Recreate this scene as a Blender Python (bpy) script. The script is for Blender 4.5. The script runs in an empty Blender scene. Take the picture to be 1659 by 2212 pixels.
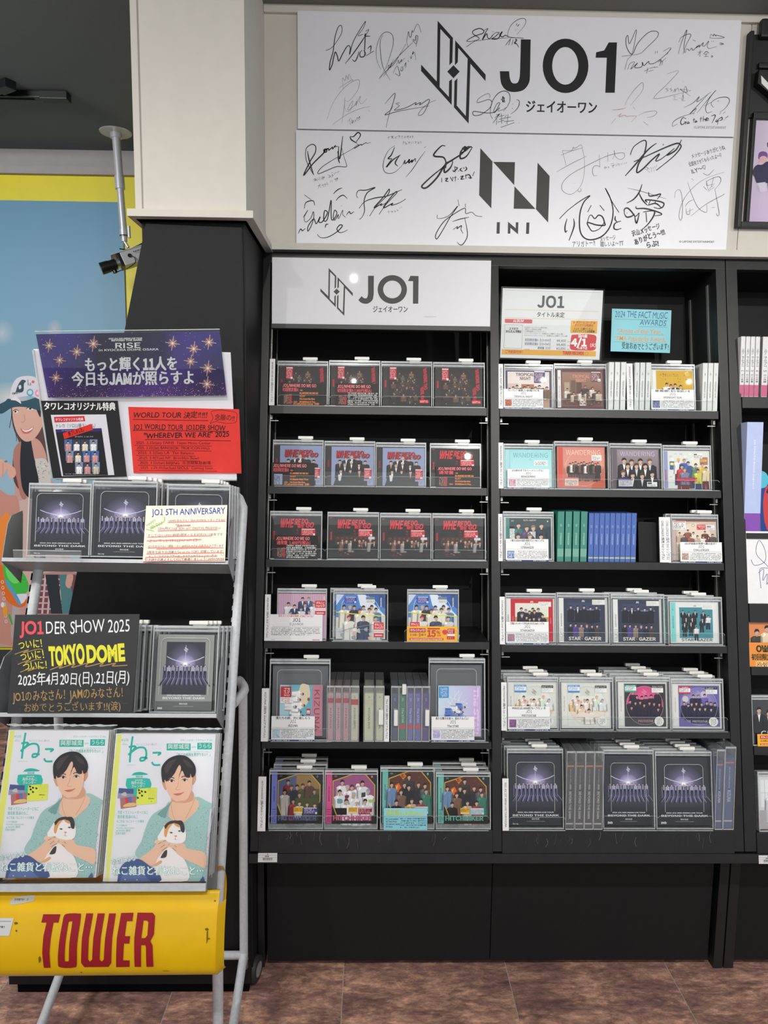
import bpy, bmesh, math, random
from mathutils import Matrix, Vector
random.seed(7)
sc = bpy.context.scene
COL = sc.collection
PI = math.pi
# ------------------------------------------------------------------ camera
FPX, IW, IH = 1540.0, 1659.0, 2212.0
PITCH, YAW, ROLL = math.radians(6.8), math.radians(1.04), 0.0113
CAM = Vector((0.0, 0.0, 1.62))
_f = Vector((math.sin(YAW)*math.cos(PITCH), math.cos(YAW)*math.cos(PITCH), -math.sin(PITCH)))
_r = Vector((math.cos(YAW), -math.sin(YAW), 0.0))
_u = _r.cross(_f)
RT = _r*math.cos(ROLL) + _u*math.sin(ROLL)
UP = _u*math.cos(ROLL) - _r*math.sin(ROLL)
cam = bpy.data.cameras.new('camera'); cam_o = bpy.data.objects.new('camera', cam); COL.objects.link(cam_o)
cam.sensor_fit = 'VERTICAL'; cam.sensor_height = 24.0; cam.lens = FPX/IH*24.0
cam.clip_start = 0.05; cam.clip_end = 60
mw = Matrix((( RT.x, UP.x, -_f.x, CAM.x), (RT.y, UP.y, -_f.y, CAM.y), (RT.z, UP.z, -_f.z, CAM.z), (0,0,0,1)))
cam_o.matrix_world = mw
sc.camera = cam_o
# ------------------------------------------------------------------ world, lights, exposure
world = bpy.data.worlds.new('world'); sc.world = world; world.use_nodes = True
wb = world.node_tree.nodes['Background']; wb.inputs[0].default_value = (0.62, 0.64, 0.68, 1); wb.inputs[1].default_value = 1.3
sc.view_settings.view_transform = 'Standard'; sc.view_settings.look = 'None'
sc.view_settings.exposure = 0.0; sc.view_settings.gamma = 1.0; sc.view_settings.use_curve_mapping = False
sc.cycles.transparent_max_bounces = 32; sc.cycles.max_bounces = 8
sc.cycles.sample_clamp_indirect = 6.0; sc.cycles.use_denoising = True
def area(name, loc, size, size_y, power, target, col=(1,1,1)):
    l = bpy.data.lights.new(name, 'AREA'); l.shape = 'RECTANGLE'; l.size = size; l.size_y = size_y; l.energy = power; l.color = col
    o = bpy.data.objects.new(name, l); COL.objects.link(o); o.location = loc
    o.rotation_euler = (Vector(target)-Vector(loc)).to_track_quat('-Z', 'Y').to_euler(); return o
def spot(name, loc, target, power, ang=80, blend=0.7, rad=0.05, col=(1,1,1)):
    l = bpy.data.lights.new(name, 'SPOT'); l.energy = power; l.spot_size = math.radians(ang); l.spot_blend = blend; l.shadow_soft_size = rad; l.color = col
    o = bpy.data.objects.new(name, l); COL.objects.link(o); o.location = loc
    o.rotation_euler = (Vector(target)-Vector(loc)).to_track_quat('-Z', 'Y').to_euler(); return o
WARM = (1.0, 0.975, 0.93)
spot('track_or_fill_spot', (-0.95, -0.10, 2.90), (-0.85, 2.0, 0.60), 52, 74, 0.9, 0.008, WARM)
spot('track_or_fill_spot', (-0.12, -0.15, 2.90), (0.10, 2.2, 0.55), 74, 82, 0.9, 0.008, WARM)
spot('track_or_fill_spot', (1.10, -0.10, 2.90), (1.00, 2.2, 0.50), 88, 82, 0.9, 0.008, WARM)
spot('track_or_fill_spot', (2.05, -0.10, 2.90), (1.9, 2.2, 1.7), 60, 84, 0.9, 0.008, WARM)  # unseen extra spot, added to brighten the wall at the right
spot('track_or_fill_spot', (0.8, -1.5, 2.90), (0.95, 2.2, 2.15), 125, 68, 0.9, 0.02, WARM)  # unseen rear spot, added to lift the upper wall and signboards
area('overhead_fill_light', (0.5, -2.4, 2.92), 3.2, 1.2, 22, (0.5, -1.2, 0.0), (1.0, 0.99, 0.97))  # soft fill added overhead behind the camera, no visible fixture
area('overhead_fill_light', (-2.4, 1.2, 2.92), 1.2, 1.2, 120, (-2.2, 2.9, 1.2), (1.0, 0.99, 0.97))  # added fill that brightens the poster and far wall at the left

# ------------------------------------------------------------------ projection helpers
def ray(px, py):
    d = RT*((px-IW/2)/FPX) - UP*((py-IH/2)/FPX) + _f
    return CAM, d
def hit(F, px, py, yl=0.0):
    """point (x, z) of frame F on its plane y = yl that this line of sight meets"""
    o, d = ray(px, py); Fi = F.inverted()
    ol = Fi @ o; dl = Fi.to_3x3() @ d
    t = (yl-ol.y)/dl.y; p = ol + dl*t
    return p.x, p.z
WALLF = Matrix.Identity(4)
def wpt(px, py, Y):
    x, z = hit(WALLF, px, py, Y); return Vector((x, Y, z))
def floor_pt(px, py, z=0.0):
    o, d = ray(px, py); t = (z-o.z)/d.z; return o+d*t
def frame(loc, lean=0.0, yaw=0.0, roll=0.0):
    return Matrix.Translation(loc) @ Matrix.Rotation(yaw, 4, 'Z') @ Matrix.Rotation(roll, 4, 'Y') @ Matrix.Rotation(-lean, 4, 'X')
def T(x, y, z): return Matrix.Translation((x, y, z))
def RX(a): return Matrix.Rotation(math.radians(a), 4, 'X')
def RY(a): return Matrix.Rotation(math.radians(a), 4, 'Y')
def RZ(a): return Matrix.Rotation(math.radians(a), 4, 'Z')

# ------------------------------------------------------------------ materials
def s2l(c):
    c = c/255.0
    return c/12.92 if c <= 0.04045 else ((c+0.055)/1.055)**2.4
def lin(c): return (s2l(c[0]), s2l(c[1]), s2l(c[2]), 1.0)
MATS = {}
def M(name, col=(128,128,128), rough=0.5, metal=0.0, spec=0.5, noise=0.06, nscale=40, bump=0.0, coat=0.0, emit=None, estr=1.0):
    if name in MATS: return MATS[name]
    m = bpy.data.materials.new(name); m.use_nodes = True; nt = m.node_tree; b = nt.nodes['Principled BSDF']
    c = lin(col)
    tc = nt.nodes.new('ShaderNodeTexCoord'); n = nt.nodes.new('ShaderNodeTexNoise'); n.inputs['Scale'].default_value = nscale; n.inputs['Detail'].default_value = 5
    nt.links.new(tc.outputs['Object'], n.inputs['Vector'])
    r = nt.nodes.new('ShaderNodeValToRGB'); r.color_ramp.elements[0].position = 0.3; r.color_ramp.elements[1].position = 0.7
    r.color_ramp.elements[0].color = tuple(v*(1-noise) for v in c[:3])+(1,); r.color_ramp.elements[1].color = tuple(min(1, v*(1+noise)) for v in c[:3])+(1,)
    nt.links.new(n.outputs['Fac'], r.inputs['Fac']); nt.links.new(r.outputs['Color'], b.inputs['Base Color'])
    b.inputs['Roughness'].default_value = rough; b.inputs['Metallic'].default_value = metal; b.inputs['Specular IOR Level'].default_value = spec
    b.inputs['Coat Weight'].default_value = coat
    if bump:
        bp = nt.nodes.new('ShaderNodeBump'); bp.inputs['Strength'].default_value = bump; bp.inputs['Distance'].default_value = 0.001
        nt.links.new(n.outputs['Fac'], bp.inputs['Height']); nt.links.new(bp.outputs['Normal'], b.inputs['Normal'])
    if emit:
        b.inputs['Emission Color'].default_value = lin(emit); b.inputs['Emission Strength'].default_value = estr
    MATS[name] = m; return m
def clear_mat(name, tint=(0.98,0.985,0.985), milk=0.0, rough=0.012, fac=0.85, mcol=(0.75,0.77,0.78)):
    """thin clear plastic: straight transmission plus a fresnel gloss and an optional milky share"""
    m = bpy.data.materials.new(name); m.use_nodes = True; nt = m.node_tree; nt.nodes.clear()
    out = nt.nodes.new('ShaderNodeOutputMaterial'); tr = nt.nodes.new('ShaderNodeBsdfTransparent'); tr.inputs[0].default_value = tint+(1,)
    gl = nt.nodes.new('ShaderNodeBsdfGlossy'); gl.inputs['Roughness'].default_value = rough; gl.inputs[0].default_value = (0.9,0.92,0.92,1)
    fr = nt.nodes.new('ShaderNodeFresnel'); fr.inputs[0].default_value = 1.45
    mu = nt.nodes.new('ShaderNodeMath'); mu.operation = 'MULTIPLY'; mu.inputs[1].default_value = fac
    nt.links.new(fr.outputs[0], mu.inputs[0])
    df = nt.nodes.new('ShaderNodeBsdfDiffuse'); df.inputs[0].default_value = mcol+(1,)
    tc = nt.nodes.new('ShaderNodeTexCoord'); n = nt.nodes.new('ShaderNodeTexNoise'); n.inputs['Scale'].default_value = 60
    nt.links.new(tc.outputs['Object'], n.inputs['Vector'])
    mr = nt.nodes.new('ShaderNodeMapRange'); mr.inputs[3].default_value = milk*0.7; mr.inputs[4].default_value = milk*1.3; nt.links.new(n.outputs['Fac'], mr.inputs[0])
    mx = nt.nodes.new('ShaderNodeMixShader'); nt.links.new(mr.outputs[0], mx.inputs[0]); nt.links.new(tr.outputs[0], mx.inputs[1]); nt.links.new(df.outputs[0], mx.inputs[2])
    m2 = nt.nodes.new('ShaderNodeMixShader'); nt.links.new(mu.outputs[0], m2.inputs[0]); nt.links.new(mx.outputs[0], m2.inputs[1]); nt.links.new(gl.outputs[0], m2.inputs[2])
    nt.links.new(m2.outputs[0], out.inputs[0]); MATS[name] = m; return m
def print_mat(name, rough=0.4, spec=0.45, coat=0.0):
    m = bpy.data.materials.new(name); m.use_nodes = True; nt = m.node_tree; b = nt.nodes['Principled BSDF']
    a = nt.nodes.new('ShaderNodeAttribute'); a.attribute_name = 'ink'; nt.links.new(a.outputs['Color'], b.inputs['Base Color'])
    tc = nt.nodes.new('ShaderNodeTexCoord'); n = nt.nodes.new('ShaderNodeTexNoise'); n.inputs['Scale'].default_value = 300
    nt.links.new(tc.outputs['Object'], n.inputs['Vector'])
    mr = nt.nodes.new('ShaderNodeMapRange'); mr.inputs[3].default_value = rough-0.05; mr.inputs[4].default_value = rough+0.05
    nt.links.new(n.outputs['Fac'], mr.inputs[0]); nt.links.new(mr.outputs[0], b.inputs['Roughness'])
    b.inputs['Specular IOR Level'].default_value = spec; b.inputs['Coat Weight'].default_value = coat; b.inputs['Coat Roughness'].default_value = 0.12
    MATS[name] = m; return m
INK = print_mat('printed_ink', 0.5, 0.35)
INKG = print_mat('printed_ink_glossy', 0.42, 0.3, 0.0)
CLEAR = clear_mat('clear_acrylic', fac=0.36)
MILKY = clear_mat('clear_acrylic_edge', milk=0.45, rough=0.2, fac=0.6)
HAZE = clear_mat('worn_clear_plastic', milk=0.08, rough=0.03, fac=0.36)
SIDE = clear_mat('keeper_side', milk=0.30, rough=0.15, fac=0.4, mcol=(0.72,0.72,0.74))
FILM = clear_mat('plastic_wrap', milk=0.008, rough=0.012, fac=0.6)
BLACK = M('black_laminate', (31,31,32), 0.42, 0, 0.4, 0.15, 30, 0.15)
BLACKM = M('black_board', (24,24,25), 0.6, 0, 0.25, 0.12, 60, 0.1)
DKPL = M('black_plastic', (22,22,24), 0.35, 0, 0.5, 0.1, 60)
BEIGE = M('beige_paint', (205,200,190), 0.62, 0, 0.3, 0.02, 25, 0.08)
WHITEP = M('white_plastic', (226,226,220), 0.35, 0, 0.5, 0.02, 40)
WHITEB = M('white_board', (226,226,230), 0.42, 0, 0.5, 0.01, 40)
CARD = M('card_stock', (228,228,228), 0.6, 0, 0.3, 0.02, 80)
GREYP = M('grey_powder_coat', (192,194,197), 0.38, 0.0, 0.5, 0.08, 120, 0.05)
SILVER = M('silver_metal', (190,192,195), 0.3, 0.8, 0.5, 0.05, 60)
RUST = M('rust_spot', (120,88,50), 0.8, 0, 0.2, 0.3, 200)
SLOT = M('dark_slot', (8,8,8), 0.9, 0, 0.1)

# ------------------------------------------------------------------ objects
def tag(o, label=None, cat=None, group=None, kind=None):
    if label: o['label'] = label
    if cat: o['category'] = cat
    if group: o['group'] = group
    if kind: o['kind'] = kind
    return o
def empty(name, mat4, label, cat, group=None):
    o = bpy.data.objects.new(name, None); COL.objects.link(o); o.empty_display_size = 0.02
    o.matrix_world = mat4; return tag(o, label, cat, group)
def link(name, me, parent=None, mat4=None, label=None):
    o = bpy.data.objects.new(name, me); COL.objects.link(o)
    if parent: o.parent = parent
    if mat4 is not None: o.matrix_local = mat4
    if label: o['label'] = label
    return o
class MB:
    def __init__(s): s.v = []; s.f = []; s.m = []; s.mats = []; s.sm = []
    def mi(s, m):
        if m not in s.mats: s.mats.append(m)
        return s.mats.index(m)
    def add(s, vs, fs, mat, M4=None, smooth=False):
        b = len(s.v); k = s.mi(mat)
        for v in vs:
            v = Vector(v); s.v.append(M4 @ v if M4 is not None else v)
        for f in fs: s.f.append([b+i for i in f]); s.m.append(k); s.sm.append(smooth)
    def box(s, x0, x1, y0, y1, z0, z1, mat, M4=None, bev=0.0):
        if bev <= 0:
            vs = [(x,y,z) for x in (x0,x1) for y in (y0,y1) for z in (z0,z1)]
            fs = [(0,1,3,2),(4,6,7,5),(0,4,5,1),(2,3,7,6),(0,2,6,4),(1,5,7,3)]
            s.add(vs, fs, mat, M4)
        else:
            bm = bmesh.new(); bmesh.ops.create_cube(bm, size=1)
            for v in bm.verts: v.co = ((x0+x1)/2+v.co.x*(x1-x0), (y0+y1)/2+v.co.y*(y1-y0), (z0+z1)/2+v.co.z*(z1-z0))
            bmesh.ops.bevel(bm, geom=list(bm.edges), offset=bev, segments=2, affect='EDGES', profile=0.7)
            bm.verts.index_update()
            s.add([v.co.copy() for v in bm.verts], [[v.index for v in f.verts] for f in bm.faces], mat, M4, False); bm.free()
    def prism(s, pts, y0, y1, mat, M4=None):
        """outline pts in (x, z), extruded from y0 to y1"""
        n = len(pts); a = sum(pts[i][0]*pts[(i+1)%n][1]-pts[(i+1)%n][0]*pts[i][1] for i in range(n))
        if a < 0: pts = pts[::-1]
        vs = [(p[0], y0, p[1]) for p in pts]+[(p[0], y1, p[1]) for p in pts]
        fs = [tuple(range(n)), tuple(range(2*n-1, n-1, -1))]+[(i, i+n, (i+1)%n+n, (i+1)%n) for i in range(n)]
        s.add(vs, fs, mat, M4)
    def tube(s, pts, r, mat, M4=None, n=12, cap=True, smooth=True):
        pts = [Vector(p) for p in pts]; vs = []; fs = []; up = None
        rs = r if isinstance(r, (list, tuple)) else [r]*len(pts)
        for i, p in enumerate(pts):
            d = (pts[min(i+1, len(pts)-1)]-pts[max(i-1, 0)]).normalized()
            if up is None:
                up = d.orthogonal().normalized()
            up = (up - d*up.dot(d)).normalized(); sd = d.cross(up)
            for k in range(n):
                a = 2*PI*k/n; vs.append(p + up*math.cos(a)*rs[i] + sd*math.sin(a)*rs[i])
        for i in range(len(pts)-1):
            for k in range(n): fs.append((i*n+k, i*n+(k+1)%n, (i+1)*n+(k+1)%n, (i+1)*n+k))
        s.add(vs, fs, mat, M4, smooth)
        if cap:
            e = (len(pts)-1)*n; s.add(vs[:n], [tuple(range(n-1, -1, -1))], mat, M4); s.add(vs[e:], [tuple(range(n))], mat, M4)
    def mesh(s, name):
        me = bpy.data.meshes.new(name); me.from_pydata([tuple(v) for v in s.v], [], s.f)
        for m in s.mats: me.materials.append(m)
        me.polygons.foreach_set('material_index', s.m); me.polygons.foreach_set('use_smooth', s.sm); me.update(); return me
    def build(s, name, parent=None, mat4=None, label=None): return link(name, s.mesh(name), parent, mat4, label)
def crsp(pts, n=6):
    """smooth curve through pts"""
    if len(pts) < 3: return list(pts)
    out = []; P = [pts[0]]+list(pts)+[pts[-1]]
    for i in range(1, len(P)-2):
        p0, p1, p2, p3 = P[i-1], P[i], P[i+1], P[i+2]
        for k in range(n):
            t = k/n; out.append(tuple(0.5*((2*b)+(-a+c)*t+(2*a-5*b+4*c-d)*t*t+(-a+3*b-3*c+d)*t**3) for a, b, c, d in zip(p0, p1, p2, p3)))
    out.append(tuple(pts[-1])); return out

# ------------------------------------------------------------------ lettering and flat print
_gl = {}
import os
try: SANS = bpy.data.fonts.load(os.path.join(bpy.utils.system_resource('DATAFILES', path='fonts'), 'Noto Sans CJK Regular.woff2'))
except Exception: SANS = None
_raw = {}
def _grab(body, off, hand):
    k = (body, round(off, 3), hand)
    if k not in _raw: _raw[k] = _grab0(*k)
    return _raw[k]
def _grab0(body, off, hand):
    c = bpy.data.curves.new('t', 'FONT'); c.body = body; c.resolution_u = 2 if ord(body[0]) > 0x2000 else 4; c.size = 1; c.offset = off
    if SANS and not hand: c.font = SANS
    o = bpy.data.objects.new('t', c); m = o.to_mesh()
    r = ([(v.co.x, v.co.y) for v in m.vertices], [list(p.vertices) for p in m.polygons]); o.to_mesh_clear()
    bpy.data.objects.remove(o); bpy.data.curves.remove(c); return r
def _cap(hand):
    ys = [v[1] for v in _grab('H', 0, hand)[0]]; return max(ys)-min(ys)
_caps = {}
def _glyph(ch, bold, hand=False):
    """outline of one character, scaled so that a capital is 0.72 high"""
    if ch == '1': hand = False
    dense = ord(ch) > 0x2E80
    if dense: hand = True; bold = 0.0
    fat = 0
    k = (ch, bold, hand, fat)
    if k in _gl: return _gl[k]
    if hand not in _caps: _caps[hand] = 0.72/_cap(hand)
    q = _caps[hand]
    vs, fs = _grab(ch, bold/q, hand) if ch not in ' \u3000' else ([], [])
    bar = _grab('||', 0, hand)[0]; w0 = max(v[0] for v in bar)-min(v[0] for v in bar)
    if dense: adv = 1.0
    else: b2 = _grab('|'+ch+'|', 0, hand)[0]; adv = (max(v[0] for v in b2)-min(v[0] for v in b2))-w0
    _gl[k] = ([(x*q, y*q) for x, y in vs], fs, adv*q); return _gl[k]
class Print:
    """flat print on a real sheet. Source units run x right, y down; fn maps them to (x, z) on the sheet"""
    def __init__(s, W=None, H=None, fn=None, src=None):
        if fn is None:
            x0, y0, x1, y1 = src if src else (0, 0, W*1000, H*1000)
            fn = lambda x, y: ((x-x0)/(x1-x0)*W, H-(y-y0)/(y1-y0)*H)
        s.base = fn; s.fn = fn; s.v = []; s.f = []; s.c = []; s.bb = []; s.jit = 0
    def src(s, ox, oy, k): s.fn = lambda x, y: s.base(ox+x*k, oy+y*k)
    def poly(s, pts, col, cols=None, faces=None, sep=True):
        q = [s.fn(*p) for p in pts]
        x0 = min(p[0] for p in q); x1 = max(p[0] for p in q); z0 = min(p[1] for p in q); z1 = max(p[1] for p in q)
        L = 0
        for (a, b, c, d, l) in s.bb:
            if l >= L and x0 < b and x1 > a and z0 < d and z1 > c: L = l+1
        s.bb.append((x0, x1, z0, z1, L))
        b = len(s.v); y = -(0.00008*min(L+1, 30)+0.00002*max(0, L-29))
        s.v += [(p[0], y, p[1]) for p in q]
        if faces is None:
            n = len(q); a = sum(q[i][0]*q[(i+1)%n][1]-q[(i+1)%n][0]*q[i][1] for i in range(n))
            faces = [list(range(n))] if a > 0 else [list(range(n-1, -1, -1))]
        s.f += [[b+i for i in f] for f in faces]
        s.c += ([lin(c) for c in cols] if cols else [lin(col)]*len(q))
    def rect(s, x0, y0, x1, y1, col): s.poly([(x0,y1),(x1,y1),(x1,y0),(x0,y0)], col)
    def grad(s, x0, y0, x1, y1, stops, horiz=False):
        pts = []; cols = []; fs = []; n = len(stops)
        for i, (t, c) in enumerate(stops):
            if horiz: x = x0+(x1-x0)*t; pts += [(x, y0), (x, y1)]
            else: y = y0+(y1-y0)*t; pts += [(x1, y), (x0, y)]
            cols += [c, c]
            if i: a = 2*(i-1); fs.append([a+1, a+3, a+2, a] if horiz else [a+1, a+3, a+2, a])
        s.poly(pts, None, cols, fs)
    def radial(s, cx, cy, rx, ry, c0, c1, rings=4, n=20, pw=1.0):
        pts = [(cx, cy)]; cols = [c0]; fs = []
        for r in range(1, rings+1):
            t = r/rings; w = t**pw; c = tuple(c0[i]*(1-w)+c1[i]*w for i in range(3))
            for k in range(n):
                a = 2*PI*k/n; pts.append((cx+rx*t*math.cos(a), cy-ry*t*math.sin(a))); cols.append(c)
        for k in range(n): fs.append([0, 1+k, 1+(k+1)%n])
        for r in range(rings-1):
            for k in range(n): a = 1+r*n; fs.append([a+k, a+n+k, a+n+(k+1)%n, a+(k+1)%n])
        s.poly(pts, None, cols, fs)
    def ell(s, cx, cy, rx, ry, col, n=14, rot=0):
        ca, sa = math.cos(math.radians(rot)), math.sin(math.radians(rot))
        s.poly([(cx+rx*math.cos(2*PI*k/n)*ca-ry*math.sin(2*PI*k/n)*sa, cy+rx*math.cos(2*PI*k/n)*sa+ry*math.sin(2*PI*k/n)*ca) for k in range(n)], col)
    def ring(s, cx, cy, rx, ry, w, col, n=28, a0=0, a1=360):
        if a1-a0 == 360:
            o = [(cx+(rx+w/2)*math.cos(2*PI*k/n), cy-(ry+w/2)*math.sin(2*PI*k/n)) for k in range(n)]; i_ = [(cx+(rx-w/2)*math.cos(2*PI*k/n), cy-(ry-w/2)*math.sin(2*PI*k/n)) for k in range(n)]
            return s.poly(o+i_, col, None, [[k, (k+1)%n, n+(k+1)%n, n+k] for k in range(n)])
        s.stroke([(cx+rx*math.cos(math.radians(a0+(a1-a0)*k/n)), cy+ry*math.sin(math.radians(a0+(a1-a0)*k/n))) for k in range(n+1)], w, col, smooth=False)
    def blob(s, pts, col, n=4): s.poly(crsp(list(pts)+[pts[0]], n)[:-1], col)
    def stroke(s, pts, w, col, smooth=True, taper=False, n=5):
        if smooth: pts = crsp(pts, n)
        m = len(pts)
        if m < 2: return
        L = []; R = []
        for i, p in enumerate(pts):
            a = pts[max(i-1, 0)]; b = pts[min(i+1, m-1)]; dx, dy = b[0]-a[0], b[1]-a[1]; l = math.hypot(dx, dy) or 1
            ww = w/2*(1 if not taper else 0.35+0.65*math.sin(PI*min(max(i/(m-1), 0.08), 0.92)))
            nx, ny = -dy/l*ww, dx/l*ww; L.append((p[0]+nx, p[1]+ny)); R.append((p[0]-nx, p[1]-ny))
        fs = [[i, i+1, m+i+1, m+i] for i in range(m-1)]
        s.poly(L+R, col, None, fs)
    def strokes(s, ox, oy, k, w, col, lines, taper=True):
        f = s.fn; s.src(ox, oy, k)
        for l in lines: s.stroke(l, w/k if False else w, col, taper=taper)
        s.fn = f
    def text(s, t, x, y, h, col, bold=0.0, al='l', w=None, rot=0, slant=0, jit=0, wmax=None, sp=0, outline=None, track=1.0):
        """baseline starts (l), centres (c) or ends (r) at (x, y); h is the height of a capital"""
        g = [_glyph(c, bold, jit > 0) for c in t]; size = h/0.72
        tot = sum(a[2]+sp for a in g)*size*track; sx = 1.0
        if w: sx = w/tot
        elif wmax and tot > wmax: sx = wmax/tot
        off = 0 if al == 'l' else (-tot*sx/2 if al == 'c' else -tot*sx)
        ca, sa = math.cos(math.radians(rot)), math.sin(math.radians(rot))
        if outline:
            s.text(t, x, y, h, outline[0], bold+outline[1], al, w or (tot*sx), rot, slant, 0, None, sp, None, track)
        fat = bold*0.75 if bold > 0.008 else 0; dn = [ord(c) > 0x2E80 for c in t]; shifts = ((0, 0),)
        if fat and any(dn): shifts = ((-fat, -fat*0.4), (fat, -fat*0.4), (-fat, fat*0.4), (fat, fat*0.4))
        jl = [(random.uniform(-jit, jit)*0.12, random.uniform(-jit, jit)*size*0.06, 1+random.uniform(-jit, jit)*0.08) for _ in g]
        for pi_, (dx, dy) in enumerate(shifts):
            pts = []; fs = []; cx = off
            for (vs, ff, adv), d_, (jr, jy, js) in zip(g, dn, jl):
                if pi_ == 0 or d_:
                    b = len(pts); ox, oy = (dx, dy) if d_ else (0, 0); cj, sj = math.cos(jr), math.sin(jr)
                    for (vx, vy) in vs:
                        vx += ox; vy += oy; vx2 = (vx*cj-vy*sj)*js; vy2 = (vx*sj+vy*cj)*js
                        lx_ = cx+(vx2+vy2*slant)*size*sx*track; ly = -vy2*size+jy
                        pts.append((x+lx_*ca-ly*sa, y+lx_*sa+ly*ca))
                    fs += [[b+i for i in f] for f in ff]
                cx += (adv+sp)*size*sx*track
            if pts: s.poly(pts, col, None, fs)
    def greek(s, x0, y0, x1, y1, rows, col, fill=0.7, dens=1.0):
        """lines of copy too small to be read"""
        rh = (y1-y0)/rows; pts = []; fs = []
        for r in range(rows):
            x = x0; yy = y0+rh*r+rh*0.2; end = x1-(random.random()*0.3*(x1-x0) if r == rows-1 else 0)
            while x < end:
                cw = rh*random.uniform(0.35, 0.8)*dens
                if random.random() < 0.88:
                    for (a, b, c, d) in ((0, random.uniform(0, .3), 1, random.uniform(.3, .45)), (random.uniform(0, .5), 0, random.uniform(.5, .8), 1)):
                        q = len(pts); X0 = x+cw*a*0.85; X1 = x+cw*c*0.85; Y0 = yy+rh*fill*b; Y1 = yy+rh*fill*d
                        pts += [(X0, Y1), (X1, Y1), (X1, Y0), (X0, Y0)]; fs.append([q, q+1, q+2, q+3])
                x += cw
        if pts: s.poly(pts, col, None, fs)
    def mesh(s, name, mat=None):
        me = bpy.data.meshes.new(name); me.from_pydata(s.v, [], s.f); me.materials.append(mat or INK)
        ca = me.color_attributes.new('ink', 'FLOAT_COLOR', 'POINT'); ca.data.foreach_set('color', [x for c in s.c for x in c]); me.update(); return me
    def build(s, name, parent=None, mat4=None, label=None, mat=None): return link(name, s.mesh(name, mat), parent, mat4, label)
# two-tone people printed on covers
SK = (214,176,152); HB = (34,28,28); HBR = (74,52,40); HBL = (196,172,128)
def fig(P, cx, top, s, coat=(28,28,32), hair=HB, skin=SK, shirt=None, bh=3.2, bw=1.25, lean=0.0, legs=None, arms=None):
    hy = top+s*0.55
    x = cx+lean*s
    b0 = top+s*1.05
    P.poly([(x-s*bw*0.55, b0+s*0.12), (x-s*bw, b0+s*0.45), (cx-s*bw*1.08, b0+s*bh), (cx+s*bw*1.08, b0+s*bh), (x+s*bw, b0+s*0.45), (x+s*bw*0.55, b0+s*0.12)], coat)
    dk = tuple(int(v*0.72) for v in coat); lt = tuple(min(255, int(v*1.18+8)) for v in coat)
    P.poly([(x-s*bw, b0+s*0.45), (cx-s*bw*1.08, b0+s*bh), (cx-s*bw*0.80, b0+s*bh), (x-s*bw*0.70, b0+s*1.1)], dk)
    P.poly([(x+s*bw, b0+s*0.45), (cx+s*bw*1.08, b0+s*bh), (cx+s*bw*0.80, b0+s*bh), (x+s*bw*0.70, b0+s*1.1)], dk)
    P.poly([(x-s*bw*0.5, b0+s*0.15), (x-s*bw*0.62, b0+s*0.9), (x-s*0.2, b0+s*0.5)], lt)
    P.poly([(x+s*0.12, b0+s*1.0), (cx+s*0.3, b0+s*bh), (cx+s*0.05, b0+s*bh)], dk)
    if shirt: P.poly([(x-s*0.28, b0), (x, b0+s*1.5), (x+s*0.28, b0)], shirt)
    P.rect(x-s*0.16, top+s*0.8, x+s*0.16, b0+s*0.22, tuple(int(v*0.85) for v in skin))
    if legs:
        P.poly([(cx-s*bw*0.7, b0+s*bh), (cx-s*bw*0.8, b0+s*(bh+3.2)), (cx-s*0.15, b0+s*(bh+3.2)), (cx, b0+s*(bh+0.4)), (cx+s*0.15, b0+s*(bh+3.2)), (cx+s*bw*0.8, b0+s*(bh+3.2)), (cx+s*bw*0.7, b0+s*bh)], legs)
    P.ell(x, hy, s*0.37, s*0.5, skin, 10)
    P.poly([(x-s*0.42, hy+s*0.1), (x-s*0.47, hy-s*0.25), (x-s*0.25, hy-s*0.6), (x+s*0.2, hy-s*0.62), (x+s*0.46, hy-s*0.3), (x+s*0.42, hy+s*0.1), (x+s*0.33, hy-s*0.12), (x+s*0.05, hy-s*0.2), (x-s*0.3, hy-s*0.08)], hair)
    P.poly([(x+s*0.05, hy+s*0.5), (x+s*0.34, hy+s*0.2), (x+s*0.36, hy-s*0.1), (x+s*0.2, hy+s*0.15)], tuple(int(v*0.86) for v in skin))
    if s > 6: P.rect(x-s*0.2, hy+s*0.02, x-s*0.06, hy+s*0.07, (60,40,36)); P.rect(x+s*0.06, hy+s*0.02, x+s*0.2, hy+s*0.07, (60,40,36)); P.rect(x-s*0.1, hy+s*0.28, x+s*0.1, hy+s*0.33, (170,96,92))
# the angular emblem: two interlocked J shapes round a diamond, from its own outline coordinates
def emblem(P, x, y, w, h, col):
    """outline traced on a 445 x 710 grid"""
    k1, k2 = w/445.0, h/710.0
    def q(*pts): P.poly([(x+a*k1, y+b*k2) for a, b in pts], col)
    q((0,302),(108,419),(114,0),(220,119),(215,287),(195,307),(198,127),(133,57),(128,457),(191,525),(193,417),(213,402),(211,582),(0,347))
    q((235,135),(445,372),(444,417),(340,297),(328,710),(226,597),(230,417),(250,397),(246,585),(308,657),(321,262),(256,187),(253,287),(233,307))
    q((223,307),(180,351),(223,397),(266,351))
def jo1(P, x, y, h, col, bold=0.03, w=None, al='c'): P.text('JO1', x, y, h, col, bold, al, w)
# ================================================================== SETTING
YC = 1.88      # front of the column
YW = 2.215     # beige wall over the shelves
YF = 3.84      # far wall with the big poster
CEIL = 3.0
def struct(name, mb, parent=None):
    o = mb.build(name, parent); o['kind'] = 'structure'; return o
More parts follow.
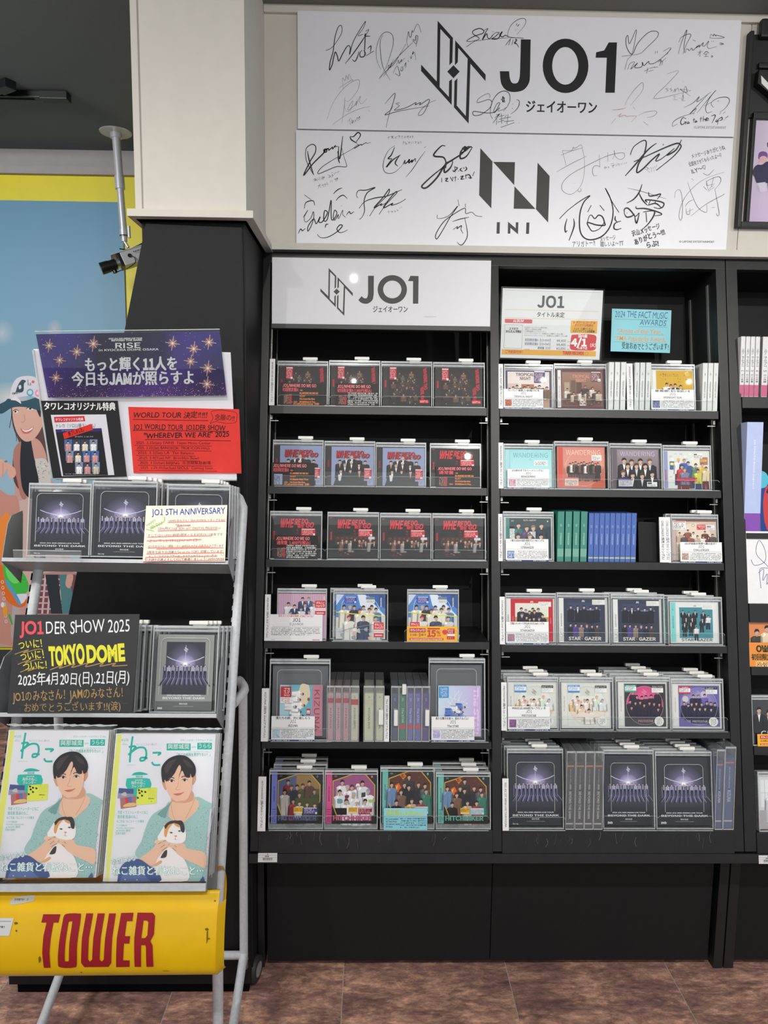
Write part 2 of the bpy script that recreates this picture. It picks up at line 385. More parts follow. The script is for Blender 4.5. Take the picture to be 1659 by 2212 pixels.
# floor: large brown stone-look tiles, each its own piece
def floor_mat(name):
    m = bpy.data.materials.new(name); m.use_nodes = True; nt = m.node_tree; b = nt.nodes['Principled BSDF']
    tc = nt.nodes.new('ShaderNodeTexCoord'); mp = nt.nodes.new('ShaderNodeMapping'); mp.inputs['Scale'].default_value = (1.3, 3.2, 1)
    nt.links.new(tc.outputs['Object'], mp.inputs[0])
    oi = nt.nodes.new('ShaderNodeObjectInfo'); ad = nt.nodes.new('ShaderNodeVectorMath'); ad.operation = 'ADD'
    mulr = nt.nodes.new('ShaderNodeMath'); mulr.operation = 'MULTIPLY'; mulr.inputs[1].default_value = 17
    nt.links.new(oi.outputs['Random'], mulr.inputs[0]); nt.links.new(mp.outputs[0], ad.inputs[0]); nt.links.new(mulr.outputs[0], ad.inputs[1])
    n1 = nt.nodes.new('ShaderNodeTexNoise'); n1.inputs['Scale'].default_value = 5.0; n1.inputs['Detail'].default_value = 9; n1.inputs['Roughness'].default_value = 0.76; n1.inputs['Distortion'].default_value = 0.25
    nt.links.new(ad.outputs[0], n1.inputs['Vector'])
    r = nt.nodes.new('ShaderNodeValToRGB'); e = r.color_ramp.elements
    e[0].position = 0.34; e[0].color = lin((108,82,80)); e[1].position = 0.68; e[1].color = lin((236,184,156))
    k = e.new(0.48); k.color = lin((146,112,102)); k = e.new(0.57); k.color = lin((190,148,128))
    nt.links.new(n1.outputs['Fac'], r.inputs['Fac'])
    n2 = nt.nodes.new('ShaderNodeTexNoise'); n2.inputs['Scale'].default_value = 28; n2.inputs['Detail'].default_value = 6; n2.inputs['Roughness'].default_value = 0.75
    nt.links.new(ad.outputs[0], n2.inputs['Vector'])
    r2 = nt.nodes.new('ShaderNodeValToRGB'); r2.color_ramp.elements[0].position = 0.4; r2.color_ramp.elements[0].color = (0.72,0.70,0.70,1); r2.color_ramp.elements[1].position = 0.68; r2.color_ramp.elements[1].color = (1.32,1.28,1.24,1)
    nt.links.new(n2.outputs['Fac'], r2.inputs['Fac'])
    mx = nt.nodes.new('ShaderNodeMix'); mx.data_type = 'RGBA'; mx.blend_type = 'MULTIPLY'; mx.inputs[0].default_value = 1
    nt.links.new(r.outputs[0], mx.inputs[6]); nt.links.new(r2.outputs[0], mx.inputs[7]); nt.links.new(mx.outputs[2], b.inputs['Base Color'])
    b.inputs['Roughness'].default_value = 0.36; b.inputs['Specular IOR Level'].default_value = 0.45
    bp = nt.nodes.new('ShaderNodeBump'); bp.inputs['Strength'].default_value = 0.25; bp.inputs['Distance'].default_value = 0.002
    nt.links.new(n2.outputs['Fac'], bp.inputs['Height']); nt.links.new(bp.outputs[0], b.inputs['Normal']); return m
FLM = floor_mat('brown_stone_floor')
GROUT = M('floor_joint', (176,168,154), 0.7, 0, 0.3, 0.1, 90)
mb = MB(); mb.box(-4.2, 3.6, -3.2, 4.4, -0.05, -0.0005, GROUT); fl = struct('floor', mb)
fl['label'] = 'brown mottled stone-look floor in large tiles'
tx0 = floor_pt(742.8, 2088).x; tw = floor_pt(1092.5, 2088).x - tx0; tl = tw*1.98
tme = MB(); tme.box(0.0010, tw-0.0010, 0.0010, tl-0.0010, -0.006, 0.0, FLM); tme = tme.mesh('tile')
for i in range(-8, 7):
    for j in range(-4, 4):
        link('tile', tme, fl, T(tx0+tw*i, 2.33+tl*j, 0))
# ceilings
mb = MB(); CEILM = M('dark_ceiling_paint', (108,116,122), 0.85, 0, 0.2, 0.06, 160, 0.2)
mb.box(-4.2, 3.6, -3.2, YF+0.3, CEIL, CEIL+0.1, CEILM); struct('ceiling', mb)
cyl = wpt(900, 17, 2.06)
SOFZ = wpt(1100, 24, YW).z
mb = MB(); mb.box(-0.42, 3.6, 2.02, 2.9, SOFZ, CEIL, M('soffit_paint', (120,117,112), 0.8, 0, 0.2, 0.03, 90)); struct('trim_1', mb)
# wall over the shelves
STZ = wpt(1100, 540, YW).z          # foot of the beige wall
xcorner = wpt(573, 300, YW).x
mb = MB(); seam = wpt(1590, 560, YW).x
mb.box(xcorner-0.3, seam-0.0015, YW, YW+0.15, STZ, SOFZ, BEIGE); mb.box(seam+0.0015, 3.6, YW, YW+0.15, STZ, SOFZ, BEIGE)
mb.box(xcorner-0.3, 3.6, YW+0.004, YW+0.15, STZ, SOFZ, BEIGE); struct('wall_back', mb)
mb = MB(); mb.box(xcorner+0.0, 3.6, YW-0.012, YW, SOFZ-0.022, SOFZ, BEIGE, bev=0.002); struct('trim_2', mb)
mb = MB(); mb.box(xcorner+0.0, 3.6, YW-0.03, YW+0.15, STZ-0.016, STZ+0.004, BEIGE, bev=0.002); struct('trim_3', mb)
# wall behind and beside the shelf units
mb = MB(); mb.box(-0.45, 3.6, 2.62, 2.7, 0, STZ, BLACKM); struct('wall_rear', mb)
# far wall at the left
YEL = M('yellow_wall_panel', (216,204,30), 0.45, 0, 0.4, 0.02, 20)
GRYW = M('lower_wall_grey', (58,60,64), 0.6, 0, 0.3, 0.08, 30)
zy = wpt(140, 383, YF).z; zg = wpt(20, 1397, YF).z
mb = MB(); mb.box(-4.2, 0.5, YF, YF+0.3, 0, CEIL, M('far_wall_paint', (160,156,156), 0.7, 0, 0.3, 0.03, 30))
mb.box(-4.2, -0.3, YF-0.02, YF, zg-0.01, zy, YEL); mb.box(-4.2, 0.5, YF-0.022, YF, 0, zg-0.01, GRYW)
mb.box(-4.2, -0.3, YF-0.05, YF, zy, zy+0.035, M('far_wall_paint')); struct('wall_far', mb)
mb = MB(); mb.box(-4.25, -4.15, -3.2, YF, 0, CEIL, M('lower_wall_grey')); struct('wall_left', mb)
# column: beige casing above, black panelling below
xl0 = wpt(292.6, 448, YC).x; xr0 = wpt(532, 454, YC).x
zl = wpt(400, 452, YC-0.025).z; zlb = wpt(546, 471, YC-0.025).z
col = empty('column', T((xl0+xr0)/2, YC, 0), 'square beige column casing over a black panelled lower half', 'column')
CI = col.matrix_world.inverted()
def cbox(name, a, mat, bev=0.0, lab=None):
    m = MB(); m.box(*a, mat, CI, bev); return m.build(name, col, None, lab)
cbox('upper_casing', (xl0, xr0, YC, YW+0.13, zlb, CEIL, ), BEIGE, 0.0, 'beige painted upper casing')
xlv = wpt(308, 448, YC).x
cbox('casing_strip', (xlv-0.0015, xlv+0.0015, YC-0.0008, YC, zl, CEIL-0.01), M('joint_line', (150,146,138), 0.8))
cbox('ledge', (wpt(274, 455, YC-0.025).x, wpt(547, 464, YC-0.025).x, YC-0.025, YW, zlb, zl), BEIGE, 0.002, 'beige projecting ledge')
# black panelling of the column and the slanted end panel next to it
xb = wpt(538, 1300, YC+0.02).x
cbox('lower_panel', (xb-0.262, xb, YC+0.02, 2.52, 0.05, zlb), BLACKM, 0.003, 'black lower panelling')
cbox('plinth', (xb-0.25, xb-0.01, YC+0.09, 2.5, 0.0, 0.05), SLOT)
E0 = frame((0, YC+0.012, 0))
pl = [wpt(319, 487, YC+0.012), wpt(533, 496, YC+0.012), wpt(533, 1600, YC+0.012), wpt(20, 2010, YC+0.012), wpt(170, 1240, YC+0.012)]
zb = 0.03
pts = [(pl[0].x, pl[0].z), (xb-0.004, pl[1].z), (xb-0.004, zb), (pl[3].x, zb), (pl[3].x, pl[3].z), (pl[4].x, pl[4].z)]
ep = empty('slanted_shelf_end', T((pts[1][0]+pts[3][0])/2, YC+0.012, 0), 'big black slanted end panel of a display shelf beside the column', 'panel')
m = MB(); EI = ep.matrix_world.inverted()
m.prism(pts, YC-0.004, YC+0.018, BLACKM, EI); m.build('end_panel', ep)
m = MB(); m.box(pts[3][0]+0.02, xb-0.37, YC+0.03, 2.6, 0.0, 0.9, BLACKM, EI); m.box(pts[3][0]+0.02, xb-0.01, YC+0.003, YC+0.018, 0, zb, SLOT, EI); m.build('cabinet_body', ep)
# ceiling tracks and box camera
def trackbar(p0, p1, w, label):
    a = wpt(*p0, 3.14) if False else None
def ceil_pt(px, py, z=CEIL):
    o, d = ray(px, py); t = (z-o.z)/d.z; return o+d*t
a = ceil_pt(147, 211, CEIL-0.02); b = ceil_pt(-60, 204, CEIL-0.02)
tr = empty('lighting_track', T(a.x, a.y, CEIL), 'long black lighting track across the dark ceiling', 'track')
TI = tr.matrix_world.inverted(); m = MB(); TRK = M('track_black', (26,27,30), 0.45, 0.2, 0.5, 0.1, 80)
m.box(a.x-1.6, a.x, a.y-0.02, a.y+0.02, CEIL-0.028, CEIL-0.001, TRK, TI, 0.003); m.build('rail', tr)
m = MB(); m.box(a.x-0.11, a.x+0.004, a.y-0.024, a.y+0.024, CEIL-0.034, CEIL-0.001, TRK, TI, 0.003); m.build('end_cap', tr)
m = MB(); m.box(a.x-1.5, a.x-0.14, a.y-0.006, a.y+0.006, CEIL-0.0292, CEIL-0.0275, SLOT, TI); m.build('slot', tr)
a2 = ceil_pt(22, 183, CEIL-0.02)
tr = empty('lighting_track', T(a2.x, a2.y, CEIL), 'short end of a black lighting track in the ceiling corner at far left', 'track')
m = MB(); m.box(-1.2, 0, -0.02, 0.02, -0.03, -0.001, TRK, RZ(-32), 0.003); m.build('rail', tr)
m = MB(); m.box(-0.08, 0.004, -0.024, 0.024, -0.035, -0.001, TRK, RZ(-32), 0.003); m.build('end_cap', tr)
YCAM = 3.50
c0 = ceil_pt(250, 285); c0 = Vector((c0.x, c0.y, CEIL)); YCAM = c0.y
pe = wpt(268, 512, YCAM)
cc = empty('surveillance_camera', T(c0.x, c0.y, CEIL), 'grey box surveillance camera with a black lens on a ceiling pole', 'camera')
KI = cc.matrix_world.inverted(); CAMG = M('camera_grey', (186,187,190), 0.4, 0.2, 0.5, 0.03, 60); POLE = M('pole_aluminium', (205,207,212), 0.35, 0.35, 0.5, 0.03, 60)
m = MB(); m.tube([c0+Vector((0,0,-0.001)), c0+Vector((0,0,-0.006))], [0.075, 0.072], POLE, KI, 28, True, False); m.build('ceiling_plate', cc)
p1 = c0; L = (pe-p1)
m = MB(); m.tube([p1+Vector((0,0,-0.005)), p1+L*0.06], 0.026, POLE, KI, 16); m.tube([p1+L*0.05, p1+L*0.52], 0.019, POLE, KI, 16)
m.tube([p1+L*0.42, p1+L*0.54], 0.023, POLE, KI, 16); m.tube([p1+L*0.52, p1+L*0.97], 0.0165, POLE, KI, 16); m.build('pole', cc)
m = MB(); m.tube([p1+L*0.93, p1+L*1.0], 0.019, POLE, KI, 16); m.tube([p1+L*0.985, p1+L*0.995], 0.0205, DKPL, KI, 16)
m.tube([p1+L*1.0, p1+L*1.045], 0.014, POLE, KI, 16); m.tube([p1+L*1.04, p1+L*1.04+Vector((0.018,0,-0.03))], 0.007, POLE, KI, 10); m.build('swivel_joint', cc)
m = MB(); kx = p1+L*0.9+Vector((0.03,-0.012,0)); m.tube([kx, kx+Vector((0.002,0,-0.055))], 0.008, POLE, KI, 10); m.build('lock_lever', cc)
cb = wpt(272, 562, YCAM)
CM = KI @ Matrix.Translation(cb) @ RY(-24) @ RZ(20)
m = MB(); m.box(-0.018, 0.115, -0.035, 0.035, -0.034, 0.032, CAMG, CM, 0.004); m.box(-0.06, 0.115, -0.038, 0.038, 0.031, 0.035, CAMG, CM, 0.001); m.build('camera_body', cc)
m = MB(); m.box(0.112, 0.128, -0.034, 0.034, -0.033, 0.031, DKPL, CM, 0.004); m.box(-0.034, -0.016, -0.033, 0.033, -0.033, 0.03, DKPL, CM, 0.003); m.box(0.0, 0.04, -0.012, 0.012, 0.034, 0.043, DKPL, CM, 0.002); m.build('dark_end_caps', cc)
m = MB(); m.tube([(-0.03,0,-0.004), (-0.05,0,-0.004)], 0.021, SILVER, CM, 20, True, True); m.tube([(-0.05,0,-0.004), (-0.085,0,-0.004)], 0.026, DKPL, CM, 20)
m.tube([(-0.085,0,-0.004), (-0.125,0,-0.004)], [0.028, 0.029], DKPL, CM, 20); m.tube([(-0.125,0,-0.004), (-0.126,0,-0.004)], 0.022, M('lens_glass', (40,46,60), 0.05, 0, 1.0), CM, 20)
m.tube([(-0.07,0,-0.03), (-0.07,0,-0.042)], 0.011, DKPL, CM, 12); m.build('lens', cc)
m = MB(); m.tube(crsp([(0.02,-0.04,0.0), (0.035,-0.045,-0.012), (0.03,-0.046,-0.038), (-0.01,-0.04,-0.05), (-0.05,-0.02,-0.045), (-0.07,0,-0.042)], 5), 0.0022, DKPL, CM, 8)
m.tube([(0.02,-0.035,0.003), (0.02,-0.041,0.003)], 0.009, DKPL, CM, 12)
m.tube(crsp([(-0.005,0,0.06), (0.03,0,0.045), (0.08,-0.01,0.045), (0.13,0,0.055), (0.19,0.02,0.05)], 5), 0.003, DKPL, CM, 8); m.build('cable', cc)
P = Print(0.06, 0.03); P.text('Full HD-TVI', 2, 10, 6, (40,40,44), 0.04, w=46); P.text('The Ultimate Series', 8, 17, 3.2, (70,70,74), 0.0, w=40)
P.poly([(38,24),(41,18),(44,24)], (60,60,60)); P.build('printed_lettering', cc, CM @ T(0.042, -0.0355, -0.008))
# white crest of cable above the yellow wall
# ------------------------------------------------------------------ big poster on the far wall
YP = YF-0.03
px0, pz0 = hit(WALLF, -330, 1396, YP); px1 = hit(WALLF, 272, 700, YP)[0]; pz1 = hit(WALLF, 100, 434, YP)[1]
po = empty('wall_poster', T((px0+px1)/2, YP, pz0), 'huge sky-blue poster of a long-haired woman in a white cap', 'poster')
QI = po.matrix_world.inverted(); m = MB(); m.box(px0, px1, YP+0.001, YP+0.009, pz0, pz1, M('poster_board', (150,170,185), 0.6), QI); m.build('poster_board', po)
P = Print(fn=lambda x, y: hit(WALLF, x, y, YP))
cx0 = px0; f0 = P.base
P.base = P.fn = lambda x, y: (lambda r: (min(max(r[0], px0), px1), min(max(r[1], pz0), pz1)))(f0(x, y))
P.base2 = None
ps = [(px0, pz1), (px1, pz1)]
# sky
n0 = len(P.v)
def skyrect():
    st = [(0, (92,142,172)), (0.25, (112,158,184)), (0.45, (134,172,192)), (0.62, (150,184,202)), (0.8, (160,188,200)), (1, (190,160,150))]
    pts = []; cols = []; fs = []
    for i, (t, c) in enumerate(st):
        z = pz1+(pz0-pz1)*t; pts += [(px1, z), (px0, z)]; cols += [c, c]
        if i: a = 2*(i-1); fs.append([a+1, a+3, a+2, a])
    s = P.fn; P.fn = lambda x, y: (x, y); P.poly(pts, None, cols, fs); P.fn = s
skyrect()

P.radial(20, 860, 55, 34, (214,208,206), (134,172,192), 5, 26)
P.radial(5, 720, 26, 30, (176,190,200), (119,162,186), 5, 24, 0.8)
P.radial(118, 712, 18, 22, (180,180,190), (118,161,186), 5, 22, 0.8)
P.src(0, 780, 0.28916)
Hd = (24,34,42)
P.blob([(110,860),(380,880),(470,1200),(540,1600),(560,2100),(300,2110),(150,1900),(110,1400)], (196,158,150)); P.blob([(130,1050),(330,1020),(420,1300),(480,1750),(220,1800),(120,1500)], (206,176,168))
P.blob([(80,320),(95,480),(140,600),(150,640),(100,700),(105,900),(200,1000),(330,1000),(380,900),(330,560),(300,420),(290,330)], (92,60,58))
P.blob([(150,600),(105,660),(100,760),(130,900),(160,1020),(200,1010),(190,800),(200,640)], (176,120,108))
P.blob([(0,960),(60,1000),(130,1020),(150,1200),(120,1500),(80,2000),(90,2120),(0,2110),(-80,2110),(-80,900)], (198,142,128))
P.blob([(230,560),(300,600),(345,700),(340,760),(260,740),(225,640)], (206,156,140))
P.blob([(262,730),(350,740),(380,900),(385,1100),(300,1100),(275,900)], (206,200,196))
for k in range(26): P.ell(275+random.random()*95, 745+random.random()*140, 5, 4, random.choice([(150,140,140),(236,232,226),(120,150,150),(190,160,90)]), 8)
P.blob([(160,590),(220,560),(240,640),(262,760),(290,900),(270,1010),(215,1020),(165,940),(150,760)], Hd)
P.blob([(92,380),(100,450),(125,530),(165,585),(205,602),(255,580),(300,520),(330,440),(310,330),(200,320),(100,335)], (218,172,156))
P.blob([(205,300),(255,330),(300,420),(305,360),(290,320)], Hd)
P.stroke([(88,360),(84,430),(70,500)], 4, Hd); P.stroke([(92,380),(96,460),(118,540),(124,600)], 3, Hd)
P.blob([(98,376),(118,366),(138,376),(120,390)], (240,230,228)); P.ell(116, 377, 9, 8, (46,36,40), 10); P.stroke([(96,374),(118,362),(140,372)], 5, (60,40,44))
P.blob([(200,358),(226,346),(255,352),(228,368)], (240,230,228)); P.ell(226, 356, 10, 8, (46,36,40), 10); P.stroke([(196,356),(226,342),(262,350)], 5, (60,40,44))
P.stroke([(180,400),(186,440),(172,458),(160,452)], 4, (186,130,120))
P.blob([(152,500),(180,514),(215,510),(250,488),(240,520),(215,540),(180,542),(160,522)], (206,104,104)); P.blob([(162,507),(185,518),(215,514),(246,494),(236,512),(200,528),(176,522)], (250,246,244))
P.blob([(0,320),(40,300),(70,280),(170,300),(300,270),(310,360),(290,368),(200,345),(100,345),(30,385),(0,392),(-60,380)], (22,74,92))
P.blob([(72,284),(86,200),(120,135),(180,112),(262,120),(300,180),(305,282),(240,262),(160,268)], (216,214,226))
P.blob([(120,262),(150,292),(158,318),(120,296),(80,288)], (226,226,232))
P.blob([(118,230),(135,180),(165,140),(195,150),(180,170),(178,215),(160,235)], (28,70,84)); P.blob([(138,186),(155,178),(160,200),(145,210)], (216,214,226))
P.text('SWEET', 92, 250, 13, (28,70,84), 0.05, rot=-10); P.text('I', 205, 160, 20, (40,60,80), 0.03); P.ell(248, 155, 12, 11, (226,90,96), 10); P.text('ILE', 205, 180, 16, (60,80,100), 0.03)
P.ell(225, 235, 26, 28, (96,170,190)); P.ell(226, 234, 16, 16, (200,220,226), 10); P.ell(285, 240, 24, 28, (232,150,190)); P.ell(284, 240, 12, 12, (250,210,226), 8)
P.blob([(-60,760),(0,735),(40,740),(60,760),(110,800),(118,850),(85,880),(60,850),(55,800),(20,860),(-60,880)], (222,168,150)); P.stroke([(20,860),(24,800),(20,760)], 3, (180,120,106)); P.ell(44, 750, 13, 8, (60,140,170), 8)
P.blob([(0,1180),(60,1130),(80,1300),(40,1450),(-60,1480),(-60,1200)], (240,140,60))
P.blob([(-60,1480),(60,1560),(160,1700),(200,1800),(150,1840),(60,1800),(0,1700),(-60,1650)], (224,110,40))
P.blob([(20,1470),(90,1500),(180,1590),(215,1680),(190,1735),(120,1745),(60,1700),(30,1600)], (66,190,70)); P.blob([(40,1500),(110,1560),(150,1640),(100,1660),(50,1600)], (110,220,110)); P.stroke([(60,1520),(120,1600),(190,1640)], 4, (40,150,60))
P.blob([(100,1745),(200,1740),(180,1800),(140,1810)], (226,226,236)); P.blob([(40,1650),(60,1640),(150,1790),(140,1820)], (90,160,210))
for k in range(8): P.ring(18+k*4, 1650+k*42, 9, 12, 4, (210,214,220), 10)
P.blob([(20,1840),(50,1830),(55,1890),(30,1900)], (230,160,50)); P.blob([(60,1900),(75,1890),(95,1960),(85,1965)], (70,170,80)); P.ell(20, 1820, 14, 20, (224,226,232), 10)
P.src(0, 1020, 0.33755)
P.blob([(250,650),(500,650),(450,910),(225,910)], (184,140,140)); P.poly([(250,655),(490,655),(440,905),(228,905)], (120,74,84))
for k in range(6): P.poly([(250+k*36,655),(262+k*36,655),(240+k*36,905),(228+k*36,905)], (212,190,190)); P.poly([(246-k*3,680+k*38),(470-k*8,680+k*38),(468-k*8,690+k*38),(245-k*3,690+k*38)], (206,176,180))
P.poly([(290,655),(370,655),(400,905),(330,905)], (44,52,60)); P.poly([(380,655),(440,655),(470,800),(440,905),(400,905)], (80,130,136)); P.blob([(430,655),(470,660),(450,740),(420,720)], (212,164,150))
P.build('poster_print', po, QI @ T(0, YP, 0))
# ================================================================== SIGNED BOARDS ON THE WALL
def board(name, corners, Y, label, thick=0.012, mat=WHITEB):
    p = [wpt(x, y, Y) for x, y in corners]   # tl, tr, br, bl
    x0 = (p[0].x+p[3].x)/2; x1 = (p[1].x+p[2].x)/2; z1 = (p[0].z+p[1].z)/2; z0 = (p[2].z+p[3].z)/2
    e = empty(name, T((x0+x1)/2, Y, z0), label, 'sign'); I = e.matrix_world.inverted()
    m = MB(); m.box(x0, x1, Y, Y+thick, z0, z1, mat, I, 0.0012); m.build('panel', e)
    return e, I, (x0, x1, z0, z1)
IK = (28,27,28); IK2 = (46,45,46); GR = (112,108,106)
YB = YW-0.014
e, I, R = board('signed_board', [(642,23.5),(1602.6,43),(1585,294),(643.5,279.5)], YB, 'upper white signboard with black angular emblem, huge black lettering and marker signatures', 0.013)
P = Print(fn=lambda x, y: hit(WALLF, x, y, YB))
P.src(909.6, 44.7, 0.3134); emblem(P, 0, 0, 445, 710, IK); P.build('printed_emblem', e, I @ T(0, YB, 0))
def big(): 
    p = Print(fn=lambda x, y: hit(WALLF, x, y, YB)); return p
def signs(o, *a):
    p = big(); p.strokes(*a); p.build('marker_signature', e, I @ T(0, YB-0.0003-0.00001*o, 0))
P = big()
J = (22,22,23)
k = 0.113030; f = lambda a, b: (990+a*k, 30+b*k)
P.poly([f(*q) for q in [(1196,487),(1383,489),(1370,1180)]]+[f(*q) for q in crsp([(1370,1180),(1350,1320),(1250,1450),(1080,1494),(920,1460),(820,1330),(793,1095)], 5)]+[f(*q) for q in [(972,1097)]]+[f(*q) for q in crsp([(972,1097),(985,1230),(1020,1310),(1075,1330),(1135,1310),(1170,1220),(1180,1100)], 5)], J)
k2 = 0.32489; g = lambda a, b: (1120+a*k2, b*k2)
P.build('printed_letter', e, I @ T(0, YB, 0)); P = big(); oc = g(313, 438); o1 = [(g(313,438)[0]+152*k2*math.cos(t*PI/18), g(313,438)[1]+181*k2*math.sin(t*PI/18)) for t in range(36)]
o2 = [(g(311,438)[0]+87*k2*math.cos(t*PI/18), g(311,438)[1]+125*k2*math.sin(t*PI/18)) for t in range(36)]
P.poly(o1+o2, J, None, [[i, (i+1)%36, 36+(i+1)%36, 36+i] for i in range(36)])
P.build('printed_letter', e, I @ T(0, YB, 0)); P = big()
P.poly([g(*q) for q in [(655,282),(640,617),(577,617),(587,384),(513,384),(516,348),(570,335),(600,282)]], J)
P.build('printed_letter', e, I @ T(0, YB, 0)); P = big()
P.text('ジェイオーワン', *g(45, 741), 20, J, 0.035, w=(525-45)*k2, rot=1.0)
P.build('printed_lettering', e, I @ T(0, YB, 0)); P = big()
P.text('©LAPONE ENTERTAINMENT', *g(1165, 854), 5.2, (60,58,58), 0.0, w=215*k2, rot=0.8)
e_pl = P.build('printed_lettering', e, I @ T(0, YB, 0))
P = Print(fn=lambda x, y: hit(WALLF, x, y, YB))
# crop A (690,30)
signs(1, 690, 30, .14467, 15, IK2, [[(95,548),(170,515),(240,440),(330,290),(330,180),(280,200),(230,360),(205,560),(160,720),(150,840),(190,760),(215,640),(240,570),(270,640),(290,705),(350,590),(420,480),(460,500),(450,610),(500,430),(590,260),(690,110),(650,220),(575,325),(650,305)],
 [(385,745),(500,600),(640,400),(740,240)], [(690,260),(740,232)], [(690,290),(680,330),(760,335)], [(690,300),(680,420),(672,620)], [(590,560),(570,640),(530,710),(490,680)], [(640,545),(605,580),(610,640),(660,640),(690,590),(660,545)], [(720,520),(770,480),(760,580)], [(695,628),(812,555)]])
signs(2, 690, 30, .14467, 8, IK2, [[(915,828),(860,700),(850,520),(910,340),(1000,270),(1090,320),(1100,460),(1050,640),(980,830),(890,970)], [(950,320),(910,400),(910,560),(950,800),(1060,990)],
 [(890,970),(1020,830),(1120,740),(1290,450)], [(960,930),(1160,660),(1390,430)], [(1000,820),(1040,760),(1030,830),(1080,730),(1070,760),(1110,680)], [(1150,760),(1180,690),(1190,740),(1230,680),(1220,720),(1275,660)],
 [(1320,495),(1305,400),(1330,265),(1340,330),(1365,350),(1385,250),(1400,275),(1465,150),(1520,280)], [(1400,420),(1400,380),(1430,400),(1440,330),(1470,340),(1450,450),(1400,400)], [(1445,340),(1450,490)],
 [(1100,890),(1160,780),(1200,900),(1190,925),(1130,890)], [(1220,800),(1215,850),(1245,840),(1240,790),(1220,800)], [(1265,790),(1290,730),(1285,810)], [(1320,690),(1335,720)], [(1355,630),(1370,670),(1380,620)], [(1385,600),(1400,560),(1400,600),(1385,600),(1420,580),(1440,690)]])
signs(3, 690, 30, .14467, 5.5, GR, [[(110,1585),(180,1380),(280,1210),(420,1060),(560,985),(600,1020),(560,1160),(440,1300),(380,1290)], [(380,1245),(370,1400),(335,1630)], [(290,1110),(480,990),(500,1005)], [(355,1120),(345,960),(385,1000),(400,920),(430,980),(440,900),(490,1000)],
 [(370,1360),(400,1450),(460,1440),(500,1300),(440,1380),(430,1440),(520,1370),(560,1300),(545,1370),(610,1230),(600,1320),(640,1340),(710,1260)], [(195,1655),(400,1510),(600,1420),(760,1383)], [(720,1445),(755,1456)]])
signs(4, 690, 30, .14467, 7, IK2, [[(420,1610),(475,1550)], [(450,1575),(465,1655)], [(480,1570),(490,1640),(500,1590),(520,1630)], [(525,1580),(550,1610)], [(555,1570),(525,1620)], [(570,1590),(560,1550),(585,1560),(600,1530),(600,1570),(575,1595)]])
signs(5, 690, 30, .14467, 10, IK2, [[(978,1345),(1050,1260),(1130,1185),(1100,1330),(1040,1500),(995,1700)], [(1100,1375),(1060,1440),(980,1510),(1200,1450),(1640,1375)], [(1200,1330),(1140,1340),(1185,1365),(1185,1385),(1120,1440),(1300,1400),(1440,1325),(1430,1360),(1510,1325),(1500,1360),(1640,1275),(1600,1400),(1540,1500),(1475,1510),(1530,1420),(1640,1330),(1740,1290)]])
# crop B (990,30)
signs(6, 990, 30, .11303, 18, IK2, [[(155,630),(300,530),(400,470),(280,380),(290,320),(400,280),(475,310),(470,370),(300,430),(165,510),(200,530),(340,510)], [(480,330),(565,280),(520,360),(460,495),(540,380),(560,450),(600,470),(660,400)], [(655,335),(668,350)],
 [(620,460),(700,370),(780,360),(700,440),(640,480),(760,470),(840,340),(790,410),(850,440),(900,410),(960,440),(1040,455),(1250,465)], [(905,600),(1000,470)], [(960,600),(1000,490)], [(1020,600),(1050,490)], [(1085,490),(1120,500),(1070,560),(1110,570),(1155,640)], [(1100,470),(1090,580)]])
signs(7, 990, 30, .11303, 10, IK2, [[(960,450),(945,380),(1000,230),(1120,120),(1230,88),(1290,120),(1260,230),(1120,395)], [(1000,460),(1250,462)], [(330,520),(620,480),(960,460)]])
signs(8, 990, 30, .11303, 22, IK2, [[(1120,185),(1105,220)], [(1165,200),(1130,240)]]); signs(9, 990, 30, .11303, 12, IK2, [[(1085,295),(1092,300)], [(1125,296),(1132,302)], [(1095,320),(1100,328)]])
signs(10, 990, 30, .11303, 13, IK2, [[(600,1610),(600,1540),(540,1530),(400,1610),(355,1690),(440,1680),(570,1640),(640,1680),(600,1800),(440,1920),(310,1945),(275,1900),(300,1862),(420,1880),(560,1895),(700,1870),(780,1740),(790,1700),(740,1720),(680,1840),(690,1890),(790,1790),(760,1860),(850,1830),(930,1780)],
 [(655,2010),(610,1900),(640,1700),(740,1540),(860,1475),(960,1510),(990,1620),(950,1750),(860,1860)], [(1040,1715),(1035,1730)], [(1038,1800),(1033,1815)], [(1110,1640),(1160,1660),(1160,1740),(1110,1830),(1005,1915)]])
signs(11, 990, 30, .11303, 14, IK2, [[(815,1640),(880,1600),(850,1690),(850,1575),(885,1690),(815,1630)], [(720,1920),(750,1930)], [(700,1990),(790,1910),(660,2090)], [(735,2010),(725,2120)], [(780,1960),(880,1940)], [(780,2020),(880,1990)], [(750,2070),(880,2030)], [(820,1900),(830,2100)], [(880,2000),(920,1930)], [(900,1990),(1010,1970)], [(870,2060),(1060,2040)], [(950,1920),(930,2110)], [(810,2170),(1066,2080)], [(1155,2085),(1163,2090)]], )
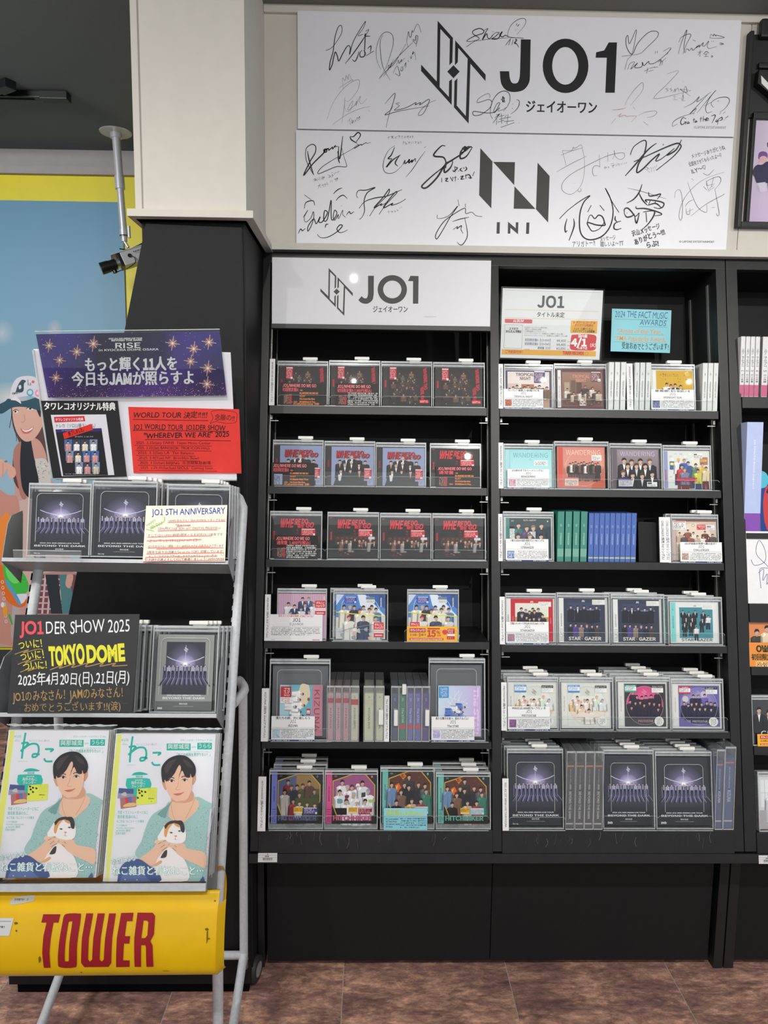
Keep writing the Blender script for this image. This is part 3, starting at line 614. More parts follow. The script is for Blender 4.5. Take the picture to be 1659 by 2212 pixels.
# crop C (1320,50)
signs(12, 1320, 50, .16878, 8, IK2, [[(135,425),(270,410),(380,385),(440,330),(590,180),(590,110),(480,120),(340,260),(270,400),(200,310),(190,200),(215,160),(235,265),(320,85),(310,200),(265,400),(210,470),(175,595)], [(215,590),(240,520),(300,500),(250,590),(340,510),(300,570),(390,560),(400,500),(420,545),(480,490),(490,520),(560,510),(680,420),(765,330),(740,320),(670,360)],
 [(570,360),(563,390)], [(595,355),(588,385)], [(710,405),(760,330)], [(425,615),(480,590)], [(470,570),(455,645)], [(490,580),(560,560)], [(480,620),(540,600)], [(550,570),(600,560)], [(600,500),(640,470),(620,550)], [(660,480),(650,540)], [(640,500),(700,450)], [(697,485),(703,490)]])
signs(13, 1320, 50, .16878, 7, IK2, [[(865,250),(900,180),(990,140),(1020,160),(960,280),(920,395)], [(860,395),(900,250),(970,85),(930,300),(945,385)], [(950,380),(960,330),(975,340),(985,330),(1000,355),(1030,320),(1045,350),(1080,320),(1110,290),(1090,320),(1130,280),(1125,310),(1180,250),(1170,290),(1200,290),(1250,230),(1230,290),(1250,325),(1300,315),(1350,300)],
 [(1045,215),(1080,230)], [(1265,190),(1275,145),(1310,165),(1315,140),(1340,165),(1350,155),(1450,185),(1350,195),(1265,190)], [(1288,230),(1290,240)], [(1310,228),(1312,240)], [(1385,265),(1400,255),(1440,268),(1400,280)], [(1385,278),(1435,262)], [(1105,375),(1170,365)], [(1140,345),(1135,430)], [(1135,380),(1110,410)], [(1180,400),(1215,365),(1255,385)], [(1190,400),(1240,395)], [(1215,390),(1212,425)], [(1190,430),(1245,425)], [(1280,425),(1290,415),(1300,428),(1285,438),(1280,425)]])
signs(14, 1320, 50, .16878, 5, GR, [[(175,1050),(220,960),(300,850),(390,765),(412,790),(390,880),(250,1050)], [(280,1070),(308,1105)], [(350,1180),(440,1140),(560,1125),(585,1150),(540,1190),(460,1210)], [(412,1260),(475,1310)], [(710,655),(865,612),(720,780),(550,965),(880,900),(1020,865)], [(530,965),(555,966)], [(735,830),(700,840),(730,860),(700,880)], [(780,830),(755,845),(780,862),(755,880)], [(790,890),(820,840),(815,880),(850,830),(870,880)], [(880,840),(1010,930)], [(915,930),(950,805),(970,890),(880,845),(1020,865)], [(918,745),(924,755)], [(790,940),(830,935)], [(790,985),(850,980)], [(810,940),(815,980)], [(860,960),(890,960)], [(900,990),(920,920),(925,960),(910,995),(945,990)]])
signs(15, 1320, 50, .16878, 7, IK2, [[(935,1080),(1050,1020),(1130,940),(1100,1010),(1280,880)], [(1250,900),(1130,1030),(1010,1160),(1090,1090),(1050,1170)], [(1100,1150),(1220,1000),(1340,860),(1260,960),(1210,1080),(1230,1150),(1290,1130)], [(1190,1060),(1290,1010)], [(1310,1080),(1280,1020),(1370,960),(1480,950),(1515,1000),(1460,1090),(1390,1140)], [(1355,1000),(1385,998)], [(1385,1170),(1405,1145)], [(1430,1160),(1460,1135)], [(780,1320),(800,1260),(900,1200),(1060,1150)], [(785,1325),(850,1290)]])
signs(16, 1320, 50, .16878, 11, IK, [[(960,1225),(920,1210),(890,1260),(905,1300),(960,1270),(950,1300)], [(930,1265),(965,1262)], [(985,1260),(975,1285),(1000,1280),(985,1260)], [(1060,1215),(1058,1275)], [(1045,1240),(1075,1232)], [(1085,1245),(1075,1268),(1098,1262),(1085,1245)], [(1150,1200),(1145,1265)], [(1135,1225),(1165,1218)], [(1180,1190),(1178,1260)], [(1180,1235),(1205,1230),(1205,1258)], [(1215,1240),(1245,1225),(1222,1215),(1220,1250),(1255,1240)], [(1280,1190),(1335,1180),(1290,1280)], [(1345,1240),(1340,1262),(1365,1255),(1350,1235)], [(1375,1225),(1360,1300)], [(1370,1235),(1415,1205),(1420,1235),(1385,1250)], [(1450,1235),(1447,1243)], [(1500,1190),(1460,1220)]])
signs(17, 1320, 50, .16878, 6, (176,130,90), [[(80,1190),(130,1160),(100,1200),(170,1180),(200,1195),(240,1190),(330,1190)], [(10,1110),(110,1105),(190,1085)], [(0,1290),(60,1220)], [(260,1265),(330,1190)]])
# lower board
e, I, R = board('signed_board', [(639,282),(1584,297),(1569,543),(640,530)], YB, 'lower white signboard with dark geometric folded emblem and bold marker signatures', 0.013)
P = Print(fn=lambda x, y: hit(WALLF, x, y, YB)); P.src(880, 280, .19289); DG = (58,57,55)
P.poly([(817,207),(953,358),(940,882),(803,735)], DG); P.poly([(960,362),(1205,364),(1196,622)], DG); P.poly([(1199,634),(1435,889),(1190,886)], DG); P.poly([(1458,370),(1593,520),(1576,1041),(1440,892)], DG)
P.build('printed_emblem', e, I @ T(0, YB, 0)); P = big(); P.src(880, 280, .19289)
P.poly([(1002,1036),(1036,1036),(1033,1165),(998,1165)], DG); P.build('printed_letter', e, I @ T(0, YB, 0)); P = big(); P.src(880, 280, .19289)
P.poly([(1333,1040),(1367,1040),(1362,1168),(1328,1167)], DG)
P.build('printed_letter', e, I @ T(0, YB, 0)); P = big(); P.src(880, 280, .19289)
P.poly([(1127,1030),(1213,1105),(1214,1038),(1243,1038),(1239,1172),(1154,1100),(1152,1165),(1124,1165)], DG)
P.build('printed_letter', e, I @ T(0, YB, 0)); P = big(); P.src(1380, 280, .16817); P.text('© LAPONE ENTERTAINMENT', 518, 1450, 24, (50,50,50), 0.02, w=452, rot=0.5)
P.build('printed_lettering', e, I @ T(0, YB, 0))
P = Print(fn=lambda x, y: hit(WALLF, x, y, YB))
S = lambda *a: signs(0, *a)
S(640, 280, .15672, 18, IK, [[(155,295),(180,430),(240,625)], [(240,625),(140,430),(135,270),(210,205),(265,230),(260,320),(190,440),(100,635),(230,470),(380,320),(380,280),(420,270),(410,310),(380,300),(440,260),(450,285),(500,240),(500,270),(545,215),(520,240),(570,230)], [(640,90),(600,400),(570,300)], [(585,230),(580,400),(600,465)], [(740,95),(790,95),(850,40),(885,80),(825,170)], [(740,95),(760,140),(840,190)]])
S(640, 280, .15672, 11, IK2, [[(620,220),(650,350),(692,480),(680,515),(560,510),(430,560),(300,610),(340,530),(500,420),(700,310),(800,250)], [(780,265),(840,210),(860,215),(800,260),(890,205),(900,215),(960,180),(975,190),(1030,178)]])
S(640, 280, .15672, 7, IK, [[(235,690),(280,675)],[(255,665),(262,710)],[(245,710),(275,690),(290,705)],[(300,665),(302,700)],[(325,655),(322,695)],[(345,680),(385,650),(370,690)],[(360,640),(358,690)],[(440,620),(470,650),(440,660)],[(480,600),(505,595)],[(480,630),(505,625),(490,660)],[(525,600),(560,590)],[(530,600),(530,620)],[(570,580),(595,573)],[(575,580),(577,600)],
 [(295,775),(345,765)],[(325,745),(300,810)],[(315,770),(340,805)],[(360,750),(380,795)],[(350,775),(395,750)],[(400,735),(398,790)],[(395,760),(430,750)],[(420,720),(440,770)],[(470,700),(472,730)],[(492,695),(494,725)],[(545,705),(530,680),(550,685),(568,665),(565,690),(548,712)]])
S(640, 280, .15672, 6, IK, [[(1255,115),(1290,100)],[(1275,90),(1270,135)],[(1295,100),(1325,95),(1310,125)],[(1340,85),(1325,110),(1345,125)],[(1360,95),(1380,130)],[(1355,120),(1395,90)],[(1400,90),(1425,88),(1415,118)],[(1445,95),(1475,90)],[(1458,85),(1462,125)],[(1490,90),(1490,120)],[(1505,85),(1500,120)],[(1515,105),(1545,90),(1530,120)],[(1560,85),(1575,100),(1560,115)],[(1590,85),(1610,95),(1595,115)],
 [(1465,175),(1500,170)],[(1480,160),(1475,205)],[(1505,165),(1510,200),(1530,190)],[(1540,175),(1560,172),(1550,200)],[(1580,170),(1590,200)],[(1605,165),(1612,190)],[(1630,170),(1650,168),(1640,195)],[(1670,165),(1690,185),(1670,195)],[(1705,160),(1708,190)],[(1722,158),(1725,188)]])
S(640, 280, .15672, 9, IK, [[(1360,220),(1270,290),(1205,430),(1205,560),(1270,605),(1370,580),(1470,480)], [(1760,250),(1790,235)], [(1510,655),(1600,550),(1680,430),(1775,300)]])
S(640, 280, .15672, 19, IK, [[(1355,245),(1310,350),(1265,400),(1320,400)],[(1320,400),(1240,520),(1330,420),(1435,350)],[(1430,350),(1380,420),(1365,470),(1400,505)],[(1470,480),(1500,420),(1495,470),(1540,440),(1560,410),(1550,460),(1600,420),(1590,455),(1640,400),(1640,445)]])
S(640, 280, .15672, 15, IK, [[(112,900),(205,968)],[(110,1090),(130,1010),(200,980),(240,990),(255,1045)],[(510,888),(570,830),(632,803)],[(547,980),(590,930),(650,905),(702,953)],[(95,1210),(160,1110),(110,1210),(130,1275),(200,1220),(235,1130),(240,1220),(200,1340),(160,1400),(165,1330),(240,1230),(275,1300),(330,1200),(310,1270),(360,1270),(430,1150),(390,1120),(380,1250),(430,1230),(480,970),(480,1180),(500,1250),(560,1160),(530,1110),(510,1200),(530,1250),(580,1170),(575,1210),(590,1220),(640,1110),(640,1170),(680,1210)],[(622,1050),(626,1058)],[(690,1180),(730,1130),(750,1160),(795,1130)],[(28,1435),(60,1370),(85,1395),(125,1362)],[(398,1355),(410,1310),(445,1302)],[(290,1445),(340,1490),(440,1480),(560,1410),(635,1330),(600,1315),(560,1370),(590,1415),(640,1415),(708,1383)]])
S(640, 280, .15672, 15, IK, [[(850,945),(828,900),(860,840),(960,835),(1088,798),(980,870),(935,980),(940,1120),(910,1200),(870,1240)],[(865,1085),(950,990),(1100,940),(1240,920),(1380,860),(1458,828)],[(975,1182),(982,1186)],[(1010,1195),(1100,1060),(1260,900),(1280,820),(1200,930),(1070,1080),(1180,1020),(1160,1050),(1240,1010)],[(1140,1170),(1240,1030),(1380,880),(1370,860),(1290,950),(1200,1080),(1330,1015),(1310,1045),(1420,1010),(1510,955)]])
S(640, 280, .15672, 6, IK, [[(1258,1135),(1285,1125)],[(1270,1115),(1275,1158)],[(1300,1125),(1330,1130),(1310,1145)],[(1345,1110),(1370,1130),(1350,1135)],[(1385,1095),(1395,1120),(1405,1105)],[(1420,1085),(1440,1078)],[(1452,1060),(1455,1080)]])
S(880, 280, .19289, 20, IK, [[(425,185),(380,185),(300,270),(310,300),(400,310),(430,360),(430,430)],[(430,370),(400,420),(300,500),(200,590),(160,640),(215,650),(330,540),(420,400),(520,330),(610,270),(670,200),(640,240),(600,260)],[(510,350),(430,380),(415,480),(480,430),(510,360)],[(690,185),(610,230),(590,290),(600,325),(660,300),(720,210)],[(610,215),(650,190),(640,240),(700,195),(730,205)]])
S(880, 280, .19289, 14, IK, [[(510,450),(520,470),(560,430),(530,420)],[(530,410),(535,480)],[(570,460),(575,470)],[(610,430),(590,450),(620,470)],[(630,420),(635,440)],[(650,415),(665,440),(640,465)],[(385,540),(385,590)],[(420,550),(450,545),(430,575),(460,580)],[(480,530),(500,570)],[(510,530),(505,580)],[(520,540),(550,535)],[(540,520),(535,580)],[(565,550),(570,560)],[(590,530),(625,520),(600,555),(640,550)],[(655,500),(655,550)],[(645,520),(690,505),(710,545),(680,535)],[(750,470),(730,520)],[(718,538),(722,545)]])
S(880, 280, .19289, 10, IK, [[(565,785),(580,855)],[(650,830),(650,872)],[(335,955),(340,995),(420,985),(480,950),(565,855),(480,980),(400,1120),(330,1225),(320,1170),(400,1040),(500,960),(640,880),(655,940),(720,925),(770,965),(838,973)],[(505,1030),(600,1000),(690,983)],[(640,985),(665,1100),(670,1200),(620,1285),(580,1285),(558,1260)],[(515,1120),(560,1085),(555,1110),(605,1075),(600,1120),(625,1163)]])
S(1180, 280, .16878, 6, (120,118,112), [[(185,328),(320,275),(460,235)],[(205,268),(255,460)],[(205,268),(320,268),(345,228),(370,238),(445,195),(460,235)],[(132,542),(330,430),(518,340)],[(460,235),(485,360),(485,560),(440,720),(340,820),(250,815),(195,750),(230,650),(350,550),(560,440),(760,345),(900,305),(990,300),(1000,350),(950,382),(890,350),(865,265),(875,310),(850,380)],[(678,320),(685,480)],[(655,585),(610,590),(590,530),(610,470),(660,462),(685,480)],[(785,290),(787,410)],[(400,770),(420,797),(445,780),(440,750)],[(980,245),(983,250)],[(1008,240),(1012,250)],[(340,688),(344,692)],[(365,684),(369,688)]])
S(1180, 280, .16878, 5, (90,88,84), [[(735,490),(770,480),(755,505)],[(750,470),(745,505)],[(785,480),(800,478),(795,495)],[(825,440),(870,430)],[(830,460),(870,455),(850,470),(865,490)],[(885,440),(890,470)],[(905,430),(905,465)],[(915,450),(940,440)],[(925,430),(935,470)],[(960,430),(965,455)],[(980,430),(985,445)],[(1005,420),(1008,440)],[(1025,415),(1028,435)]])
S(1180, 280, .16878, 20, IK2, [[(1075,325),(1120,220),(1240,140),(1280,170),(1250,320),(1180,440),(1160,550),(1240,500),(1350,390),(1450,310),(1400,400),(1480,370),(1640,240)],[(1410,175),(1300,260),(1120,470),(1010,592)],[(1120,412),(1280,340),(1500,240),(1640,185),(1700,180),(1720,230),(1620,350),(1410,520)],[(1495,185),(1497,200)],[(1640,240),(1540,330),(1660,260),(1730,130)]])
S(1180, 280, .16878, 5, IK, [[(1260,500),(1290,520)],[(1275,485),(1300,490),(1290,520)],[(1310,490),(1320,515)],[(1335,480),(1350,510)],[(1360,480),(1375,500)],[(1385,470),(1395,490)],[(1410,455),(1415,480)],[(1300,530),(1325,545)],[(1340,520),(1355,540)],[(1370,515),(1385,535)],[(1400,505),(1410,525)]])
S(1180, 280, .16878, 18, IK, [[(168,1142),(280,1030),(440,910),(560,845),(480,930),(430,1080),(430,1280),(480,1380),(580,1410),(720,1360),(820,1230),(855,1050),(820,880),(755,750),(840,920),(930,1060)],[(265,1140),(240,1240),(245,1312),(268,1290)],[(350,1140),(355,1240),(290,1420)],[(575,968),(530,1055)],[(685,968),(742,1038)],[(525,1190),(550,1110),(580,1095),(620,1140),(670,1095),(720,1120),(745,1190),(745,1225),(640,1220),(525,1190),(560,1270),(600,1300),(680,1270),(740,1190)],[(885,1105),(880,1150),(905,1180)],[(955,1170),(880,1200),(865,1260),(900,1280),(960,1265)],
 [(1225,700),(1190,800),(1120,890),(1030,940)],[(1180,800),(1230,900),(1295,970)],[(1310,800),(1320,850),(1400,840),(1465,825),(1420,890)],[(1260,900),(1290,930),(1270,900),(1400,910),(1500,940),(1490,990),(1440,1010),(1375,995)],[(1330,910),(1310,960)],[(1400,910),(1390,940)],[(1300,970),(1400,945),(1470,1000)],[(1150,980),(1155,1010),(1260,1010),(1400,1045),(1480,1085),(1390,1105)],
 [(1000,1080),(1000,1020),(1040,1005),(1090,1050),(1140,1110),(1185,1065)],[(1000,1080),(1030,1120),(1090,1110),(1130,1080)],[(1130,1110),(1155,1200),(1190,1065)],[(1240,1055),(1370,1040),(1380,1090),(1310,1200),(1215,1290)],[(1275,1060),(1285,1185)]])
S(1180, 280, .16878, 6, IK, [[(1045,750),(1180,780),(1350,830),(1535,885)]]); S(1180, 280, .16878, 22, IK, [[(1030,1066),(1034,1070)]])
P = big(); P.src(1180, 280, .16878); P.text('アリガトー!!', 330, 1500, 58, IK, 0.0, w=300, rot=-4, jit=0.8); P.text('メッセージ', 685, 1430, 48, IK, 0.0, w=205, rot=-8, jit=0.8); P.text('嬉しいよ〜TT', 690, 1495, 52, IK, 0.0, w=300, rot=-2, jit=0.8)
P.text('沢山メッセージ', 1105, 1365, 60, IK, 0.03, w=370, rot=-17, jit=0.8); P.text('ありがとう〜!!!', 1130, 1470, 62, IK, 0.035, w=420, rot=-19, jit=0.8); P.text('らぶ!', 1275, 1510, 62, IK, 0.03, w=170, rot=-8, jit=0.8)
P.src(1380, 280, .16817); P.text('メッセージありがとうね.', 680, 370, 46, IK, 0.0, w=455, rot=-15, jit=0.8); P.text('全部見させてもらったよ〜♡', 645, 475, 42, IK, 0.0, w=440, rot=-17, jit=0.8); P.text('ILY〜♡', 680, 570, 54, IK, 0.0, w=200, rot=-18, jit=0.6)
P.build('marker_note', e, I @ T(0, YB-0.0003, 0))['kind'] = 'stuff'
S(1380, 280, .16817, 6, (92,90,88), [[(460,880),(470,800),(520,770),(550,840),(560,980),(555,1120),(535,1165),(515,1110),(540,980),(620,830),(760,690),(900,610),(1095,548)],[(628,680),(690,860),(760,1000),(840,1060),(875,1050),(870,965)],[(675,628),(705,652)],[(590,990),(640,930),(700,900)],[(605,1010),(615,1080),(650,1085),(655,1005)],[(615,1060),(700,1020)],[(668,1112),(860,960),(1080,840),(1085,828)],[(975,765),(1010,950),(1030,1080),(1010,1110),(995,1075)],[(975,770),(1040,690),(1050,630),(1010,605),(880,660),(870,720)],[(830,730),(870,775)],[(865,655),(885,760)],[(960,610),(930,740)],[(870,720),(970,700)],[(885,795),(965,740)],[(880,780),(950,720)],[(825,560),(890,585),(965,512)],[(935,1003),(978,998)]])
# dark relief frame at the top right
YR = YW-0.024
fx = [wpt(1598, 480, YR).x, wpt(1615, 80, YR).x]; X0 = wpt(1606, 300, YR).x; X1 = X0+0.62
zt = wpt(1640, 66, YR).z; zm = wpt(1630, 250, YR).z; zb2 = wpt(1610, 490, YR).z; zb3 = wpt(1610, 478, YR).z
rf = empty('relief_frame', T((X0+X1)/2, YW, zb2), 'black deep frame with raised angular pieces above a lavender photo print', 'frame')
I = rf.matrix_world.inverted(); FB = M('frame_black', (24,24,25), 0.5, 0, 0.4, 0.15, 50)
m = MB(); m.box(X0, X0+0.012, YR, YW-0.001, zb2, zt, FB, I, 0.003); m.box(X1-0.012, X1, YR, YW-0.001, zb2, zt, FB, I, 0.003); m.box(X0+0.012, X1-0.012, YR, YW-0.001, zb2, zb2+0.016, FB, I, 0.003); m.build('outer_frame', rf)
m = MB(); m.box(X0+0.026, X0+0.036, YR+0.002, YR+0.02, zb3, zm, FB, I, 0.003); m.build('inner_frame', rf)
m = MB(); m.box(X0+0.012, X1-0.012, YR+0.012, YW-0.002, zm, zt-0.004, FB, I, 0.003); m.box(X0+0.028, X1-0.03, YR-0.008, YR+0.012, zt-0.02, zt+0.03, FB, I, 0.006); m.box(X0+0.032, X1-0.03, YR+0.0, YR+0.012, zt-0.1, zt-0.085, FB, I, 0.004)
m.box(X0+0.026, X1-0.03, YR+0.0, YR+0.012, zm-0.006, zm+0.012, FB, I, 0.003); m.build('upper_board', rf)
a = wpt(1641, 163, YR-0.01); Q = [(1640,150),(1660,175),(1700,222),(1700,238),(1660,200),(1636,180)]
qq = [wpt(x, y, YR-0.01) for x, y in Q]; m = MB(); m.prism([(q.x, q.z) for q in qq], YR-0.012, YR+0.012, DKPL, I)
m.build('angled_arm', rf)
qq = [wpt(x, y, YR-0.013) for x, y in [(1644,163),(1660,180),(1700,222),(1700,234),(1660,195),(1645,180)]]; m = MB(); m.prism([(q.x, q.z) for q in qq], YR-0.0135, YR-0.012, WHITEP, I); m.build('white_inlay', rf)
m = MB(); m.box(X0+0.036, X1-0.03, YR+0.014, YR+0.02, zb3, zm-0.006, M('photo_backing', (150,140,160), 0.5), I); m.build('photo_backing', rf)
YQ = YR+0.0138; P = Print(fn=lambda x, y: hit(WALLF, x, y, YQ)); s0 = P.base
XL = X0+0.036; P.fn = P.base = lambda x, y: (max(s0(x, y)[0], XL), min(max(s0(x, y)[1], zb3), zm-0.006))
P.poly([(1600,500),(1790,500),(1790,240),(1600,240)], None, [(196,176,206),(204,188,212),(206,196,210),(204,192,210)])
P.src(1560, 30, .2215); P.ring(430, 1230, 90, 105, 5, (206,190,208), 24)
P.blob([(350,1400),(360,1355),(400,1340),(440,1360),(440,1410),(420,1400),(380,1400),(360,1420)], (112,70,140)); P.blob([(365,1400),(370,1440),(400,1460),(430,1440),(435,1400),(400,1385)], (214,170,170)); P.stroke([(350,1460),(372,1420),(392,1440)], 14, (214,170,170))
P.blob([(345,1470),(310,1500),(296,1560),(330,1640),(350,1650),(440,1650),(520,1640),(520,1460),(440,1440),(390,1470)], (38,32,70)); P.blob([(440,1640),(520,1640),(560,2000),(500,2000),(460,1850)], (64,40,120))
P.stroke([(305,1580),(360,1740),(440,1745)], 5, (196,190,206), False); P.poly([(340,1650),(420,1640),(440,1730),(370,1738)], (206,198,214)); P.stroke([(430,1760),(385,1780),(352,1895)], 4, (200,190,210)); P.poly([(437,1260),(470,1230),(470,1300),(440,1300)], (70,60,80))
P.text('LAPONE ENTERTAINMENT', 275, 2035, 16, (220,206,222), 0.0)
P.build('photo_print', rf, I @ T(0, YQ, 0))
# ================================================================== LEANING DISPLAY SHELVES
LEAN = math.atan(0.2036)
L = frame((0, 2.108-0.2036*1.62, 0), LEAN)
def lx(px, py, yl=0.0): return hit(L, px, py, yl)[0]
def lz(px, py, yl=0.0): return hit(L, px, py, yl)[1]
xA0, xA1 = lx(571.5, 1186), lx(1061.5, 1250); xB0, xB1 = lx(1080.5, 1187), lx(1565, 1185)
xU0 = lx(541, 1800); xU1 = lx(1587, 1197)-0.0012; xV0 = lx(1587, 1197)+0.0012; xC0 = lx(1612.5, 1197); xC1 = xC0+0.64
ztop = hit(L, 1100, 556)[1]; zrail = lz(1000, 1863.5); zfb = lz(1000, 1843)
ztl = (STZ-0.018)/math.cos(LEAN)
SD = 0.215
YBASE = 1.979
SC = M('scratch_pale', (120,122,124), 0.8, 0, 0.2)
SLP = 0.13
def slope_shelf(nm, u, LF, a, b, z0, z1):
    m = MB(); y0, y1 = -0.004, SD-0.001
    vs = [(x, y, z+max(0, y)*SLP) for x in (a, b) for (y, z) in ((y0, z0), (y0, z1), (y1, z1), (y1, z0))]
    m.add(vs, [(0,1,2,3),(7,6,5,4),(0,4,5,1),(1,5,6,2),(2,6,7,3),(3,7,4,0)], BLACK, LF); return m.build(nm, u)
def unit(label, x0, x1, dividers, bays, name='display_shelf_unit'):
    u = empty(name, T((x0+x1)/2, YBASE, 0), label, 'shelf')
    I = u.matrix_world.inverted(); LF = I @ L
    def part(nm, a, mat=BLACK, bev=0.0012, F=None):
        m = MB(); m.box(*a, mat, LF if F is None else F, bev); return m.build(nm, u)
    for (a, b) in dividers: part('side_panel', (a, b, -0.001, SD+0.012, zrail+0.03, ztl))
    part('back_panel', (x0+0.002, x1-0.002, SD, SD+0.01, zrail+0.03, ztl), BLACKM)
    part('top_rail', (x0, x1, -0.0015, 0.02, lz(1300, 578), ztl))
    part('top_board', (x0+0.001, x1-0.001, 0.0205, SD, ztl-0.014, ztl-0.001), BLACKM)
    part('bottom_rail', (x0-0.002, x1+0.002, -0.006, 0.06, zrail, zfb))
    part('bottom_rail', (x0+0.01, x1-0.01, 0.06, SD, zrail, zfb), BLACKM)
    return u, I, LF, part
uA, IA, LFA, partA = unit('tall black leaning shelf unit filled with discs, two bays wide', xU0, xU1, [(xU0, xA0), (xA1, xB0), (xB1, xU1)], 2)
ROWA = [(879, 816), (1052.5, 816), (1210, 816), (1385.5, 816), (1601.5, 816), (1792.5, 816)]
ROWB = [(886, 1310), (1058, 1310), (1214.5, 1320), (1393.5, 1325), (1579, 1330), (1792.5, 1340)]
endsA = [(583,1050.5), (579,1051), (575,1054), (571,1056.5), (566,1061), (560,1062.5)]
endsB = [(1077,1550), (1078,1556), (1079,1562), (1081,1569), (1084,1575), (1087,1584)]
THK = [17, 16, 16, 16, 15, 51]
ZA = []; ZB = []
METAL = M('bracket_metal', (150,150,146), 0.4, 0.6, 0.5)
for bay, rows, ends, Z, lim in (('a', ROWA, endsA, ZA, (xA0, xA1)), ('b', ROWB, endsB, ZB, (xB0, xB1))):
    for k, (py, pxc) in enumerate(rows):
        zt_ = lz(pxc, py); zb_ = lz(pxc, py+THK[k]); Z.append(zt_)
        a = max(lx(ends[k][0], py), lim[0]+0.0008); b = min(lx(ends[k][1], py), lim[1]-0.0008)
        if k < 5:
            slope_shelf('shelf', uA, LFA, a, b, zb_, zt_)
            m = MB()
            for xx in (lim[0]+0.006, lim[1]-0.012): m.box(xx, xx+0.006, 0.02, 0.026, zb_-0.012, zb_, METAL, LFA); m.box(xx-(0.0 if xx < lim[0]+0.01 else 0.018), xx+(0.024 if xx < lim[0]+0.01 else 0.006), 0.02, 0.0225, zb_-0.018, zb_-0.0155, METAL, LFA)
            m.build('shelf_bracket', uA)
        else:
            partA('base_shelf', (lim[0]+0.0005, lim[1]-0.0005, -0.004, SD-0.001, zfb+0.0005, zt_))
    m = MB()
    for xx in (lim[0]+0.0003, lim[1]-0.0023):
        for yy in (0.05, 0.17): m.box(xx, xx+0.002, yy, yy+0.012, Z[5]+0.01, ztl-0.06, METAL, LFA)
    m.build('slotted_strip', uA)
    P = Print(fn=lambda x, y: hit(L, x, y, -0.0043))
    for t in range(26 if bay == 'a' else 30):
        x = random.uniform(590, 1050) if bay == 'a' else random.uniform(1092, 1560); y = random.uniform(1796, 1812); h = random.uniform(5, 28)
        P.stroke([(x, y), (x+random.uniform(-3, 3), y+h*0.5), (x+random.uniform(-6, 4), y+h)], random.uniform(0.5, 0.9), random.choice([(70,72,74), (96,98,100), (56,58,60)]))
    P.build('scratch_marks', uA, LFA @ T(0, -0.0042, 0))['kind'] = 'stuff'
# lower cabinet front
zf0 = wpt(1000, 2074.5, YBASE).z; zf1 = wpt(1000, 1850, YBASE).z
W2 = IA
def wbox(u, I, nm, px0, px1, y0, y1, z0, z1, py=1970, mat=BLACKM, bev=0.0015):
    m = MB(); m.box(wpt(px0, py, YBASE).x, wpt(px1, py, YBASE).x, y0, y1, z0, z1, mat, I, bev); return m.build(nm, u)
wbox(uA, IA, 'base_panel', 577, 1060.3, YBASE, YBASE+0.018, zf0, zf1); wbox(uA, IA, 'base_panel', 1061.7, 1535.5, YBASE, YBASE+0.018, zf0, zf1)
wbox(uA, IA, 'base_post', 543, 555, YBASE-0.004, YBASE+0.05, 0, zf1, mat=BLACK); wbox(uA, IA, 'base_post', 557, 571, YBASE-0.004, YBASE+0.05, 0, zf1, mat=BLACK)
wbox(uA, IA, 'base_post', 1544.5, 1564.5, YBASE-0.012, YBASE+0.05, 0, zf1, mat=BLACK)
m = MB(); m.box(wpt(572, 1970, YBASE).x, wpt(1540, 1970, YBASE).x, YBASE+0.06, YBASE+0.07, 0.0, zf1+0.1, SLOT, IA); m.box(wpt(577, 1970, YBASE).x, wpt(1536, 1970, YBASE).x, YBASE+0.019, 2.5, zf0, zf0+0.015, BLACKM, IA); m.build('base_carcass', uA)
# neighbouring unit cut by the frame
uC, IC, LFC, partC = unit('black leaning shelf unit at the right edge of the photo', xV0, xC1+0.02, [(xV0, xC0), (xC1, xC1+0.02)], 1)
wbox(uC, IC, 'base_post', 1567.5, 1588, YBASE-0.012, YBASE+0.05, 0, zf1, mat=BLACK); wbox(uC, IC, 'base_panel', 1590, 2050, YBASE, YBASE+0.018, zf0, zf1)
RC = [(858, 24), (1152, 12), (1304, 40), (1440, 18), (1612, 18), (1798, 45)]
ZC = []
for k, (py, th) in enumerate(RC):
    zt_ = lz(1640, py); ZC.append(zt_)
    if k < 5: slope_shelf('shelf', uC, LFC, xC0+0.001, xC1-0.001, lz(1640, py+th), zt_)
    else: partC('base_shelf', (xC0+0.0005, xC1-0.0005, -0.004, SD-0.001, zfb+0.0005, zt_))
# bottom barcode plates
def small_tag(px0, py0, px1, py1, label, yl=-0.0075):
    x0, z1 = hit(L, px0, py0, yl); x1, z0 = hit(L, px1, py1, yl); W = x1-x0; H = z1-z0
    e = empty('barcode_label', L @ T(x0, yl, z0), label, 'label'); m = MB(); m.box(0, W, 0, 0.0012, 0, H, CARD, None); m.build('card', e)
    P = Print(W, H, src=(0, 0, 128, 64)); P.rect(3, 3, 125, 61, (214,214,212)); P.rect(0, 14, 128, 15.5, (150,150,150)); P.rect(0, 30, 128, 31.5, (150,150,150)); P.text('棚', 58, 12, 8, IK); P.text('9509', 46, 27, 9, IK, 0.04)
    x = 32
    while x < 96: w = random.choice([1, 1.6, 2.4]); P.rect(x, 33, x+w, 48, IK); x += w+random.choice([1, 1.6])
    P.rect(32, 52, 96, 53.5, IK); P.build('printing', e)
small_tag(557.5, 1843, 598.5, 1862.5, 'small white barcode label at the left foot of the shelf unit')
small_tag(1639, 1848, 1680, 1866, 'torn white barcode label at the far right edge below the neighbouring unit')
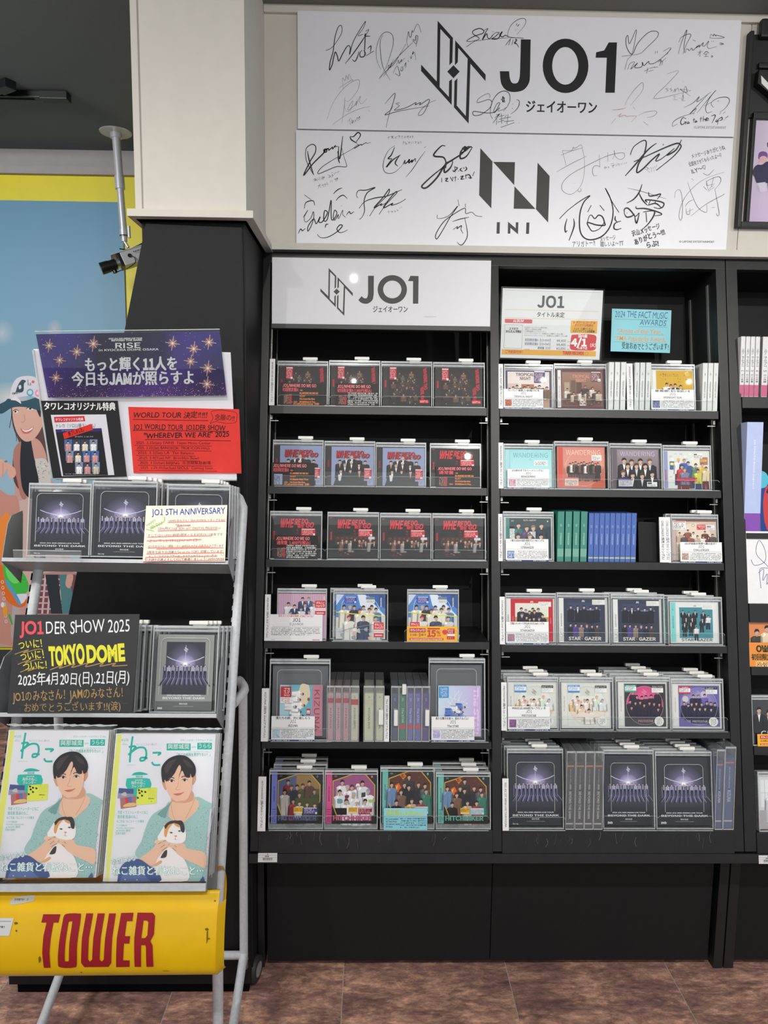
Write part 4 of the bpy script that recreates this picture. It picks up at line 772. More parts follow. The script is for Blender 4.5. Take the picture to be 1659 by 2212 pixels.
# ------------------------------------------------------------------ header sign of bay A
YS = 2.136
FS = T(0, YS, wpt(830, 702, YS).z) @ Matrix.Rotation(-math.radians(4.5), 4, 'X')
q = [hit(FS, *p) for p in [(588,555.5),(1061,563),(1059,704.5),(587,700)]]
x0 = (q[0][0]+q[3][0])/2; x1 = (q[1][0]+q[2][0])/2; z1 = (q[0][1]+q[1][1])/2; z0 = (q[2][1]+q[3][1])/2
e = empty('header_sign', FS @ T((x0+x1)/2, 0, z0), 'glossy white header sign with thin angular emblem over the left bay', 'sign')
GS = M('white_gloss_sign', (214,214,217), 0.45, 0, 0.3, 0.01, 40, 0, 0.12); I = T(-(x0+x1)/2, 0, -z0)
m = MB(); m.box(x0, x1, 0, 0.004, z0, z1, GS, I, 0.001); m.build('panel', e)
P = Print(fn=lambda x, y: hit(FS, x, y, 0.0)); P.src(560, 540, .31344); LG = (58,56,55)
def thin_emblem(P, x, y, w, h, col, t):
    k1, k2 = w/445.0, h/710.0
    f = lambda pts: [(x+a*k1, y+b*k2) for a, b in pts]
    P.stroke(f([(0,300),(120,432),(122,30),(205,125),(205,290)]), t, col, False); P.stroke(f([(0,315),(118,455),(205,560),(205,420)]), t*1.3, col, False)
    P.stroke(f([(243,285),(243,160),(445,395)]), t*1.3, col, False); P.stroke(f([(328,270),(328,680),(243,570),(243,420)]), t, col, False)
    P.poly(f([(223,310),(180,352),(223,395),(266,352)]), col)
emblem(P, 421, 124, 224, 330, LG); P.build('printed_emblem', e, I); P = Print(fn=lambda x, y: hit(FS, x, y, 0.0)); P.src(560, 540, .31344)
P.poly([(750,178),(790,178),(789,300)]+crsp([(789,300),(780,345),(745,370),(705,365),(683,345)], 4)+[(706,318)]+crsp([(706,318),(722,332),(742,330),(750,300)], 4), LG)
P.build('printed_letter', e, I); P = Print(fn=lambda x, y: hit(FS, x, y, 0.0)); P.src(560, 540, .31344); P.ring(917, 272, 82, 80, 38, LG, 36); P.build('printed_letter', e, I); P = Print(fn=lambda x, y: hit(FS, x, y, 0.0)); P.src(560, 540, .31344); P.poly([(1042,178),(1098,180),(1096,370),(1059,370),(1060,215),(1025,214)], LG)
P.build('printed_letter', e, I); P = Print(fn=lambda x, y: hit(FS, x, y, 0.0)); P.src(560, 540, .31344); P.text('ジェイオーワン', 782, 427, 34, LG, 0.03, w=243); P.build('printed_lettering', e, I); P = Print(fn=lambda x, y: hit(FS, x, y, 0.0)); P.src(560, 540, .31344); P.text('©LAPONE Entertainment', 1132, 463, 6, (90,90,90), 0, w=88)
P.build('printed_lettering', e, I)
m = MB(); m.box(x0-0.001, x1+0.001, -0.004, 0.02, z0-0.014, z0-0.0005, BLACK, I, 0.001); m.box(x0, x1, 0.0045, 0.02, z0-0.012, z1+0.006, BLACK, I); m.build('black_mount', e)

# ================================================================== DISC CASES
TABM = MB(); TABM.box(-0.022, 0.022, -0.002, 0.012, 0.003, 0.012, WHITEP, None, 0.0025); TABM.box(-0.013, 0.019, 0.0, 0.011, -0.006, 0.0035, M('tab_stem', (170,172,166), 0.3), None); TABME = TABM.mesh('lock_tab')
TRAY = M('disc_tray_dark', (36,36,38), 0.35, 0, 0.5)
TRAYL = M('disc_tray_light', (190,192,192), 0.3, 0, 0.5)
def shell_mesh(W, H, D, rim=0.0045, window=None):
    m = MB(); t = 0.0011
    m.box(0, W, 0, t, 0, H, CLEAR if True else None)
    m.box(0, t, t, D, 0, H, SIDE); m.box(W-t, W, t, D, 0, H, SIDE); m.box(t, W-t, t, D, 0, t, SIDE); m.box(t, W-t, t, D, H-t, H, SIDE)
    m.box(0.002, W-0.002, 0.0048, 0.0056, H-0.0145, H-0.0015, SIDE)
    a = 0.0016
    m.box(0, W, -a, 0, H-rim, H, MILKY); m.box(0, W, -a, 0, 0, rim*0.7, MILKY); m.box(0, rim*0.5, -a, 0, rim, H-rim, MILKY); m.box(W-rim*0.6, W, -a, 0, rim, H-rim, MILKY)
    m.box(0.001, W-0.001, 0.0, 0.0009, H-0.0125, H-0.0095, MILKY)
    if window:
        x0, x1, z0, z1 = window; r = 0.012
        pts = [(x0, z0)]+[(x0+r-r*math.cos(t_*PI/12), z1-r+r*math.sin(t_*PI/12)) for t_ in range(7)]+[(x1-r+r*math.sin(t_*PI/12), z1-r+r*math.cos(t_*PI/12)) for t_ in range(7)]+[(x1, z0)]
        m.tube([(p[0], -0.0006, p[1]) for p in pts], 0.0007, MILKY, None, 5, False)
    return m.mesh('keeper_shell')
COVERS = {}
def cover(fn, W=0.142, H=0.1215):
    k = (fn.__name__, W, H)
    if k not in COVERS:
        P = Print(W, H); fn(P); COVERS[k] = P.mesh(fn.__name__+'_print', INKG)
    return COVERS[k]
def cd_case(F, x0, z0, W, H, D, art, label, group, y=0.004, tab=0.64, name='cd_case', AW=0.142, AH=0.1215, light=False, window=None, tabs=True, ax=None, az=0.005, rot=None, sheet='cover_sheet'):
    e = empty(name, F @ T(x0+W/2, y, z0), label, 'disc case', group)
    kp = link('clear_keeper', shell_mesh(W, H, D, window=window), e, T(-W/2, 0, 0))
    aw, ah = (AW, AH) if rot is None else (AH, AW)
    if ax is None: ax = (W-aw)/2
    if az > 0.012 and rot is None:
        m = MB(); m.box(-W/2+0.002, W/2-0.002, 0.002, D-0.002, 0.0015, az-0.001, SIDE); m.build('foot_block', e)
    m = MB(); m.box(ax-W/2, ax-W/2+aw, 0.0047, min(D-0.0015, 0.0147), az, az+ah, TRAYL if light else TRAY, None, 0.0008); ic = m.build('inner_case', e)
    M4 = T(ax-W/2, 0.0044, az) if rot is None else T(ax-W/2, 0.0044, az+ah) @ RY(90)
    link(sheet, cover(art, AW, AH), ic, M4)
    if tabs: link('lock_tab', TABME, kp, T(W*tab, 0.001, H))
    return e
def dup(root, m4, label, group=None):
    r = root.copy(); COL.objects.link(r); r.matrix_world = m4; r['label'] = label
    if group: r['group'] = group
    for ch in list(root.children):
        c = ch.copy(); COL.objects.link(c); c.parent = r
        for g_ in list(ch.children):
            d = g_.copy(); COL.objects.link(d); d.parent = c
    return r
ORD = ['first','second','third','fourth','fifth','sixth','seventh','eighth','ninth','tenth','eleventh']
def ORDN(k): return ['nearest ','second ','third ','fourth ','fifth ','sixth '][k-1]
def kitem(px0, px1, pyt, zsh, pyb, art, label, group, n=1, nlab=None, D=0.0165, y=0.004, dx=0.0, gap=None, minah=None, **kw):
    """stand a case on the shelf between two sight lines; n-1 more stand behind it"""
    pyc = pyb
    x0 = lx(px0, pyc, y); x1 = lx(px1, pyc, y); W = x1-x0-0.0006; zt_ = lz((px0+px1)/2, pyt, y); H = zt_-zsh-0.0006
    aw = kw.pop('AW', min(0.142, W-0.0045)); ah = kw.pop('AH', H-0.0205)
    e = cd_case(L, x0+0.0003, zsh+0.0006, W, H, D, art, label, group, y=y, AW=aw, AH=ah, **kw)
    gp = gap or (D+0.0022)
    for k in range(1, n):
        d = dup(e, e.matrix_world @ T(random.uniform(-0.004, 0.004)+dx*k, gp*k, gp*k*SLP), ORDN(k)+nlab, group)
    return e
def shelf_lip(u, LF, px0, px1, py, zsh, h=0.031, y=-0.0062, n=1):
    a = lx(px0, py, y); b = lx(px1, py, y); w = (b-a)/n
    for k in range(n):
        x0 = a+w*k+0.0006; x1 = a+w*(k+1)-0.0006; m = MB()
        r = 0.006; pts = [(x0, zsh-0.001), (x1, zsh-0.001), (x1, zsh+h-r), (x1-r*0.3, zsh+h-r*0.3), (x1-r, zsh+h), (x0+r, zsh+h), (x0+r*0.3, zsh+h-r*0.3), (x0, zsh+h-r)]
        m.prism(pts, y, y+0.0012, CLEAR, LF); m.tube([(p[0], y, p[1]) for p in pts[2:]+[pts[0]]][0:6], 0.00045, MILKY, LF, 5, False)
        m.box(x0, x1, y, y+0.0022, zsh-0.001, zsh+0.0006, MILKY, LF)
        m.build('clear_lip', u)
def card(F, hitf, px0, py0, px1, py1, zsh, y, draw, label, src, group=None, name='caption_card', mat=CARD, cat='card', base=True, thick=0.0006, ink=None):
    x0, z1 = hitf(F, px0, py0, y); x1, _ = hitf(F, px1, py0, y); z0 = zsh if zsh is not None else hitf(F, px0, py1, y)[1]
    W = x1-x0; H = z1-z0; e = empty(name, F @ T(x0+W/2, y, z0+0.0002), label, cat, group)
    m = MB(); m.box(-W/2, W/2, 0, thick, 0, H, mat); m.build('sheet', e)
    P = Print(W, H, src=src); draw(P); P.build('printing', e, T(-W/2, -0.0001, 0), None, ink); return e
def title_plate(px0, px1, py0, py1, txt, label, y0=-0.0035, sk=0.5, zsh=None, dark=None, txt2=None):
    """white row divider: a thin upright block whose printed edge faces front"""
    pyc = (py0+py1)/2
    x0 = lx(px0, pyc, y0); x1 = lx(px1, pyc, y0); z1 = lz((px0+px1)/2, py0, y0); z0 = lz((px0+px1)/2, py1, y0) if zsh is None else zsh+0.0004
    W = x1-x0; H = z1-z0
    e = empty('row_divider', L @ T(x0+W/2, y0, z0), label, 'divider'); m = MB()
    m.box(-W/2, W/2, 0.0, 0.004, 0, H, CARD, None, 0.0006); m.build('title_edge', e)
    m = MB(); m.box(-W/2+0.0015, W/2-0.0015, 0.004, 0.12, 0.001, H-0.001, DKPL if dark is None else dark, None, 0.0006); m.build('divider_plate', e)
    P = Print(W, H, src=(0, 0, W*1000, H*1000)); w = W*1000; h = H*1000
    if txt2: P.text(txt, w*0.18, h*0.08, w*0.2, IK, 0.012, rot=90, w=h*0.86); P.text(txt2, w*0.60, h*0.08, w*0.22, (40,52,88), 0.0, rot=90, w=h*0.86)
    else: P.text(txt, w*0.5-min(w*0.2, 2.2), h*0.07, min(w*0.42, 4.6), IK, 0.012, rot=90, w=h*0.86)
    P.build('printed_title', e, T(-W/2, -0.0001, 0)); return e
def spine_item(px0, px1, pyt, zsh, pyc, col, txt, label, group, tcol=IK, D=0.124, y=0.002, bands=(), wrap=False, name='spine_out_case', H=None, band_txt=None, keeper=False, lock=None, zt=None, depth_tint=None):
    x0 = lx(px0, pyc, y); x1 = lx(px1, pyc, y); W = x1-x0-0.0006; H = H or (lz((px0+px1)/2, pyt, y)-zsh-0.0006)
    e = empty(name, L @ T((x0+x1)/2, y, zsh+0.0006) @ RX(math.degrees(math.atan(SLP))), label, 'disc case', group)
    ins = 0.0 if not keeper else 0.0022; hi = H if not keeper else H*0.86
    body = M('spine_%d_%d_%d' % col, col, 0.4, 0, 0.45, 0.04, 40)
    m = MB(); m.box(-W/2+ins, W/2-ins, 0.0005+ins, D-ins, ins, hi, body if not keeper else (depth_tint or body), None, 0.0006); m.build('disc_box', e)
    P = Print(W-2*ins, hi-ins-0.001, src=(0, 0, (W-2*ins)*1000, (hi-ins)*1000)); w = (W-2*ins)*1000; h = (hi-ins)*1000
    for (a, b, c) in bands: P.rect(0.3, h*a, w-0.3, h*b, c)
    for (t, a, b, s_, c) in txt: P.text(t, w*0.5-w*s_*0.45, h*a, w*s_, c, 0.01, rot=90, w=h*(b-a))
    P.build('spine_print', e, T(-W/2+ins, 0.0003+ins, ins), None, INKG)
    if keeper or wrap:
        m = MB(); t = 0.0008; mm = HAZE if keeper else FILM
        m.box(-W/2-0.0, W/2, -t, 0, 0, H, mm); m.box(-W/2, -W/2+t, 0, D, 0, H, mm); m.box(W/2-t, W/2, 0, D, 0, H, mm); m.box(-W/2, W/2, 0, D, H-t, H, mm)
        if keeper:
            m.tube([(-W/2, -t, 0.001), (-W/2, -t, H)], 0.0008, MILKY, None, 6); m.tube([(W/2, -t, 0.001), (W/2, -t, H)], 0.0008, MILKY, None, 6); m.box(-W/2, W/2, -t*1.6, -t, H-0.005, H, MILKY); m.box(-W/2, W/2, -t*1.6, -t, 0, 0.003, MILKY)
        m.build('clear_keeper' if keeper else 'clear_wrap', e)
    if lock: 
        m = MB(); a, b = lock; m.box(-W*0.12, W*0.42, -0.009, -0.0006, H*a, H*b, WHITEP, None, 0.002); m.build('lock_tab', e)
    return e
# ================================================================== COVER ART (flat print)
def art(*src):
    def d(fn): fn.src = src; return fn
    return d
def cover(fn, W=0.142, H=0.1215):
    k = (fn.__name__, round(W, 3), round(H, 3))
    if k not in COVERS:
        random.seed(hash(fn.__name__) % 1000 if False else sum(map(ord, fn.__name__)))
        P = Print(W, H, src=fn.src); fn(P); COVERS[k] = P.mesh(fn.__name__+'_print', INKG)
    return COVERS[k]
RD = (196,36,46); WHT = (238,238,236)
def sticker(P, x0, y0, x1, y1, c, head=WHT, rows=5, ic=True, tc=(240,200,200), hh=0.14):
    P.rect(x0, y0, x1, y1, c); P.rect(x0+(x1-x0)*0.04, y0+(y1-y0)*0.04, x1-(x1-x0)*0.04, y0+(y1-y0)*hh, head)
    P.greek(x0+(x1-x0)*0.06, y0+(y1-y0)*(hh+0.06), x1-(x1-x0)*0.2, y1-(y1-y0)*0.1, rows, tc)
    if ic: s = min(x1-x0, y1-y0)*0.28; P.rect(x1-s*1.15, y1-s*1.15, x1-s*0.15, y1-s*0.15, WHT); P.text('e', x1-s*0.9, y1-s*0.35, s*0.5, (60,60,60), 0.03)
def wdwg(P, x, y, w, h, col, sh=(28,24,26)):
    """the slanted three-dimensional title lettering"""
    t = P.fn
    def W1(px, py, ww, hh, s, sl):
        P.text(s, px+0.9*w/60, py+hh+1.0*h/20, hh, sh, 0.05, w=ww, slant=sl); P.text(s, px, py+hh, hh, col, 0.045, w=ww, slant=sl)
    rise = P.fn
    P.fn = lambda a, b: rise(a, b-(-(a-x)/w*h*0.02))
    W1(x, y+h*0.03, w*0.38, h*0.92, 'WHE', 0.3)
    W1(x+w*0.41, y+h*0.03, w*0.17, h*0.62, 'RE', 0.3)
    W1(x+w*0.61, y+h*0.0, w*0.19, h*0.52, 'DO', 0.15)
    W1(x+w*0.49, y+h*0.64, w*0.20, h*0.36, 'WE', 0.2)
    W1(x+w*0.73, y+h*0.40, w*0.23, h*0.56, 'GO', 0.2)
    P.fn = rise
def spine_l(P, x0, y0, x1, y1, col, txt='', tc=IK, extra=True):
    P.rect(x0, y0, x1, y1, col)
    if txt: P.text(txt, (x0+x1)/2-(x1-x0)*0.14, y0+(y1-y0)*0.28, (x1-x0)*0.24, tc, 0.03, rot=90, w=(y1-y0)*0.38)
    if extra: P.rect(x0+(x1-x0)*0.15, y0+(y1-y0)*0.76, x1-(x1-x0)*0.15, y0+(y1-y0)*0.77, tc); P.greek(x0+(x1-x0)*0.2, y0+(y1-y0)*0.8, x1-(x1-x0)*0.2, y0+(y1-y0)*0.95, 4, tc)
@art(828,125,1560,720)
def red_black_portrait_cover(P):
    P.rect(828,125,1560,720,(30,26,28)); P.rect(828,125,915,720,(44,38,36)); P.text('WHERE', 862, 330, 22, RD, 0.06, rot=90, w=110); P.rect(845,135,870,141,RD)
    P.radial(1180,430,240,280,(62,40,36),(30,26,28),4)
    random.seed(3)
    for (x, y, s, c) in [(1085,215,34,(60,44,40)),(1140,255,36,(90,84,80)),(1265,190,44,(118,92,76)),(1255,270,48,(60,56,58)),(1060,300,40,(40,34,36)),(1140,330,40,(84,60,52)),(1215,320,44,(70,50,44)),(1320,300,42,(50,42,40)),(1000,350,46,(92,62,54)),(1130,390,44,(52,42,42)),(1190,420,56,(34,30,34)),(1060,450,50,(60,46,42)),(1290,420,48,(44,36,38)),(1000,520,48,(58,40,38)),(1150,540,48,(110,74,60)),(1250,560,46,(70,52,48)),(1340,540,42,(96,66,54))]:
        fig(P, x, y, s*0.72, c, random.choice([HB, HBR, (120,96,70), (70,46,40)]), (176,130,108), bh=2.2, bw=1.3, lean=random.uniform(-.4,.4))
    for k in range(34):
        x = random.uniform(960,1380); y = random.uniform(300,690); P.ell(x, y, random.uniform(5,12), random.uniform(4,9), random.choice([(150,104,84),(186,136,110),(92,40,38),(60,50,56),(120,110,112)]), 7, random.uniform(0,180))
    sticker(P, 935,130,1040,322,(176,30,42),(222,200,200),8)
    t = P.fn; P.fn = lambda a, b: t(a, b)
    P.poly([(1390,150),(1500,160),(1490,700),(1440,690)], (38,18,22))
    P.text('WHERE DO', 1452, 150, 44, (178,34,46), 0.075, rot=87, w=330, slant=-0.3); P.text('WE GO', 1410, 440, 44, (178,34,46), 0.075, rot=87, w=240, slant=-0.3)
    P.rect(1395,625,1530,672,(226,44,52)); P.greek(1402,632,1524,664,2,(250,220,210)); P.fn = t
@art(828,125,1560,775)
def pale_blue_suits_cover(P):
    P.rect(828,125,1560,775,(142,154,186)); P.rect(828,125,918,775,(48,42,42)); P.text('WHERE', 862, 350, 22, (150,40,44), 0.06, rot=90, w=120)
    B = (38,38,44)
    for (x, y, s, c, h, sh) in [(1142,290,54,B,HB,WHT),(1228,270,56,B,HBL,WHT),(1318,290,54,B,HBR,None),(1045,350,54,B,HB,(206,160,140)),(1428,360,52,B,HB,None),(1220,370,52,B,(226,216,196),WHT),(1122,410,54,B,(150,146,146),WHT),(1335,405,52,B,HB,WHT),(1205,505,54,B,HBR,None),(1062,505,56,B,HB,(240,240,244)),(1340,515,54,B,(96,40,36),(196,146,126))]:
        fig(P, x, y, s, c, h, shirt=sh, bh=4.6, bw=1.25)
    wdwg(P, 975, 195, 530, 118, (176,44,50), (60,32,38))
    P.poly([(960,750),(1000,600),(1110,600),(1120,775),(950,775)], (34,34,38)); P.poly([(1020,600),(1080,590),(1060,700),(1030,700)], (214,214,220)); P.rect(1120,700,1460,775,(36,35,38))
    sticker(P, 1410,485,1525,665,(176,30,42),(222,200,200),7); P.rect(1465,680,1535,775,(150,160,192)); P.greek(1480,690,1520,740,4,(60,60,70))
@art(467,232,825,522)
def black_red_title_cover(P):
    P.rect(467,232,825,522,(33,31,32)); P.rect(467,232,508,522,(40,37,36)); P.text('WHERE', 480, 335, 10, RD, 0.06, rot=90, w=60); P.rect(474,236,492,240,RD)
    P.grad(512,360,820,522,[(0,(50,38,34)),(0.3,(70,48,40)),(1,(34,28,28))])
    for k in range(9): P.rect(520+k*34,368,546+k*34,392,(58+k%3*10,38,34)); P.rect(524+k*34,374,542+k*34,386,(96,62,44))
    for k, (x, y) in enumerate([(532,402),(562,385),(598,398),(630,392),(660,380),(688,396),(716,384),(742,396),(770,388),(795,396),(696,420)]):
        fig(P, x, y, 19, [(38,34,36),(120,84,72),(44,40,44),(150,140,138),(30,28,32)][k%5], [HB,HBR,HBL][k%3], (196,146,122), bh=3.6, bw=1.2, lean=random.uniform(-.3,.3), shirt=[None,(200,196,190)][k%2])
    for k in range(20): P.ell(random.uniform(520,815), random.uniform(455,515), random.uniform(4,9), 3, random.choice([(120,60,52),(80,46,42),(160,120,100),(50,40,44)]), 6)
    P.text('JO1', 646, 352, 7, (150,36,42), 0.03, w=20); thin_emblem(P, 648, 318, 16, 22, (150,36,42), 1.6)
    wdwg(P, 525, 248, 258, 62, (214,46,56)); sticker(P, 683,317,786,368,(196,34,46),(240,220,220),5); P.rect(757,370,803,388,(196,196,216)); P.text('CD + poster', 560, 508, 5, (160,50,50))
@art(130,100,775,725)
def pink_curtain_cover(P):
    P.rect(130,100,775,725,(206,168,190))
    for k in range(22): P.rect(135+k*30,105,147+k*30,720,(196,156,180))
    for (x, y, s, c, h) in [(458,150,46,(52,62,110),HB),(540,146,46,(70,92,140),(140,116,104)),(268,222,48,(226,226,232),HB),(352,252,46,(44,52,96),HB),(608,222,48,(222,220,226),(150,110,90)),(492,228,52,(42,50,100),(120,50,44)),(440,290,46,(214,216,226),(80,60,60)),(388,360,46,(60,76,120),HB),(300,345,46,(120,140,180),(90,80,80)),(548,335,46,(180,188,206),(130,110,100))]:
        fig(P, x, y, s, c, h, bh=3.6, bw=1.3, shirt=WHT if c[2] > 90 and c[0] < 80 else None)
    choice(P, 628, 195, 768); P.text('JO1', 742, 130, 16, WHT, 0.05, rot=90, w=52)
def choice(P, x0, y0, x1):
    w = x1-x0; RC_ = (212,40,48)
    P.rect(x0, y0, x1, y0+w*0.72, RC_); P.text('タワレコ', x0+w*0.1, y0+w*0.32, w*0.19, WHT, 0.07, w=w*0.6); P.text('チョイス', x0+w*0.1, y0+w*0.62, w*0.19, WHT, 0.07, w=w*0.6); P.stroke([(x0+w*0.85,y0+w*0.12),(x0+w*0.78,y0+w*0.4),(x0+w*0.82,y0+w*0.6),(x0+w*0.9,y0+w*0.45),(x0+w*0.82,y0+w*0.35)], w*0.035, WHT)
    P.rect(x0, y0+w*0.72, x1, y0+w*1.02, (236,232,232)); P.text('タワレコ チョイス', x0+w*0.06, y0+w*0.92, w*0.11, RC_, 0.04, w=w*0.84)
    P.rect(x0, y0+w*1.02, x1, y0+w*1.42, RC_); P.text('TOWER RECORDS', x0+w*0.12, y0+w*1.28, w*0.1, WHT, 0.06, w=w*0.72)
def blue_white_group(P, low=True):
    P.rect(890,115,1585,710,(86,132,196)); P.poly([(1190,115),(1300,115),(1585,400),(1585,520),(1230,260)], (220,228,238)); P.poly([(890,115),(1000,115),(890,260)], (206,218,234)); P.poly([(1300,115),(1585,115),(1585,300),(1440,240)], (50,92,170))
    P.stroke([(960,330),(975,230),(1010,170)], 5, (226,234,244)); P.stroke([(1330,130),(1450,210),(1510,330),(1520,400)], 5, (206,222,240)); P.poly([(1000,140),(1185,140),(1180,240),(1000,225)], (56,96,186))
    for k in range(7): P.stroke([(900+k*24,130),(1010+k*28,330)], 3, (120,162,216), False)
    P.rect(890,420,1585,710,(206,208,206))
    for (x, y, s, c, h) in [(1002,255,56,(226,220,208),HB),(1078,262,54,(208,206,196),HBL),(1140,260,52,(48,50,62),HB),(1268,262,52,(220,216,206),HB),(1392,255,54,(214,212,206),HB),(1455,290,54,(96,126,168),HB),(1348,292,56,(226,220,204),HBR),(1218,305,58,(222,216,204),(120,60,44)),(1078,395,64,(222,218,210),(176,44,48)),(1275,395,64,(62,72,98),HB),(1445,400,62,(206,204,200),(60,80,84))]:
        fig(P, x, y, s, c, h, bh=4.4, bw=1.35, lean=random.uniform(-.2,.2))
    for k in range(18): x = random.uniform(900,1560); y = random.uniform(560,700); P.poly([(x,y),(x+random.uniform(30,70),y-20),(x+50,y+40),(x+10,y+30)], random.choice([(226,222,214),(196,198,198),(150,160,172),(236,234,228),(216,180,150)]))
    P.stroke([(890,350),(1100,370),(1300,385),(1585,405)], 12, (220,222,90)); P.stroke([(985,600),(1100,570),(1300,530),(1420,515)], 9, (130,130,126))
    P.text('EQUINOX', 1518, 155, 20, WHT, 0.02, rot=90, w=120); P.rect(1490,115,1560,270,(50,80,130)); P.text('EQUINOX', 1514, 155, 20, WHT, 0.02, rot=90, w=120)
    sticker(P, 1018,142,1175,232,(40,78,168),(220,226,240),5); P.rect(1310,145,1435,228,(226,228,228)); P.rect(1310,145,1435,180,(120,130,136)); P.greek(1318,190,1425,222,3,(70,70,70))
@art(890,115,1585,710)
def blue_stage_cover(P): blue_white_group(P); choice(P, 1422, 485, 1562)
@art(890,115,1585,710)
def blue_stage_choice_left_cover(P): blue_white_group(P); choice(P, 915, 480, 1050)
@art(0,0,142,122)
def teal_pink_album_cover(P):
    P.rect(0,0,142,122,(106,176,196)); P.rect(0,0,142,30,(196,128,146)); P.blob([(0,40),(30,36),(60,50),(60,70),(0,64)], (226,208,180)); P.rect(0,96,142,122,(176,210,220))
    P.text('KIZUNA', 10, 24, 15, (150,60,84), 0.0, w=120)
    for k, (x, y) in enumerate([(28,54),(44,62),(58,50),(72,60),(86,54),(60,74),(100,62)]): fig(P, x, y, 8, (236,236,236), [HB,HBR][k%2], bh=3.2, bw=1.4, lean=random.uniform(-.5,.5))
    P.rect(4,90,34,120,RD); P.text('タワレコ', 7, 101, 6, WHT, 0.06, w=24); P.text('チョイス', 7, 110, 6, WHT, 0.06, w=24); P.rect(34,90,50,120,WHT); P.greek(36,94,48,118,5,RD); P.rect(66,34,84,46,(196,40,52)); P.text('初', 70, 44, 7, WHT, 0.06); P.ell(40, 40, 5, 4, (150,90,60))
@art(0,0,142,122)
def lilac_star_album_cover(P):
    P.grad(0,0,142,122,[(0,(206,176,216)),(0.35,(196,196,226)),(1,(206,222,236))])
    P.rect(0,0,142,24,(206,180,222)); P.text('The STAR', 6, 20, 13, (236,206,240), 0.05, w=130)
    for a in range(0, 180, 30): P.stroke([(60+48*math.cos(math.radians(a)),74+40*math.sin(math.radians(a))),(60-48*math.cos(math.radians(a)),74-40*math.sin(math.radians(a)))], 0.8, (236,238,246), False)
    for a in range(5): P.stroke([(50+38*math.sin(math.radians(144*a)),74-36*math.cos(math.radians(144*a))),(50+38*math.sin(math.radians(144*(a+1))),74-36*math.cos(math.radians(144*(a+1))))], 0.9, (240,242,250), False)
    for k, (x, y) in enumerate([(60,44),(74,50),(88,42),(102,52),(66,58),(82,62),(98,66),(112,48),(90,76),(74,74)]): fig(P, x, y, 7, [(92,124,196),(226,230,240),(110,140,206)][k%3], [HB,HBR][k%2], bh=3.0, bw=1.5)
    P.rect(2,92,34,120,(66,150,210)); P.greek(5,96,30,116,5,WHT)
def hitch(P, spine, bg, tcol, people, stick2):
    P.rect(828,175,1560,855,(38,38,36)); P.rect(828,175,912,855,spine); P.text('JO1 HITCHHIKER', 862, 365, 15, (30,30,40), 0.03, rot=90, w=200); P.rect(840,668,900,674,(30,30,40)); P.greek(845,690,895,840,7,(40,40,60),0.5)
    P.poly([(920,290),(1210,198),(1400,198),(1540,345),(1540,560),(1400,810),(1010,815),(920,600)], (206,168,62)); P.poly([(932,300),(1212,210),(1392,210),(1528,350),(1528,555),(1390,800),(1020,805),(932,598)], bg)
    people(P)
    P.poly([(915,600),(1020,815),(1560,815),(1560,855),(915,855)], (38,38,36)); P.stroke([(922,600),(1012,812)], 13, (206,168,62), False)
    P.rect(1155,640,1285,722,(224,176,60)); P.greek(1165,650,1275,690,2,(120,80,30)); P.rect(1160,706,1280,716,(236,232,216))
    sticker(P, 1298,642,1498,732,stick2,(240,232,236),4)
    P.text('HITCHHIKER', 932, 812, 58, (24,24,24), 0.05, w=560); P.text('HITCHHIKER', 928, 810, 58, tcol, 0.045, w=560)
    P.text('JO1', 940, 240, 18, tcol, 0.03); P.ell(1492, 236, 16, 18, tcol, 6)
HP = [(1065,280),(1130,350),(1195,345),(1285,330),(1365,290),(1440,400),(1035,410),(1240,445),(1135,530),(1285,540),(1400,530)]
@art(828,175,1560,855)
def pink_team_cover(P):
    def pe(P):
        for k, (x, y) in enumerate(HP): fig(P, x, y, 66, [(230,228,230),(222,222,226),(236,234,236)][k%3], [HB,(180,180,186),HBR,(240,240,240),HB,(130,160,190)][k%6], bh=4.2, bw=1.3, lean=random.uniform(-.25,.25))
        P.blob([(990,530),(1060,535),(1065,585),(995,590)], (110,160,160)); P.blob([(1100,485),(1160,480),(1150,520),(1105,520)], (130,40,70)); P.poly([(1340,450),(1400,440),(1400,500),(1340,510)], (60,60,64)); P.blob([(1440,540),(1500,540),(1490,580),(1450,575)], (176,196,90)); P.rect(930,650,1130,740,(32,30,32))
    hitch(P, (214,82,142), (158,84,130), (226,92,150), pe, (150,26,60))
@art(828,175,1560,855)
def blue_olive_team_cover(P):
    def pe(P):
        P.poly([(932,300),(1212,210),(1230,210),(1180,800),(1020,805),(932,598)], (88,96,134)); P.poly([(1190,210),(1392,210),(1528,350),(1528,400),(1190,420)], (150,120,70))
        C = [(120,40,52),(40,42,50),(30,32,38),(70,80,36),(90,60,50),(60,70,34),(190,180,176),(60,70,38),(140,48,60),(90,90,90),(176,170,168)]
        for k, (x, y) in enumerate(HP): fig(P, x, y, 60, C[k], [HB,HBR][k%2], (196,150,126), bh=4.6, bw=1.2, lean=random.uniform(-.25,.25))
        P.poly([(1180,520),(1528,520),(1528,556),(1390,800),(1200,802)], (72,74,36)); 
        for k in range(3): fig(P, 1240+k*110, 560+k*12, 56, [(206,200,196),(80,86,40),(60,60,40)][k], HBR, bh=3, bw=1.3)
    hitch(P, (122,132,204), (88,84,60), (98,108,156), pe, (66,72,146))
